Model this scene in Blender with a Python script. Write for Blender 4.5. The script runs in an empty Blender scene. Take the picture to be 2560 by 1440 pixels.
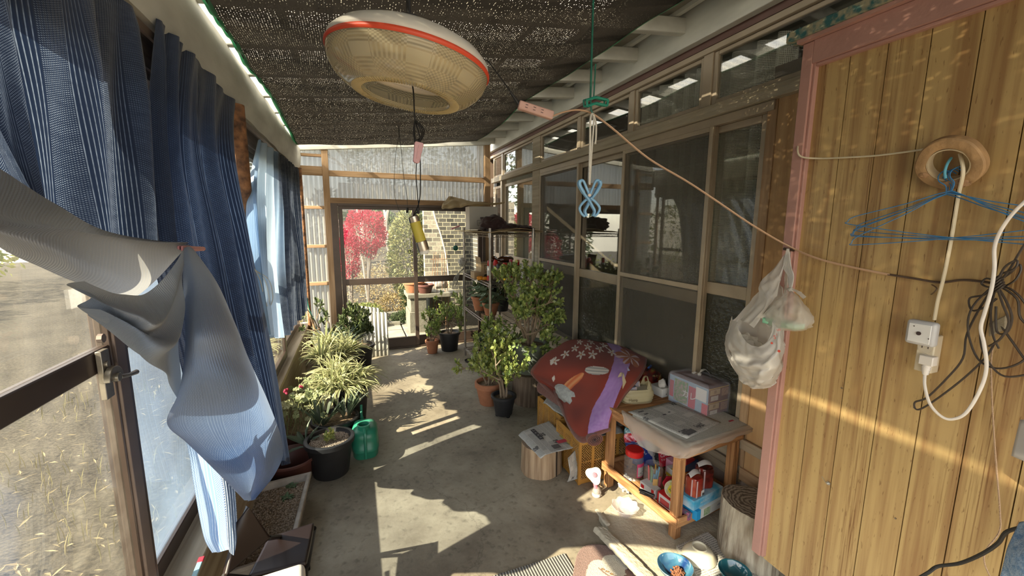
import bpy, math, random
from mathutils import Vector as V, Matrix, noise as NZ
scene = bpy.context.scene
COL = scene.collection
rnd = random.Random(7)
PI = math.pi
# ---------------------------------------------------------------- camera
F, CX, CY, H = 1029.0, 1280.0, 720.0, 1.55
_vy = V((884 - CX, -(563 - CY), -F)).normalized()
_vz = -V((1240 - CX, -(7570 - CY), -F)).normalized()
_vz = (_vz - _vz.dot(_vy) * _vy).normalized()
_vx = _vy.cross(_vz)
RW = Matrix((_vx, _vy, _vz))
cam = bpy.data.cameras.new('camera')
cam.sensor_width = 36
cam.lens = F / 2560 * 36
cam.clip_start = 0.02
cam.clip_end = 300
camo = bpy.data.objects.new('camera', cam)
COL.objects.link(camo)
camo.matrix_world = Matrix.Translation((0, 0, H)) @ RW.to_4x4()
scene.camera = camo


def W(px, py, x=None, y=None, z=None):
    """point of the room seen at a pixel of the photograph, on the plane x=, y= or z="""
    d = RW @ V((px - CX, -(py - CY), -F))
    if x is not None: t = x / d.x
    elif y is not None: t = y / d.y
    else: t = (z - H) / d.z
    return V((0, 0, H)) + d * t


# ---------------------------------------------------------------- light
AZ, EL = math.radians(19.5), math.radians(34.4)
sund = V((math.cos(EL) * math.cos(AZ), math.cos(EL) * math.sin(AZ), -math.sin(EL)))
sl = bpy.data.lights.new('sun', 'SUN')
sl.energy = 19.0
sl.angle = math.radians(0.55)
sl.color = (1.0, 0.87, 0.64)
so = bpy.data.objects.new('sun', sl)
so.rotation_euler = sund.to_track_quat('-Z', 'Y').to_euler()
so.location = (-6, -3, 6)
COL.objects.link(so)
world = bpy.data.worlds.new('sky')
scene.world = world
world.use_nodes = True
wn, wl = world.node_tree.nodes, world.node_tree.links
wn.clear()
bg = wn.new('ShaderNodeBackground')
sky = wn.new('ShaderNodeTexSky')
sky.sky_type = 'NISHITA'
sky.sun_disc = False
sky.sun_elevation = EL
sky.sun_rotation = math.atan2(-sund.x, -sund.y)
mixw = wn.new('ShaderNodeMix')
mixw.data_type = 'RGBA'
mixw.inputs[0].default_value = 0.55
mixw.inputs[7].default_value = (4.2, 3.7, 3.0, 1)
wo = wn.new('ShaderNodeOutputWorld')
wl.new(sky.outputs[0], mixw.inputs[6])
wl.new(mixw.outputs[2], bg.inputs[0])
bg.inputs[1].default_value = 0.86
wl.new(bg.outputs[0], wo.inputs[0])
vs = scene.view_settings
vs.view_transform = 'Standard'
vs.look = 'None'
vs.gamma = 1
vs.use_curve_mapping = False
vs.exposure = 0.1
scene.cycles.max_bounces = 10
scene.cycles.transparent_max_bounces = 24
scene.cycles.sample_clamp_indirect = 6
scene.cycles.caustics_reflective = False
scene.cycles.caustics_refractive = False

# ---------------------------------------------------------------- materials
MC = {}


def _n(nt, t, **k):
    n = nt.nodes.new(t)
    for a, b in k.items():
        if a[0] == 'i' and a[1:].isdigit(): n.inputs[int(a[1:])].default_value = b
        else: setattr(n, a, b)
    return n


def rgba(c): return (c[0], c[1], c[2], 1)


def mat(name, col=(.5, .5, .5), rough=.6, metal=0, var=0, sc=6, bump=0, bs=40, st=None, col2=None, alpha=1,
        tl=0, vcol=False, coat=0, spec=.5, isl=0, det=5, uv=False, bst=None, contrast=1.0, ramp=None, sheen=0):
    if name in MC: return MC[name]
    m = bpy.data.materials.new(name)
    m.use_nodes = True
    nt = m.node_tree
    L = nt.links.new
    b = nt.nodes['Principled BSDF']
    out = nt.nodes['Material Output']
    b.inputs['Roughness'].default_value = rough
    b.inputs['Metallic'].default_value = metal
    b.inputs['Specular IOR Level'].default_value = spec
    if coat: b.inputs['Coat Weight'].default_value = coat
    if sheen: b.inputs['Sheen Weight'].default_value = sheen
    tc = _n(nt, 'ShaderNodeTexCoord')
    src = tc.outputs['UV' if uv else 'Object']
    rg = _n(nt, 'ShaderNodeRGB')
    rg.outputs[0].default_value = rgba(col)
    c = rg.outputs[0]
    if vcol:
        a = _n(nt, 'ShaderNodeAttribute', attribute_name='Col')
        c = a.outputs['Color']
    if var or col2:
        mp = _n(nt, 'ShaderNodeMapping')
        mp.inputs['Scale'].default_value = st or (1, 1, 1)
        L(src, mp.inputs[0])
        no = _n(nt, 'ShaderNodeTexNoise')
        no.inputs['Scale'].default_value = sc
        no.inputs['Detail'].default_value = det
        L(mp.outputs[0], no.inputs['Vector'])
        mr = _n(nt, 'ShaderNodeMapRange')
        w = .25 / contrast
        mr.inputs[1].default_value = .5 - w
        mr.inputs[2].default_value = .5 + w
        L(no.outputs[0], mr.inputs[0])
        mx = _n(nt, 'ShaderNodeMix', data_type='RGBA')
        L(mr.outputs[0], mx.inputs[0])
        L(c, mx.inputs[6])
        if col2: mx.inputs[7].default_value = rgba(col2)
        else:
            dk = _n(nt, 'ShaderNodeMix', data_type='RGBA', blend_type='MULTIPLY')
            dk.inputs[0].default_value = 1
            L(c, dk.inputs[6])
            dk.inputs[7].default_value = (1 - var, 1 - var, 1 - var, 1)
            L(dk.outputs[2], mx.inputs[7])
        c = mx.outputs[2]
    if isl:
        g = _n(nt, 'ShaderNodeNewGeometry')
        mx = _n(nt, 'ShaderNodeMix', data_type='RGBA')
        L(g.outputs['Random Per Island'], mx.inputs[0])
        L(c, mx.inputs[6])
        mx.inputs[7].default_value = rgba(isl)
        c = mx.outputs[2]
    L(c, b.inputs['Base Color'])
    if bump:
        mp = _n(nt, 'ShaderNodeMapping')
        mp.inputs['Scale'].default_value = bst or st or (1, 1, 1)
        L(src, mp.inputs[0])
        no = _n(nt, 'ShaderNodeTexNoise')
        no.inputs['Scale'].default_value = bs
        no.inputs['Detail'].default_value = 4
        L(mp.outputs[0], no.inputs['Vector'])
        bu = _n(nt, 'ShaderNodeBump')
        bu.inputs['Strength'].default_value = bump
        bu.inputs['Distance'].default_value = .01
        L(no.outputs[0], bu.inputs['Height'])
        L(bu.outputs[0], b.inputs['Normal'])
    sh = b.outputs[0]
    if tl:
        t = _n(nt, 'ShaderNodeBsdfTranslucent')
        L(c, t.inputs[0])
        ms = _n(nt, 'ShaderNodeMixShader')
        ms.inputs[0].default_value = tl
        L(sh, ms.inputs[1]); L(t.outputs[0], ms.inputs[2])
        sh = ms.outputs[0]
    if alpha < 1:
        t = _n(nt, 'ShaderNodeBsdfTransparent')
        ms = _n(nt, 'ShaderNodeMixShader')
        ms.inputs[0].default_value = alpha
        L(t.outputs[0], ms.inputs[1]); L(sh, ms.inputs[2])
        sh = ms.outputs[0]
    L(sh, out.inputs[0])
    MC[name] = m
    return m


def math_(nt, op, a, b=None, c=None):
    n = _n(nt, 'ShaderNodeMath', operation=op)
    for i, x in enumerate((a, b, c)):
        if x is None: continue
        if isinstance(x, (int, float)): n.inputs[i].default_value = x
        else: nt.links.new(x, n.inputs[i])
    return n.outputs[0]


def new_mat(name):
    m = bpy.data.materials.new(name)
    m.use_nodes = True
    return m, m.node_tree, m.node_tree.nodes['Principled BSDF'], m.node_tree.nodes['Material Output']


def glass_mat(name, tint=(1, 1, 1), dirt=.0, dcol=(.6, .6, .6), rough=.02, refl=1.0, dsc=3, trans_rough=0, bump=0, bsc=30):
    m, nt, b, out = new_mat(name)
    L = nt.links.new
    nt.nodes.remove(b)
    tr = _n(nt, 'ShaderNodeBsdfTransparent', i0=rgba(tint))
    gl = _n(nt, 'ShaderNodeBsdfGlossy')
    gl.inputs['Roughness'].default_value = rough
    lw = _n(nt, 'ShaderNodeLayerWeight')
    lw.inputs[0].default_value = .5
    fr = math_(nt, 'ADD', math_(nt, 'MULTIPLY', math_(nt, 'POWER', lw.outputs[1], 4.5), .92), .045)
    fac = math_(nt, 'MINIMUM', math_(nt, 'MULTIPLY', fr, 1.8 * refl), 1.0)
    ms = _n(nt, 'ShaderNodeMixShader')
    L(fac, ms.inputs[0]); L(tr.outputs[0], ms.inputs[1]); L(gl.outputs[0], ms.inputs[2])
    sh = ms.outputs[0]
    if bump:
        tc = _n(nt, 'ShaderNodeTexCoord')
        no = _n(nt, 'ShaderNodeTexNoise'); no.inputs['Scale'].default_value = bsc
        L(tc.outputs['Object'], no.inputs['Vector'])
        bu = _n(nt, 'ShaderNodeBump'); bu.inputs['Strength'].default_value = bump; bu.inputs['Distance'].default_value = .02
        L(no.outputs[0], bu.inputs['Height']); L(bu.outputs[0], gl.inputs['Normal'])
    if dirt:
        df = _n(nt, 'ShaderNodeBsdfDiffuse', i0=rgba(dcol))
        tlb = _n(nt, 'ShaderNodeBsdfTranslucent', i0=rgba(dcol))
        md = _n(nt, 'ShaderNodeMixShader', i0=.5)
        L(df.outputs[0], md.inputs[1]); L(tlb.outputs[0], md.inputs[2])
        tc = _n(nt, 'ShaderNodeTexCoord')
        no = _n(nt, 'ShaderNodeTexNoise'); no.inputs['Scale'].default_value = dsc; no.inputs['Detail'].default_value = 8
        L(tc.outputs['Object'], no.inputs['Vector'])
        f = math_(nt, 'MULTIPLY', math_(nt, 'POWER', no.outputs[0], 2), dirt * 3.2)
        f = math_(nt, 'MINIMUM', f, 1.0)
        m2 = _n(nt, 'ShaderNodeMixShader')
        L(f, m2.inputs[0]); L(sh, m2.inputs[1]); L(md.outputs[0], m2.inputs[2])
        sh = m2.outputs[0]
    L(sh, out.inputs[0])
    return m


# ---------------------------------------------------------------- mesh builder
class MB:
    def __init__(s):
        s.v, s.f, s.uv, s.c, s.mi, s.k = [], [], [], [], [], 0

    def add(s, vs, fs, uv=None, c=None):
        o = len(s.v)
        s.v += [V(p) for p in vs]
        s.f += [tuple(i + o for i in f) for f in fs]
        s.mi += [s.k] * len(fs)
        s.uv += uv if uv else [(0, 0)] * len(vs)
        if c is None or isinstance(c, tuple): c = [c or (1, 1, 1)] * len(vs)
        s.c += c
        return s

    def obox(s, o, u, v, w, c=None):
        o, u, v, w = V(o), V(u), V(v), V(w)
        p = [o, o + u, o + u + v, o + v]
        p += [q + w for q in p]
        f = [(0, 3, 2, 1), (4, 5, 6, 7), (0, 1, 5, 4), (1, 2, 6, 5), (2, 3, 7, 6), (3, 0, 4, 7)]
        if u.cross(v).dot(w) < 0: f = [tuple(reversed(q)) for q in f]
        return s.add(p, f, None, c)

    def box(s, x0, x1, y0, y1, z0, z1, c=None):
        return s.obox((x0, y0, z0), (x1 - x0, 0, 0), (0, y1 - y0, 0), (0, 0, z1 - z0), c)

    def rbox(s, c, sx, sy, sz, rz=0, tilt=None, col=None):
        """box centred in x,y with base at c.z, turned by rz"""
        M = Matrix.Rotation(rz, 3, 'Z')
        if tilt: M = M @ tilt
        u, v, w = M @ V((sx, 0, 0)), M @ V((0, sy, 0)), M @ V((0, 0, sz))
        return s.obox(V(c) - u / 2 - v / 2, u, v, w, col)

    def tube(s, pts, r, n=8, cap=True, closed=False, c=None, flat=1):
        pts = [V(p) for p in pts]
        N = len(pts)
        rs = r if isinstance(r, (list, tuple)) else [r] * N
        vs, fs, uv = [], [], []
        t0 = (pts[1] - pts[0]).normalized()
        up = V((0, 0, 1)) if abs(t0.z) < .9 else V((1, 0, 0))
        a = t0.cross(up).normalized()
        for i, p in enumerate(pts):
            t = (pts[(i + 1) % N] - pts[i - 1]) if closed else (pts[min(i + 1, N - 1)] - pts[max(i - 1, 0)])
            if t.length < 1e-9: t = t0
            t = t.normalized()
            a = (a - a.dot(t) * t)
            a = a.normalized() if a.length > 1e-6 else t.orthogonal().normalized()
            b = t.cross(a)
            for k in range(n):
                an = 2 * PI * k / n
                vs.append(p + a * math.cos(an) * rs[i] + b * math.sin(an) * rs[i] * flat)
                uv.append((k / n, i / max(N - 1, 1)))
        M = N if closed else N - 1
        for i in range(M):
            j = (i + 1) % N
            for k in range(n):
                k2 = (k + 1) % n
                fs.append((i * n + k, i * n + k2, j * n + k2, j * n + k))
        if cap and not closed:
            fs.append(tuple(reversed(range(n))))
            fs.append(tuple(range((N - 1) * n, N * n)))
        return s.add(vs, fs, uv, c)

    def lathe(s, prof, c=(0, 0, 0), n=32, M=None, sq=(1, 1), cols=None, wob=0):
        vs, fs, uv, cc = [], [], [], []
        c = V(c)
        P = len(prof)
        for i, (r, z) in enumerate(prof):
            for k in range(n + 1):
                an = 2 * PI * k / n
                rr = r * (1 + wob * NZ.noise(V((math.cos(an) * 1.5, math.sin(an) * 1.5, z * 3 + 9))))
                p = V((rr * math.cos(an) * sq[0], rr * math.sin(an) * sq[1], z))
                if M: p = M @ p
                vs.append(c + p)
                uv.append((k / n, i / (P - 1)))
                cc.append(cols[i] if cols else (1, 1, 1))
        q = n + 1
        for i in range(P - 1):
            for k in range(n):
                fs.append((i * q + k, i * q + k + 1, (i + 1) * q + k + 1, (i + 1) * q + k))
        s.add(vs, fs, uv, cc)
        for i in (0, P - 1):
            if prof[i][0] > 1e-4:
                pass
        return s

    def disc(s, c, r, n=24, M=None, sq=(1, 1), col=None, wob=0, dome=0):
        c = V(c)
        vs = [c + ((M @ V((0, 0, dome))) if M else V((0, 0, dome)))]
        for k in range(n):
            an = 2 * PI * k / n
            rr = r * (1 + wob * NZ.noise(V((math.cos(an) * 1.5, math.sin(an) * 1.5, 5))))
            p = V((rr * math.cos(an) * sq[0], rr * math.sin(an) * sq[1], 0))
            vs.append(c + (M @ p if M else p))
        return s.add(vs, [(0, 1 + k, 1 + (k + 1) % n) for k in range(n)], [(v.x, v.y) for v in vs], col)

    def grid(s, fn, nu, nv, cf=None, closed_u=False):
        vs, uv, cc, fs = [], [], [], []
        for j in range(nv + 1):
            for i in range(nu + 1):
                u, v = i / nu, j / nv
                vs.append(V(fn(u, v)))
                uv.append((u, v))
                cc.append(cf(u, v) if cf else (1, 1, 1))
        q = nu + 1
        for j in range(nv):
            for i in range(nu):
                fs.append((j * q + i, j * q + i + 1, (j + 1) * q + i + 1, (j + 1) * q + i))
        return s.add(vs, fs, uv, cc)

    def net(s, rows, nu, nv, disp=None, cf=None):
        """smooth cloth through a net of control points"""
        return s.grid(netfn(rows, disp), nu, nv, cf)

    def prism(s, poly, o, u, v, w, c=None):
        o, u, v, w = V(o), V(u), V(v), V(w)
        n = len(poly)
        a = [o + u * p[0] + v * p[1] for p in poly]
        fs = [tuple(range(n, 2 * n)), tuple(reversed(range(n)))]
        fs += [(i, (i + 1) % n, n + (i + 1) % n, n + i) for i in range(n)]
        if u.cross(v).dot(w) < 0: fs = [tuple(reversed(f)) for f in fs]
        return s.add(a + [p + w for p in a], fs, None, c)

    def blob(s, c, r, amp=.15, fr=3, n=14, seed=0, M=None, flatbot=None, col=None):
        c = V(c)
        r = V(r if isinstance(r, (tuple, list)) else (r, r, r))

        def fn(u, v):
            th, ph = 2 * PI * u, PI * v
            d = V((math.sin(ph) * math.cos(th), math.sin(ph) * math.sin(th), -math.cos(ph)))
            k = 1 + amp * NZ.noise(d * fr + V((seed * 7.3, seed, 0)))
            p = V((d.x * r.x, d.y * r.y, d.z * r.z)) * k
            if M: p = M @ p
            p = c + p
            if flatbot is not None and p.z < flatbot: p.z = flatbot
            return p
        return s.grid(fn, n * 2, n, (lambda u, v: col) if col else None)

    def leaf(s, p, d, up, ln, wd, curl=.3, c=None, cup=.15):
        d = d.normalized()
        sd = d.cross(up)
        sd = sd.normalized() if sd.length > 1e-5 else d.orthogonal().normalized()
        n = sd.cross(d)
        vs, uv = [], []
        for t, w in ((0, .12), (.3, .7), (.62, 1), (.88, .62), (1, .1)):
            q = p + d * ln * t - n * (curl * ln * t * t)
            a = sd * wd * w * .5
            vs += [q - a + n * cup * wd * w, q, q + a + n * cup * wd * w]
            uv += [(0, t), (.5, t), (1, t)]
        fs = []
        for i in range(4):
            for k in (0, 1):
                fs.append((i * 3 + k, i * 3 + k + 1, i * 3 + k + 4, i * 3 + k + 3))
        return s.add(vs, fs, uv, c)

    def leaf4(s, p, d, up, ln, wd, c=None):
        d = d.normalized()
        sd = d.cross(up)
        sd = sd.normalized() if sd.length > 1e-5 else d.orthogonal().normalized()
        a = sd * wd * .5
        m = p + d * ln * .5
        n = sd.cross(d) * wd * .2
        return s.add([p, m - a + n, p + d * ln, m + a + n], [(0, 1, 2, 3)], [(0.5, 0), (0, .5), (.5, 1), (1, .5)], c)

    def build(s, name, m, parent=None, label=None, smooth=35, bevel=0, solid=0, loc=None, sub=0, segs=2):
        me = bpy.data.meshes.new(name)
        if parent is not None: off = wloc(parent)
        elif loc is not None: off = V(loc)
        else:
            xs = [v.x for v in s.v]; ys = [v.y for v in s.v]; zs = [v.z for v in s.v]
            off = V(((min(xs) + max(xs)) / 2, (min(ys) + max(ys)) / 2, min(zs)))
        me.from_pydata([v - off for v in s.v], [], s.f)
        for mm in (m if isinstance(m, (list, tuple)) else [m]): me.materials.append(mm)
        if any(s.mi): me.polygons.foreach_set('material_index', s.mi)
        uvl = me.uv_layers.new(name='UV')
        lv = [0] * len(me.loops)
        me.loops.foreach_get('vertex_index', lv)
        flat = []
        for i in lv: flat += s.uv[i]
        uvl.data.foreach_set('uv', flat)
        if any(c != (1, 1, 1) for c in s.c):
            ca = me.color_attributes.new('Col', 'FLOAT_COLOR', 'POINT')
            fc = []
            for c in s.c: fc += [c[0], c[1], c[2], 1]
            ca.data.foreach_set('color', fc)
        me.validate()
        if smooth:
            me.polygons.foreach_set('use_smooth', [True] * len(me.polygons))
            me.set_sharp_from_angle(angle=math.radians(smooth))
        me.update()
        o = bpy.data.objects.new(name, me)
        COL.objects.link(o)
        if parent is not None: o.parent = parent
        else: o.location = off
        if label: o['label'] = label
        if solid:
            q = o.modifiers.new('thick', 'SOLIDIFY'); q.thickness = solid; q.offset = 0
        if bevel:
            q = o.modifiers.new('bevel', 'BEVEL'); q.width = bevel; q.segments = segs; q.limit_method = 'ANGLE'
        if sub:
            q = o.modifiers.new('sub', 'SUBSURF'); q.levels = sub; q.render_levels = sub
        return o


def cr(p, t):
    n = len(p) - 1
    x = min(max(t, 0), 1) * n
    i = min(int(x), n - 1)
    f = x - i
    a, b, c, d = p[max(i - 1, 0)], p[i], p[i + 1], p[min(i + 2, n)]
    return .5 * ((2 * b) + (c - a) * f + (2 * a - 5 * b + 4 * c - d) * f * f + (3 * b - a - 3 * c + d) * f ** 3)


def netfn(rows, disp=None):
    rows = [[V(p) for p in r] for r in rows]

    def fn(u, v):
        p = cr([cr(r, u) for r in rows], v)
        return p + V(disp(u, v)) if disp else p
    return fn


def smooth_path(pts, k=6):
    pts = [V(p) for p in pts]
    n = (len(pts) - 1) * k
    return [cr(pts, i / n) for i in range(n + 1)]


def wloc(o):
    p = V((0, 0, 0))
    while o is not None:
        p = p + o.location
        o = o.parent
    return p


def tag(o, label=None, cat=None, group=None, kind=None):
    if label: o['label'] = label
    if cat: o['category'] = cat
    if group: o['group'] = group
    if kind: o['kind'] = kind
    return o


def thing(name, label, cat, loc, group=None):
    o = bpy.data.objects.new(name, None)
    o.empty_display_size = .05
    COL.objects.link(o)
    o.location = loc
    return tag(o, label, cat, group)


def copy_tree(o, parent=None):
    c = o.copy()
    COL.objects.link(c)
    c.parent = parent
    for ch in list(o.children): copy_tree(ch, c)
    return c


def text(s, o, u, v, size, m, name, parent, label=None, depth=.0006, bold=0):
    """real letters lying in the plane (u, v), centred on o"""
    cu = bpy.data.curves.new('t', 'FONT')
    cu.body = s
    cu.align_x = 'CENTER'; cu.align_y = 'CENTER'
    cu.size = size
    cu.extrude = 0
    cu.offset = bold
    cu.resolution_u = 3
    ob = bpy.data.objects.new('t', cu)
    COL.objects.link(ob)
    dg = bpy.context.evaluated_depsgraph_get()
    me0 = ob.evaluated_get(dg).to_mesh()
    u, v = V(u).normalized(), V(v).normalized()
    w = u.cross(v)
    mb = MB()
    mb.add([V(o) + u * p.co.x + v * p.co.y + w * depth for p in me0.vertices], [tuple(f.vertices) for f in me0.polygons])
    ob.evaluated_get(dg).to_mesh_clear()
    bpy.data.objects.remove(ob)
    bpy.data.curves.remove(cu)
    if not mb.v: return None
    return mb.build(name, m, parent, label, smooth=0)


def struct(name, mb, m, **k):
    o = mb.build(name, m, **k)
    o['kind'] = 'structure'
    return o


# ================================================================ SETTING
def wood(name, c1, c2, ax='z', s=1.0, rough=.75, bump=.3):
    st = {'x': (1.2, 22, 22), 'y': (22, 1.2, 22), 'z': (22, 22, 1.2)}[ax]
    return mat(name, c1, rough, col2=c2, sc=1.6 * s, st=st, bump=bump, bs=3 * s, det=6, contrast=1.3)


TB1, TB2 = (.50, .34, .20), (.30, .18, .09)
wood_x, wood_y, wood_z = wood('timber x', TB1, TB2, 'x'), wood('timber y', TB1, TB2, 'y'), wood('timber z', TB1, TB2, 'z')
grey_y = wood('weathered timber y', (.50, .42, .30), (.33, .26, .17), 'y')
grey_z = wood('weathered timber z', (.50, .40, .27), (.32, .24, .15), 'z')
beam_y = wood('dusty beam', (.46, .40, .30), (.32, .27, .19), 'y')
ply_z = wood('plywood', (.56, .36, .18), (.42, .25, .11), 'z', .6)
white_paint = mat('white paint', (.66, .66, .60), .6, var=.35, sc=5, st=(1, .6, 2), bump=.15, bs=12)
brown_alu = mat('brown aluminium', (.085, .058, .045), .38, metal=.3, var=.3, sc=9, spec=.6)
brown_alu2 = mat('faded brown aluminium', (.20, .145, .115), .45, metal=.2, var=.35, sc=9)
bronze = mat('champagne aluminium', (.45, .37, .27), .38, metal=.12, var=.2, sc=7)
dark_strip = mat('brown drip strip', (.17, .09, .075), .5, var=.3)
rust = mat('rusty steel', (.42, .20, .09), .85, col2=(.10, .055, .035), sc=22, bump=.5, bs=60, contrast=1.6)
pink_paint = mat('pink paint', (.47, .26, .22), .6, var=.15, sc=8, bump=.1, bs=60)

# concrete floor
m, nt, b, out = new_mat('concrete floor')
L = nt.links.new
tc = _n(nt, 'ShaderNodeTexCoord')
n1 = _n(nt, 'ShaderNodeTexNoise'); n1.inputs['Scale'].default_value = 2.2; n1.inputs['Detail'].default_value = 9; n1.inputs['Roughness'].default_value = .68
n2 = _n(nt, 'ShaderNodeTexNoise'); n2.inputs['Scale'].default_value = 34; n2.inputs['Detail'].default_value = 6
vo = _n(nt, 'ShaderNodeTexVoronoi'); vo.inputs['Scale'].default_value = 23
vc = _n(nt, 'ShaderNodeTexVoronoi', feature='DISTANCE_TO_EDGE'); vc.inputs['Scale'].default_value = 1.1
for q in (n1, n2): L(tc.outputs['Object'], q.inputs['Vector'])
wv = _n(nt, 'ShaderNodeMix', data_type='RGBA', blend_type='ADD'); wv.inputs[0].default_value = .35
L(tc.outputs['Object'], wv.inputs[6]); L(n1.outputs['Color'], wv.inputs[7])
L(wv.outputs[2], vc.inputs['Vector'])
wv2 = _n(nt, 'ShaderNodeMix', data_type='RGBA', blend_type='ADD'); wv2.inputs[0].default_value = .05
L(tc.outputs['Object'], wv2.inputs[6]); L(n2.outputs['Color'], wv2.inputs[7])
L(wv2.outputs[2], vo.inputs['Vector'])
r1 = _n(nt, 'ShaderNodeValToRGB')
e = r1.color_ramp.elements
e[0].position, e[0].color = .33, (.16, .135, .10, 1)
e[1].position, e[1].color = .66, (.36, .325, .25, 1)
L(n1.outputs[0], r1.inputs[0])
r2 = _n(nt, 'ShaderNodeMapRange'); r2.inputs[1].default_value = .12; r2.inputs[2].default_value = .42; r2.inputs[3].default_value = .58
L(vo.outputs[0], r2.inputs[0])
spots = math_(nt, 'MAXIMUM', r2.outputs[0], math_(nt, 'MULTIPLY', n2.outputs[0], 1.75))
spots = math_(nt, 'MINIMUM', spots, 1.0)
r3 = _n(nt, 'ShaderNodeMapRange'); r3.inputs[1].default_value = .002; r3.inputs[2].default_value = .004; r3.inputs[3].default_value = .75
L(vc.outputs[0], r3.inputs[0])
mm = _n(nt, 'ShaderNodeMix', data_type='RGBA', blend_type='MULTIPLY'); mm.inputs[0].default_value = 1
L(r1.outputs[0], mm.inputs[6]); L(math_(nt, 'MULTIPLY', spots, r3.outputs[0]), mm.inputs[7])
L(mm.outputs[2], b.inputs['Base Color'])
b.inputs['Roughness'].default_value = .7
bu = _n(nt, 'ShaderNodeBump'); bu.inputs['Strength'].default_value = .35; bu.inputs['Distance'].default_value = .004
L(n2.outputs[0], bu.inputs['Height']); L(bu.outputs[0], b.inputs['Normal'])
concrete = m

q = MB(); q.box(-.66, 1.95, -2.2, 5.42, -.2, 0)
struct('floor', q, concrete)

# garden ground (left of the windows and beyond the door)
m, nt, b, out = new_mat('garden soil')
L = nt.links.new
tc = _n(nt, 'ShaderNodeTexCoord')
n1 = _n(nt, 'ShaderNodeTexNoise'); n1.inputs['Scale'].default_value = 42; n1.inputs['Detail'].default_value = 10; n1.inputs['Roughness'].default_value = .75
n2 = _n(nt, 'ShaderNodeTexNoise'); n2.inputs['Scale'].default_value = 1.3; n2.inputs['Detail'].default_value = 6
for q_ in (n1, n2): L(tc.outputs['Object'], q_.inputs['Vector'])
r1 = _n(nt, 'ShaderNodeValToRGB')
e = r1.color_ramp.elements
e[0].position, e[0].color = .42, (.03, .026, .02, 1)
e[1].position, e[1].color = .60, (.12, .105, .075, 1)
L(n1.outputs[0], r1.inputs[0])
r2 = _n(nt, 'ShaderNodeMapRange'); r2.inputs[1].default_value = .3; r2.inputs[2].default_value = .7; r2.inputs[3].default_value = .6; r2.inputs[4].default_value = 1.1
L(n2.outputs[0], r2.inputs[0])
mm = _n(nt, 'ShaderNodeMix', data_type='RGBA', blend_type='MULTIPLY'); mm.inputs[0].default_value = 1
L(r1.outputs[0], mm.inputs[6]); L(r2.outputs[0], mm.inputs[7])
L(mm.outputs[2], b.inputs['Base Color']); b.inputs['Roughness'].default_value = .95
bu = _n(nt, 'ShaderNodeBump'); bu.inputs['Strength'].default_value = .8; bu.inputs['Distance'].default_value = .02
L(n1.outputs[0], bu.inputs['Height']); L(bu.outputs[0], b.inputs['Normal'])
soil = m
q = MB()
q.grid(lambda u, v: (-14 + 13.33 * u, -6 + 30 * v, -.12 + .03 * NZ.noise(V((u * 30, v * 50, 0)))), 60, 90)
struct('ground_left', q, soil)
q = MB()
q.grid(lambda u, v: (-.66 + 14 * u, 5.43 + 19 * v, -.04 + 4.2 * max(0, v - .22) ** 1.1 * 1.2 + .03 * NZ.noise(V((u * 30, v * 50, 0)))), 60, 90)
struct('ground_garden', q, soil)
# pale straw and leaf litter outside the left windows
straw = mat('dry leaf', (.32, .26, .15), .8, isl=(.18, .15, .08), tl=.1)
q = MB()
for i in range(1500):
    x = -.75 - rnd.random() ** 1.5 * 3.2
    y = -1.2 + rnd.random() * 6.5
    a = rnd.uniform(0, 2 * PI)
    q.leaf4(V((x, y, -.1 + rnd.random() * .03)), V((math.cos(a), math.sin(a), rnd.uniform(-.1, .4))), V((0, 0, 1)), rnd.uniform(.03, .09), rnd.uniform(.006, .02))
tag(q.build('leaf_litter', straw, smooth=0), 'dry fallen leaves scattered over the soil outside the left windows', 'leaf litter', kind='stuff')
grs = mat('dry grass', (.22, .19, .09), .8, isl=(.13, .13, .05), tl=.1)
q = MB()
for i in range(1300):
    x = -1.0 - rnd.random() * 1.6
    y = -.6 + rnd.random() * 5.6
    a = rnd.uniform(0, 2 * PI)
    if NZ.noise(V((x * 1.1, y * 1.1, 3))) < .02: continue
    q.leaf(V((x, y, -.12)), V((math.cos(a) * .5, math.sin(a) * .5, 1)), V((math.cos(a), math.sin(a), 0)), rnd.uniform(.05, .14), .006, .7)
tag(q.build('grass_clumps', grs, smooth=0), 'yellowing grass growing outside the left windows', 'grass', kind='stuff')

# ---------------- left wall
q = MB(); q.box(-.66, -.55, -2.2, 5.27, 0, .395)
struct('wall_left', q, wood('dwarf wall board', (.40, .33, .22), (.24, .18, .11), 'y', 1))
q = MB(); q.box(-.685, -.535, -2.2, 5.27, .396, .425)
struct('trim_1', q, grey_y, bevel=.004)
q = MB(); q.box(-.675, -.585, -2.2, 5.27, 2.0, 2.15); q.box(-.60, -.575, -2.2, 5.27, 2.03, 2.06)
struct('trim_2', q, wood('brown header', (.20, .15, .12), (.13, .09, .07), 'y'))
# boxed white beam that carries the rafters
q = MB()
sec = [(-.665, 2.152), (-.62, 2.145), (-.545, 2.152), (-.522, 2.21), (-.512, 2.30), (-.515, 2.385), (-.665, 2.385)]
q.grid(lambda u, v: V((sec[int(round(u * 7)) % 7][0], -2.2 + 7.47 * v, sec[int(round(u * 7)) % 7][1])) + V((.006, 0, .007)) * NZ.noise(V((u * 3, v * 26, 0))), 7, 120)
struct('trim_3', q, white_paint, smooth=25)
q = MB(); q.tube([(-.93, -2.2, 2.26), (-.93, 5.4, 2.24)], .05, 12)  # outer gutter, out of view, added to shade the curtain tops
struct('trim_4', q, white_paint)


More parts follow.
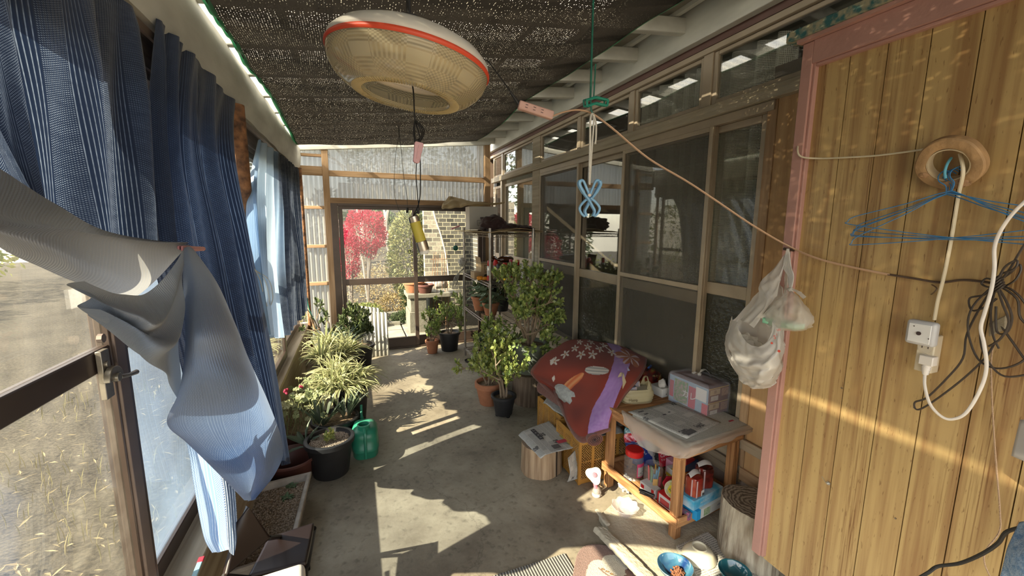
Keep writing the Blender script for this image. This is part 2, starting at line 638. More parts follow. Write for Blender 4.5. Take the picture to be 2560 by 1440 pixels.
def sash(name, label_n, X, y0, y1, z0, z1, frame_m, pane_m, rail_z=None, fw=.045, th=.03, rail_h=.045, lower_m=None, screen=None, botw=.06):
    """sliding sash in a wall that runs along y"""
    q = MB()
    q.box(X - th / 2, X + th / 2, y0, y0 + fw, z0, z1)
    q.box(X - th / 2, X + th / 2, y1 - fw, y1, z0, z1)
    q.box(X - th / 2, X + th / 2, y0 + fw, y1 - fw, z1 - fw * .8, z1)
    q.box(X - th / 2, X + th / 2, y0 + fw, y1 - fw, z0, z0 + botw)
    if rail_z: q.box(X - th * .45, X + th * .45, y0 + fw, y1 - fw, rail_z, rail_z + rail_h)
    f = struct(name, q, frame_m, bevel=.003, segs=1)
    q = MB()
    zt = rail_z + rail_h if rail_z else z0 + botw
    q.box(X - .002, X + .002, y0 + fw, y1 - fw, zt, z1 - fw * .8)
    q.build('pane', pane_m, f, smooth=0)
    if rail_z:
        q = MB(); q.box(X - .002, X + .002, y0 + fw, y1 - fw, z0 + botw, rail_z)
        q.build('pane', lower_m or pane_m, f, smooth=0)
    return f


gl_dirty = glass_mat('dusty glass', (.96, .96, .94), dirt=.055, dcol=(.55, .52, .44), dsc=14, refl=.8)
gl_blue = glass_mat('hazy sky-tinted glass', (.90, .95, 1), dirt=.17, dcol=(.45, .60, .80), dsc=2.0, refl=1.0)  # bluish-white layer: sky reflection and pale film put into one colour
gl_clear = glass_mat('clear glass', (.96, .97, .96), refl=.35)
w1 = sash('window_1', 1, -.600, .38, 1.37, .43, 2.0, brown_alu, gl_dirty, 1.195, fw=.075, rail_h=.055)
w2 = sash('window_2', 2, -.640, 1.36, 2.52, .43, 2.0, brown_alu, gl_blue, 1.195, fw=.07, rail_h=.055)
w3 = sash('window_3', 3, -.600, 2.68, 3.88, .43, 2.0, brown_alu, gl_dirty, 1.195, fw=.05)
w4 = sash('window_4', 4, -.640, 3.84, 5.16, .43, 2.0, brown_alu, gl_dirty, 1.195, fw=.05)
w5 = sash('window_5', 5, -.640, -.9, .42, .43, 2.0, brown_alu, gl_dirty, 1.195, fw=.07)
q = MB()
q.box(-.60, -.578, 1.30, 1.345, .43, 2.0)
q.box(-.62, -.588, 1.372, 1.38, .43, 2.0)
q.build('moulding', brown_alu2, w1, bevel=.002)
# crescent lock
q = MB()
LK = W(268, 945, x=-.575)
q.rbox((-.578, LK.y, LK.z - .05), .012, .034, .12)
q.prism([(.032 * math.cos(a), .032 * math.sin(a)) for a in [PI * k / 10 for k in range(11)]], (-.570, LK.y, LK.z - .004), (0, 1, 0), (0, 0, 1), (.014, 0, 0))
q.tube([(-.571, LK.y, LK.z), (-.55, LK.y, LK.z)], .011, 12)
q.tube([(-.556, LK.y + .012, LK.z - .004), (-.553, LK.y + .05, LK.z - .012), (-.553, LK.y + .085, LK.z - .016)], [.006, .005, .007], 8)
q.tube([(-.575, LK.y, LK.z + .035), (-.568, LK.y, LK.z + .035)], .008, 10)
q.build('crescent_lock', mat('dull steel', (.42, .38, .31), .4, metal=.8, var=.3, sc=30), w1, bevel=.0015)
q = MB(); q.tube([(-.578, LK.y - .005, LK.z + .10), (-.568, LK.y - .005, LK.z + .10)], .011, 8)
q.build('screw', mat('dull screw', (.25, .2, .17), .6, metal=.5), w1)
q = MB(); P = W(345, 800, x=-.576)
q.obox(W(240, 770, x=-.576), (0, .06, 0), (0, 0, .045), (.001, 0, 0))
q.build('label', mat('paper tag', (.75, .75, .78), .7, var=.3, sc=60), w1)
# rusty posts
for (yy, r, lb) in ((2.60, .045, 'rust covered round steel post between the dark curtains'), (5.12, .022, 'thin rusty steel post in the far left corner')):
    q = MB(); q.tube([(-.545 if r > .04 else -.52, yy, .0 if r < .04 else .43), (-.545 if r > .04 else -.52, yy, 2.16)], r, 20)
    tag(q.build('steel_post', rust), lb, 'post')

# ---------------- far wall
YF = 5.27
post = lambda x0, x1, z0, z1, y0=YF, y1=YF + .06: MB().box(x0, x1, y0, y1, z0, z1)
fw_ = struct('wall_far', post(-.305, -.238, 0, 2.40), wood_z, bevel=.003)
struct('wall_far_post', post(1.625, 1.70, 0, 2.60), wood_z, bevel=.003)
for k, (ya, yb) in enumerate(((390, 383), (437, 414), (522, 514), (620, 612), (715, 706))):
    za, zb = W(770, ya, y=YF).z, W(770, yb, y=YF).z
    struct('trim_%d' % (5 + k), post(-.56, -.306, za, zb, YF + .005, YF + .045), wood_x, bevel=.002)
za, zb = W(900, 443, y=YF).z, W(900, 429, y=YF).z
struct('trim_10', post(-.237, 1.624, za, zb, YF + .01, YF + .045), wood_x, bevel=.002)
struct('trim_11', post(-.237, 1.66, 1.80, 1.862, YF - .01, YF + .05), wood('door head', (.36, .23, .13), (.2, .12, .06), 'x'), bevel=.002)
q = MB(); q.obox((-.60, YF - .02, 2.362), (2.30, 0, .223), (0, .05, 0), (0, 0, .04))
struct('trim_12', q, white_paint)
# corrugated translucent sheets
m, nt, b, out = new_mat('corrugated polycarbonate')
L = nt.links.new
b.inputs['Base Color'].default_value = (.45, .45, .42, 1); b.inputs['Roughness'].default_value = .25
t1 = _n(nt, 'ShaderNodeBsdfTranslucent', i0=(.42, .43, .41, 1)); t2 = _n(nt, 'ShaderNodeBsdfTransparent', i0=(.9, .92, .9, 1))
s1 = _n(nt, 'ShaderNodeMixShader', i0=.62); s2 = _n(nt, 'ShaderNodeMixShader', i0=.05)
L(b.outputs[0], s1.inputs[1]); L(t1.outputs[0], s1.inputs[2])
L(s1.outputs[0], s2.inputs[1]); L(t2.outputs[0], s2.inputs[2]); L(s2.outputs[0], out.inputs[0])
polyc = m


def corr(x0, x1, z0, z1, Y, pitch=.052, amp=.014):
    n = int((x1 - x0) / pitch * 12)
    return MB().grid(lambda u, v: (x0 + (x1 - x0) * u, Y + amp * math.sin(2 * PI * (x1 - x0) * u / pitch), z0 + (z1(x0 + (x1 - x0) * u) - z0) * v), n, 1)


top = lambda x: 2.40 + .097 * (x + .5)
struct('wall_far_sheet_left', corr(-.57, -.27, 0, top, YF + .058), polyc)
struct('wall_far_sheet_upper', corr(-.27, 1.69, 1.85, top, YF + .058), polyc)
# sliding glass door
q = MB()
q.box(-.238, -.165, YF - .03, YF + .06, 0, 1.80); q.box(1.58, 1.62, YF - .03, YF + .06, 0, 1.80)
q.box(-.165, 1.58, YF - .03, YF + .06, 1.77, 1.80); q.box(-.238, 1.62, YF - .03, YF + .06, 0, .022)
dr = struct('door_1', q, brown_alu, bevel=.002)
for (x0, x1, dy) in ((-.16, .728, -.005), (.685, 1.58, .03)):
    q = MB(); y0, y1 = YF + dy - .013, YF + dy + .013
    q.box(x0, x0 + .045, y0, y1, .025, 1.77); q.box(x1 - .045, x1, y0, y1, .025, 1.77)
    q.box(x0 + .045, x1 - .045, y0, y1, 1.735, 1.77); q.box(x0 + .045, x1 - .045, y0, y1, .025, .14)
    q.box(x0 + .045, x1 - .045, y0, y1, .835, .91)
    lf = q.build('door_leaf', brown_alu, dr, bevel=.002)
    q = MB(); q.box(x0 + .045, x1 - .045, y0 + .011, y0 + .014, .91, 1.735); q.box(x0 + .045, x1 - .045, y0 + .011, y0 + .014, .14, .835)
    q.build('pane', gl_clear, lf, smooth=0)

# ---------------- roof
zr = lambda x: 2.63 + .105 * (x - 1.8)
raf = MB()
for k in range(-4, 9):
    y = 2.022 + .4225 * k
    q = MB(); q.obox((-.62, y - .022, zr(-.62)), (2.46, 0, .105 * 2.46), (0, .044, 0), (0, 0, .085))
    o = struct('rafter', q, white_paint, bevel=.004, segs=1)
for x in (-.28, .35, .95, 1.35, 1.72):
    q = MB(); q.obox((x, -2.2, zr(x) + .087), (.035, 0, .0037), (0, 7.5, 0), (0, 0, .022))
    struct('roof_batten', q, white_paint)
n = 640
m, nt, b, out = new_mat('roof sheet')
L = nt.links.new
tc = _n(nt, 'ShaderNodeTexCoord'); no = _n(nt, 'ShaderNodeTexNoise'); no.inputs['Scale'].default_value = 3.5; no.inputs['Detail'].default_value = 8
L(tc.outputs['Object'], no.inputs['Vector'])
t1 = _n(nt, 'ShaderNodeBsdfTranslucent', i0=(.62, .60, .52, 1)); t2 = _n(nt, 'ShaderNodeBsdfTransparent', i0=(.93, .95, .97, 1))
rr = _n(nt, 'ShaderNodeMapRange'); rr.inputs[1].default_value = .35; rr.inputs[2].default_value = .65; rr.inputs[3].default_value = .42; rr.inputs[4].default_value = .10
L(no.outputs[0], rr.inputs[0])
s2 = _n(nt, 'ShaderNodeMixShader'); L(rr.outputs[0], s2.inputs[0])
L(t1.outputs[0], s2.inputs[1]); L(t2.outputs[0], s2.inputs[2]); L(s2.outputs[0], out.inputs[0])
roofm = m
q = MB(); q.grid(lambda u, v: (-.98 + 2.95 * u, -2.3 + 7.8 * v, zr(-.98 + 2.95 * u) + .125 + .009 * math.sin(7.8 * v * 2 * PI / .075)), 2, 832)
struct('ceiling', q, roofm)

q = MB(); q.obox((1.30, -2.2, zr(1.30) + .110), (.66, 0, .069), (0, 7.6, 0), (0, 0, .006))
struct('roof_soffit', q, mat('grey soffit board', (.30, .28, .23), .8, var=.4, sc=5))
# ---------------- house wall (right), behind the sliding windows
XH = 1.88
q = MB(); q.box(1.80, 1.89, -1.5, 5.9, 2.555, 2.78)
struct('trim_13', q, white_paint, bevel=.004)
q = MB(); q.box(1.845, 1.90, -1.5, 5.9, 2.572, 2.600 - .046); q.box(1.85, 1.90, -1.5, 5.9, 2.52, 2.554)
struct('trim_14', q, dark_strip)
q = MB(); q.box(1.85, 1.92, -1.5, 5.9, 2.487, 2.518)
struct('trim_15', q, bronze, bevel=.003)
q = MB(); q.box(1.835, 1.90, 1.06, 5.66, 2.142, 2.205)
struct('trim_16', q, beam_y, bevel=.004)
# timber/aluminium uprights of the transom
for k, (a, b_) in enumerate(((5.24, 5.30), (4.08, 4.27), (3.25, 3.30), (2.52, 2.57), (1.845, 1.91), (.95, 1.02))):
    q = MB(); q.box(1.86, 1.91, a, b_, 2.205, 2.487)
    struct('trim_%d' % (17 + k), q, beam_y if k == 1 else bronze, bevel=.002)
gl_h = glass_mat('house glass', (.93, .94, .92), dirt=.03, dcol=(.5, .5, .45), dsc=6, refl=1.5)
gl_f = glass_mat('frosted pattern glass', (.45, .45, .40), dirt=.30, dcol=(.26, .26, .21), dsc=5, refl=1.0, rough=.22, bump=.6, bsc=45)
tr = ((5.30, 5.66, 0), (4.27, 5.24, 0), (3.30, 4.08, 0), (2.57, 3.25, 0), (1.91, 2.52, 1), (1.02, 1.845, 1))
n = 6
for (a, b_, _) in tr:
    sash('window_%d' % n, n, 1.885, a, b_, 2.207, 2.486, bronze, gl_h, fw=.028, botw=.03); n += 1
# main uprights
q = MB(); q.box(1.85, 1.92, 4.07, 4.25, .44, 2.142)
struct('trim_23', q, beam_y, bevel=.003)
q = MB(); q.box(1.85, 1.92, 5.25, 5.30, .44, 2.142)
struct('trim_24', q, bronze)
q = MB(); q.box(1.855, 1.93, 1.455, 4.07, 2.095, 2.14)
struct('trim_25', q, bronze, bevel=.002)
q = MB(); q.box(1.845, 1.95, 1.05, 5.9, .40, .435); q.box(1.845, 1.86, 1.05, 5.9, .435, .455); q.box(1.875, 1.885, 1.05, 5.9, .435, .455)
struct('trim_26', q, bronze, bevel=.002)
q = MB(); q.box(1.865, 1.90, 1.445, 1.495, .29, 2.142)
struct('trim_27', q, wood_z, bevel=.003)
q = MB(); q.box(1.870, 1.895, 1.02, 1.444, .29, 2.142)
struct('wall_house_plywood', q, ply_z)
q = MB(); q.box(1.86, 1.88, 1.02, 1.46, .22, .288)
struct('trim_28', q, wood_y)
m, nt, b, out = new_mat('insect screen')
L = nt.links.new
b.inputs['Base Color'].default_value = (.13, .12, .10, 1); b.inputs['Roughness'].default_value = .7
t = _n(nt, 'ShaderNodeBsdfTransparent'); ms = _n(nt, 'ShaderNodeMixShader', i0=.30)
L(t.outputs[0], ms.inputs[1]); L(b.outputs[0], ms.inputs[2]); L(ms.outputs[0], out.inputs[0])
screenm = m
ZB, ZT = .455, 2.095
wf = []
for (a, b_, X, rz, rh, lower, scr) in ((3.255, 4.07, 1.885, 1.10, .075, gl_f, 1), (2.54, 3.345, 1.905, 1.10, .075, gl_f, 0),
                                       (1.80, 2.62, 1.885, 1.10, .075, gl_f, 1), (1.495, 1.87, 1.905, 1.172, .07, gl_f, 0),
                                       (4.25, 5.25, 1.90, 1.1, .07, gl_f, 0), (5.30, 5.66, 1.90, 1.1, .07, gl_f, 0)):
    w = sash('window_%d' % n, n, X, a, b_, ZB, ZT, bronze, gl_h, rz, fw=.045, rail_h=rh, lower_m=lower); n += 1
    if scr:
        q = MB(); Xs = 1.862
        q.box(Xs - .008, Xs + .008, a, a + .028, ZB, ZT); q.box(Xs - .008, Xs + .008, b_ - .028, b_, ZB, ZT)
        q.box(Xs - .008, Xs + .008, a + .028, b_ - .028, 1.185, 1.215); q.box(Xs - .008, Xs + .008, a + .028, b_ - .028, ZT - .025, ZT); q.box(Xs - .008, Xs + .008, a + .028, b_ - .028, ZB, ZB + .03)
        sf = q.build('screen_frame', bronze, w, bevel=.002)
        q = MB(); q.box(Xs - .001, Xs + .001, a + .028, b_ - .028, ZB + .03, 1.185); q.box(Xs - .001, Xs + .001, a + .028, b_ - .028, 1.215, ZT - .025)
        q.build('mesh', screenm, sf, smooth=0)
    wf.append(w)
# wall below the windows and the dark room behind the glass
q = MB(); q.box(1.89, 2.0, -1.2, 5.9, 0, .40)
q.box(1.896, 2.0, .8, 1.50, .40, 2.3)
struct('wall_house', q, mat('mortar base', (.33, .27, .23), .9, var=.25, sc=8, bump=.4))
q = MB(); q.box(1.872, 1.889, 1.47, 5.83, .245, .285); q.box(1.876, 1.889, 1.47, 5.83, .19, .24); q.box(1.868, 1.889, 1.50, 5.83, .30, .395)
struct('trim_29', q, grey_y, bevel=.003)
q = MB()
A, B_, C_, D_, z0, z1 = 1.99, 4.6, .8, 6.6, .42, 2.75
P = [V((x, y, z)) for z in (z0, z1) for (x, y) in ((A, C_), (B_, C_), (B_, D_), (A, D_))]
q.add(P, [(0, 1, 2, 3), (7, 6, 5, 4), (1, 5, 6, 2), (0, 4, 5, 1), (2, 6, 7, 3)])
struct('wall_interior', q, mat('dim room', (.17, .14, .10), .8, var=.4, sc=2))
q = MB(); q.box(1.70, 1.93, 5.84, 5.9, 0, 2.7)
struct('wall_return', q, wood('dark siding', (.16, .11, .08), (.09, .06, .04), 'z'))
# lace curtain in the house
m, nt, b, out = new_mat('lace')
L = nt.links.new
b.inputs['Base Color'].default_value = (.80, .78, .66, 1); b.inputs['Roughness'].default_value = .8
tc = _n(nt, 'ShaderNodeTexCoord'); sp = _n(nt, 'ShaderNodeSeparateXYZ'); L(tc.outputs['UV'], sp.inputs[0])
fu = math_(nt, 'SINE', math_(nt, 'MULTIPLY', sp.outputs[0], 1700)); fv = math_(nt, 'SINE', math_(nt, 'MULTIPLY', sp.outputs[1], 1500))
dd = math_(nt, 'GREATER_THAN', math_(nt, 'ADD', math_(nt, 'MULTIPLY', fu, .9), fv), -.35)
t = _n(nt, 'ShaderNodeBsdfTransparent'); ms = _n(nt, 'ShaderNodeMixShader')
L(math_(nt, 'ADD', math_(nt, 'MULTIPLY', dd, .6), .3), ms.inputs[0]); L(t.outputs[0], ms.inputs[1]); L(b.outputs[0], ms.inputs[2]); L(ms.outputs[0], out.inputs[0])
for (a, b_, lb) in ((1.50, 2.45, 'grey lace curtain hanging inside the nearest house windows'), (2.50, 2.66, 'narrow gathered lace curtain inside the patterned glass window'), (4.3, 5.5, 'lace curtain hanging inside the far house window by the shelf')):
    q = MB()
    q.grid(lambda u, v: (2.03 + .04 * math.sin(u * (b_ - a) * 52 + 1.5 * math.sin(u * 9)), a + (b_ - a) * u, .5 + 2.0 * v), int((b_ - a) * 160), 3)
    tag(q.build('lace_curtain', m), lb, 'curtain', 'lace curtains inside the house')

# ---------------- printed wood panel of the built-in cupboard (right)
m, nt, b, out = new_mat('printed wood panel')
L = nt.links.new
tc = _n(nt, 'ShaderNodeTexCoord')


def nz(sc, st, det=6):
    mp = _n(nt, 'ShaderNodeMapping'); mp.inputs['Scale'].default_value = st
    no = _n(nt, 'ShaderNodeTexNoise'); no.inputs['Scale'].default_value = sc; no.inputs['Detail'].default_value = det
    L(tc.outputs['Object'], mp.inputs[0]); L(mp.outputs[0], no.inputs['Vector'])
    return no.outputs[0]


def mr(x, a, b_, c=0, d=1):
    r = _n(nt, 'ShaderNodeMapRange'); r.inputs[1].default_value = a; r.inputs[2].default_value = b_; r.inputs[3].default_value = c; r.inputs[4].default_value = d
    L(x, r.inputs[0]); return r.outputs[0]


base = _n(nt, 'ShaderNodeMix', data_type='RGBA'); base.inputs[6].default_value = (.48, .335, .145, 1); base.inputs[7].default_value = (.31, .18, .075, 1)
L(mr(nz(1.6, (30, 30, .9)), .42, .66), base.inputs[0])
stk = _n(nt, 'ShaderNodeMix', data_type='RGBA'); stk.inputs[7].default_value = (.17, .075, .025, 1)
L(base.outputs[2], stk.inputs[6])
band = mr(nz(1.1, (14, 14, .5), 3), .53, .66)
fine = mr(nz(2.0, (110, 110, 2.2), 8), .50, .64)
L(math_(nt, 'MULTIPLY', band, math_(nt, 'MULTIPLY', fine, .9)), stk.inputs[0])
fl = _n(nt, 'ShaderNodeMix', data_type='RGBA'); fl.inputs[7].default_value = (.14, .06, .02, 1)
L(stk.outputs[2], fl.inputs[6])
L(math_(nt, 'MULTIPLY', mr(nz(3.0, (60, 60, 10), 4), .64, .70), .6), fl.inputs[0])
L(fl.outputs[2], b.inputs['Base Color']); b.inputs['Roughness'].default_value = .42
XP = 1.495
q = MB()
ys = [1.03]
y = .925
while y > -1.6:
    ys.append(y); y -= .1
for i in range(len(ys) - 1):
    g = .0022 if i % 2 else .0035
    q.box(XP, XP + .01, ys[i + 1] + g * .5, ys[i] - g * .5, .22, 2.10)
wr = struct('wall_right', q, m, smooth=0)
q = MB(); q.box(XP + .0102, 1.86, -1.6, 1.02, .225, 2.16)
q.build('backing', mat('groove shade', (.055, .03, .02), .8), wr, smooth=0)
q = MB(); q.box(1.47, 1.498, 1.03, 1.066, .235, 2.17); q.box(1.478, 1.50, 1.021, 1.03, .235, 2.10)
q.box(1.47, 1.498, -1.6, 1.03, 2.098, 2.172); q.box(1.478, 1.50, -1.6, 1.021, 2.088, 2.098)
struct('trim_30', q, pink_paint, bevel=.002)
q = MB(); q.box(1.498, 1.86, 1.03, 1.05, .235, 2.16)
struct('trim_31', q, pink_paint)
teal = mat('worn teal paint', (.035, .13, .135), .6, col2=(.36, .33, .22), sc=45, contrast=2.2, bump=.3, det=3)
q = MB(); q.box(1.44, 1.86, -1.6, 1.108, 2.185, 2.218)
struct('trim_32', q, teal, bevel=.002)
q = MB(); q.box(1.45, 1.86, -1.6, 1.075, 2.172, 2.184)
struct('trim_33', q, pink_paint)
nailm = mat('nail metal', (.25, .2, .16), .4, metal=.8)
q = MB()
for (px, py) in ((2286, 1019), (2239, 1296), (2105, 970), (1941, 988)):
    p = W(px, py, x=XP - .0005); q.tube([p, p - V((.002, 0, 0))], .0026, 8)
q.build('nail_head', nailm, wr)

# ---------------- concrete step with raised lip
q = MB()
sp_ = [W(1497, 1290, z=.03), W(1545, 1245, z=.03), W(1640, 1250, z=.03) + V((0, .12, 0)), V((1.87, 1.95, .03)), V((1.87, .6, .03)), W(1650, 1500, z=.03)]
q.prism([(p.x, p.y) for p in sp_], (0, 0, .001), (1, 0, 0), (0, 1, 0), (0, 0, .029))
stepm = mat('pale cement', (.50, .46, .36), .85, var=.3, sc=14, bump=.5, bs=50)
struct('floor_step', q, stepm, bevel=.004)
q = MB()
a, b_ = W(1500, 1315, z=.06), W(1640, 1455, z=.06)
q.grid(lambda u, v: a.lerp(b_, v) + V(((u - .5) * .062 + .004 * NZ.noise(V((u * 3, v * 14, 0))), (.5 - u) * .025, -.03 + .026 * (1 - abs(2 * u - 1) ** 12) + .0025 * NZ.noise(V((u * 8, v * 30, 2))))), 24, 60)
a2, b2 = W(1492, 1275, z=.045), W(1520, 1312, z=.045)
q.tube([a2, a2.lerp(b2, .5), b2], [.012, .014, .013], 8, flat=.6)
struct('trim_34', q, stepm)


# ================================================================ SHADE NET
def nodes_net():
    m, nt, b, out = new_mat('black shade net')
    L = nt.links.new
    b.inputs['Base Color'].default_value = (.011, .0095, .008, 1); b.inputs['Roughness'].default_value = .7
    tc = _n(nt, 'ShaderNodeTexCoord'); sp = _n(nt, 'ShaderNodeSeparateXYZ'); L(tc.outputs['UV'], sp.inputs[0])
    no = _n(nt, 'ShaderNodeTexNoise'); no.inputs['Scale'].default_value = 210; no.inputs['Detail'].default_value = 4
    mp = _n(nt, 'ShaderNodeMapping'); mp.inputs['Scale'].default_value = (1, 2.6, 1)
    L(tc.outputs['UV'], mp.inputs[0]); L(mp.outputs[0], no.inputs['Vector'])
    n2 = _n(nt, 'ShaderNodeTexNoise'); n2.inputs['Scale'].default_value = 9; L(mp.outputs[0], n2.inputs['Vector'])
    wob = math_(nt, 'MULTIPLY', n2.outputs[0], 7.0)
    a = math_(nt, 'SINE', math_(nt, 'ADD', math_(nt, 'MULTIPLY', sp.outputs[0], 2 * PI * 190), wob))
    c = math_(nt, 'ADD', a, math_(nt, 'MULTIPLY', math_(nt, 'SUBTRACT', no.outputs[0], .5), 7.0))
    hole = math_(nt, 'GREATER_THAN', c, 1.6)
    t = _n(nt, 'ShaderNodeBsdfTransparent', i0=(.72, .68, .60, 1)); tl = _n(nt, 'ShaderNodeBsdfTranslucent', i0=(.03, .025, .02, 1))
    s1 = _n(nt, 'ShaderNodeMixShader', i0=.22); L(b.outputs[0], s1.inputs[1]); L(tl.outputs[0], s1.inputs[2])
    s2 = _n(nt, 'ShaderNodeMixShader'); L(hole, s2.inputs[0]); L(s1.outputs[0], s2.inputs[1]); L(t.outputs[0], s2.inputs[2])
    L(s2.outputs[0], out.inputs[0])
    return m


le = [V((-.46, -1.6, 2.375)), V((-.46, .8, 2.375))] + [W(a, b_, z=2.372) for a, b_ in ((500, -20), (552, 60), (588, 111), (618, 166), (650, 200), (679, 242), (712, 304), (742, 362))]
re_ = [V((1.45, -1.6, 2.57)), V((1.45, .6, 2.57))] + [W(a, b_, z=2.572) for a, b_ in ((1720, -12), (1590, 72), (1500, 135), (1430, 182), (1360, 222), (1300, 265), (1245, 318), (1192, 352))]


def netp(u, v):
    a, b_ = cr(le, v), cr(re_, v)
    p = a.lerp(b_, u)
    sg = math.sin(PI * u)
    p.z -= .075 * sg * (1 - .75 * v ** 4)
    p.z += sg ** .6 * (.022 * NZ.noise(V((p.x * 1.4, p.y * 5.5, 0))) + .010 * NZ.noise(V((p.x * 4, p.y * 15, 4))))
    p.z -= .016 * (1 - sg) * NZ.noise(V((p.y * 2.2, 1, 1)))
    return p


t = thing('shade_net', 'black knitted shade net slung under the white rafters, green tape on its edges', 'shade net', (.4, 2, 2.3))
q = MB(); q.grid(netp, 60, 240)
q.build('netting', nodes_net(), t, smooth=180)
green_tape = mat('green tape', (.025, .20, .085), .5, tl=.3, var=.3, sc=30)
q = MB()
q.grid(lambda u, v: netp(0, v) + V((-.014 + .032 * u, 0, .004 - .012 * u + .004 * math.sin(v * 90))), 2, 200)
q.grid(lambda u, v: netp(1, v) + V((-.01 + .018 * u, 0, -.006 + .008 * u)), 2, 200)
q.build('edge_binding', green_tape, t, label='green edge binding')

# ================================================================ CURTAINS
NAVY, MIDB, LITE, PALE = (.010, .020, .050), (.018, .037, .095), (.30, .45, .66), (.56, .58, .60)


def mixc(a, b_, t):
    t = min(max(t, 0), 1)
    return tuple(a[i] + (b_[i] - a[i]) * t for i in range(3))


def ramp(stops, t):
    for i in range(len(stops) - 1):
        if t <= stops[i + 1][0]:
            a, b_ = stops[i], stops[i + 1]
            return mixc(a[1], b_[1], (t - a[0]) / max(1e-6, b_[0] - a[0]))
    return stops[-1][1]


def cloth_mat(name, wu, hv, speck=(.45, .58, .8), tl=.5, gain=1.5, rough=.85, pit=0, sc=1):
    """woven cloth: vertical ribs and rows of small openings, UV in metres = (u*wu, v*hv)"""
    m, nt, b, out = new_mat(name)
    L = nt.links.new
    at_ = _n(nt, 'ShaderNodeAttribute', attribute_name='Col')
    tc = _n(nt, 'ShaderNodeTexCoord'); sp = _n(nt, 'ShaderNodeSeparateXYZ'); L(tc.outputs['UV'], sp.inputs[0])
    u = math_(nt, 'MULTIPLY', sp.outputs[0], wu); v = math_(nt, 'MULTIPLY', sp.outputs[1], hv)
    bandn = math_(nt, 'SINE', math_(nt, 'MULTIPLY', u, 2 * PI / .11))
    rib = math_(nt, 'SINE', math_(nt, 'MULTIPLY', u, 2 * PI / (.0085 * sc)))
    row = math_(nt, 'SINE', math_(nt, 'ADD', math_(nt, 'MULTIPLY', v, 2 * PI / (.0075 * sc)), math_(nt, 'MULTIPLY', math_(nt, 'SIGN', rib), 1.5)))
    dots = math_(nt, 'GREATER_THAN', math_(nt, 'MULTIPLY', math_(nt, 'ABSOLUTE', rib), row), .35)
    isb = math_(nt, 'GREATER_THAN', bandn, -.1)
    lines = math_(nt, 'GREATER_THAN', rib, .75)
    mask = math_(nt, 'ADD', math_(nt, 'MULTIPLY', dots, isb), math_(nt, 'MULTIPLY', lines, math_(nt, 'SUBTRACT', 1.0, isb)))
    no = _n(nt, 'ShaderNodeTexNoise'); no.inputs['Scale'].default_value = 45; no.inputs['Detail'].default_value = 3
    L(tc.outputs['UV'], no.inputs['Vector'])
    mask = math_(nt, 'MULTIPLY', mask, math_(nt, 'MULTIPLY', no.outputs[0], gain))
    mx = _n(nt, 'ShaderNodeMix', data_type='RGBA'); mx.inputs[7].default_value = rgba(speck)
    L(math_(nt, 'MINIMUM', mask, 1.0), mx.inputs[0]); L(at_.outputs['Color'], mx.inputs[6])
    dm = _n(nt, 'ShaderNodeMix', data_type='RGBA')
    L(math_(nt, 'MULTIPLY', mask, .25), dm.inputs[0]); L(at_.outputs['Color'], dm.inputs[6])
    dm.inputs[7].default_value = rgba(speck if not pit else (.05, .07, .1))
    L(dm.outputs[2], b.inputs['Base Color']); b.inputs['Roughness'].default_value = rough
    b.inputs['Sheen Weight'].default_value = .2
    bu = _n(nt, 'ShaderNodeBump'); bu.inputs['Strength'].default_value = .5; bu.inputs['Distance'].default_value = .002
    L(math_(nt, 'SUBTRACT', math_(nt, 'MULTIPLY', rib, .3), mask), bu.inputs['Height']); L(bu.outputs[0], b.inputs['Normal'])
    t = _n(nt, 'ShaderNodeBsdfTranslucent'); L(mx.outputs[2], t.inputs[0])
    ms = _n(nt, 'ShaderNodeMixShader', i0=tl); L(b.outputs[0], ms.inputs[1]); L(t.outputs[0], ms.inputs[2])
    L(ms.outputs[0], out.inputs[0])
    return m


def pleats(n, amp, seed, top=.0):
    def d(u, v):
        a = amp * (.35 + .65 * min(1, v * 2.5))
        ph = u * n * 2 * PI + .9 * math.sin(u * 5 + seed) + .5 * math.sin(v * 2 + u * 7)
        s_ = math.sin(ph)
        head = (1 - min(1, v * 9))
        return ((a * s_ + a * .35 * math.sin(ph * 2.3 + v * 3 + seed)) * (1 - .2 * head) + .006 * head * math.sin(u * n * 4 * PI), .4 * a * math.cos(ph), 0)
    return d


hookm = mat('hook plastic', (.7, .7, .68), .5)
# nearest curtain
c1 = cloth_mat('navy curtain weave', 1.8, 1.2, speck=(.38, .48, .66), tl=.26, gain=1.4)
top_ = [V((-.53, -.75, 2.125)), V((-.53, .5, 2.125)), V((-.53, 1.0, 2.12)), V((-.53, 1.52, 2.12))]
bot_ = [V((-.50, -.75, 1.15)), W(-150, 540, x=-.50), W(100, 590, x=-.49), W(392, 640, x=-.49)]
midr = [a.lerp(b_, .5) for a, b_ in zip(top_, bot_)]
cf1 = lambda u, v: ramp([(0, MIDB), (.25, mixc(NAVY, MIDB, .5)), (.45, mixc(NAVY, MIDB, .7)), (.6, mixc(NAVY, MIDB, .2)), (.8, mixc(NAVY, MIDB, .5)), (1, NAVY)], u)
q = MB(); q.net([top_, midr, bot_], 260, 60, pleats(5.5, .024, 1), cf1)
tag(q.build('curtain', c1, smooth=180), 'nearest navy woven curtain hanging behind the pale draped cloth', 'curtain', 'window curtains')
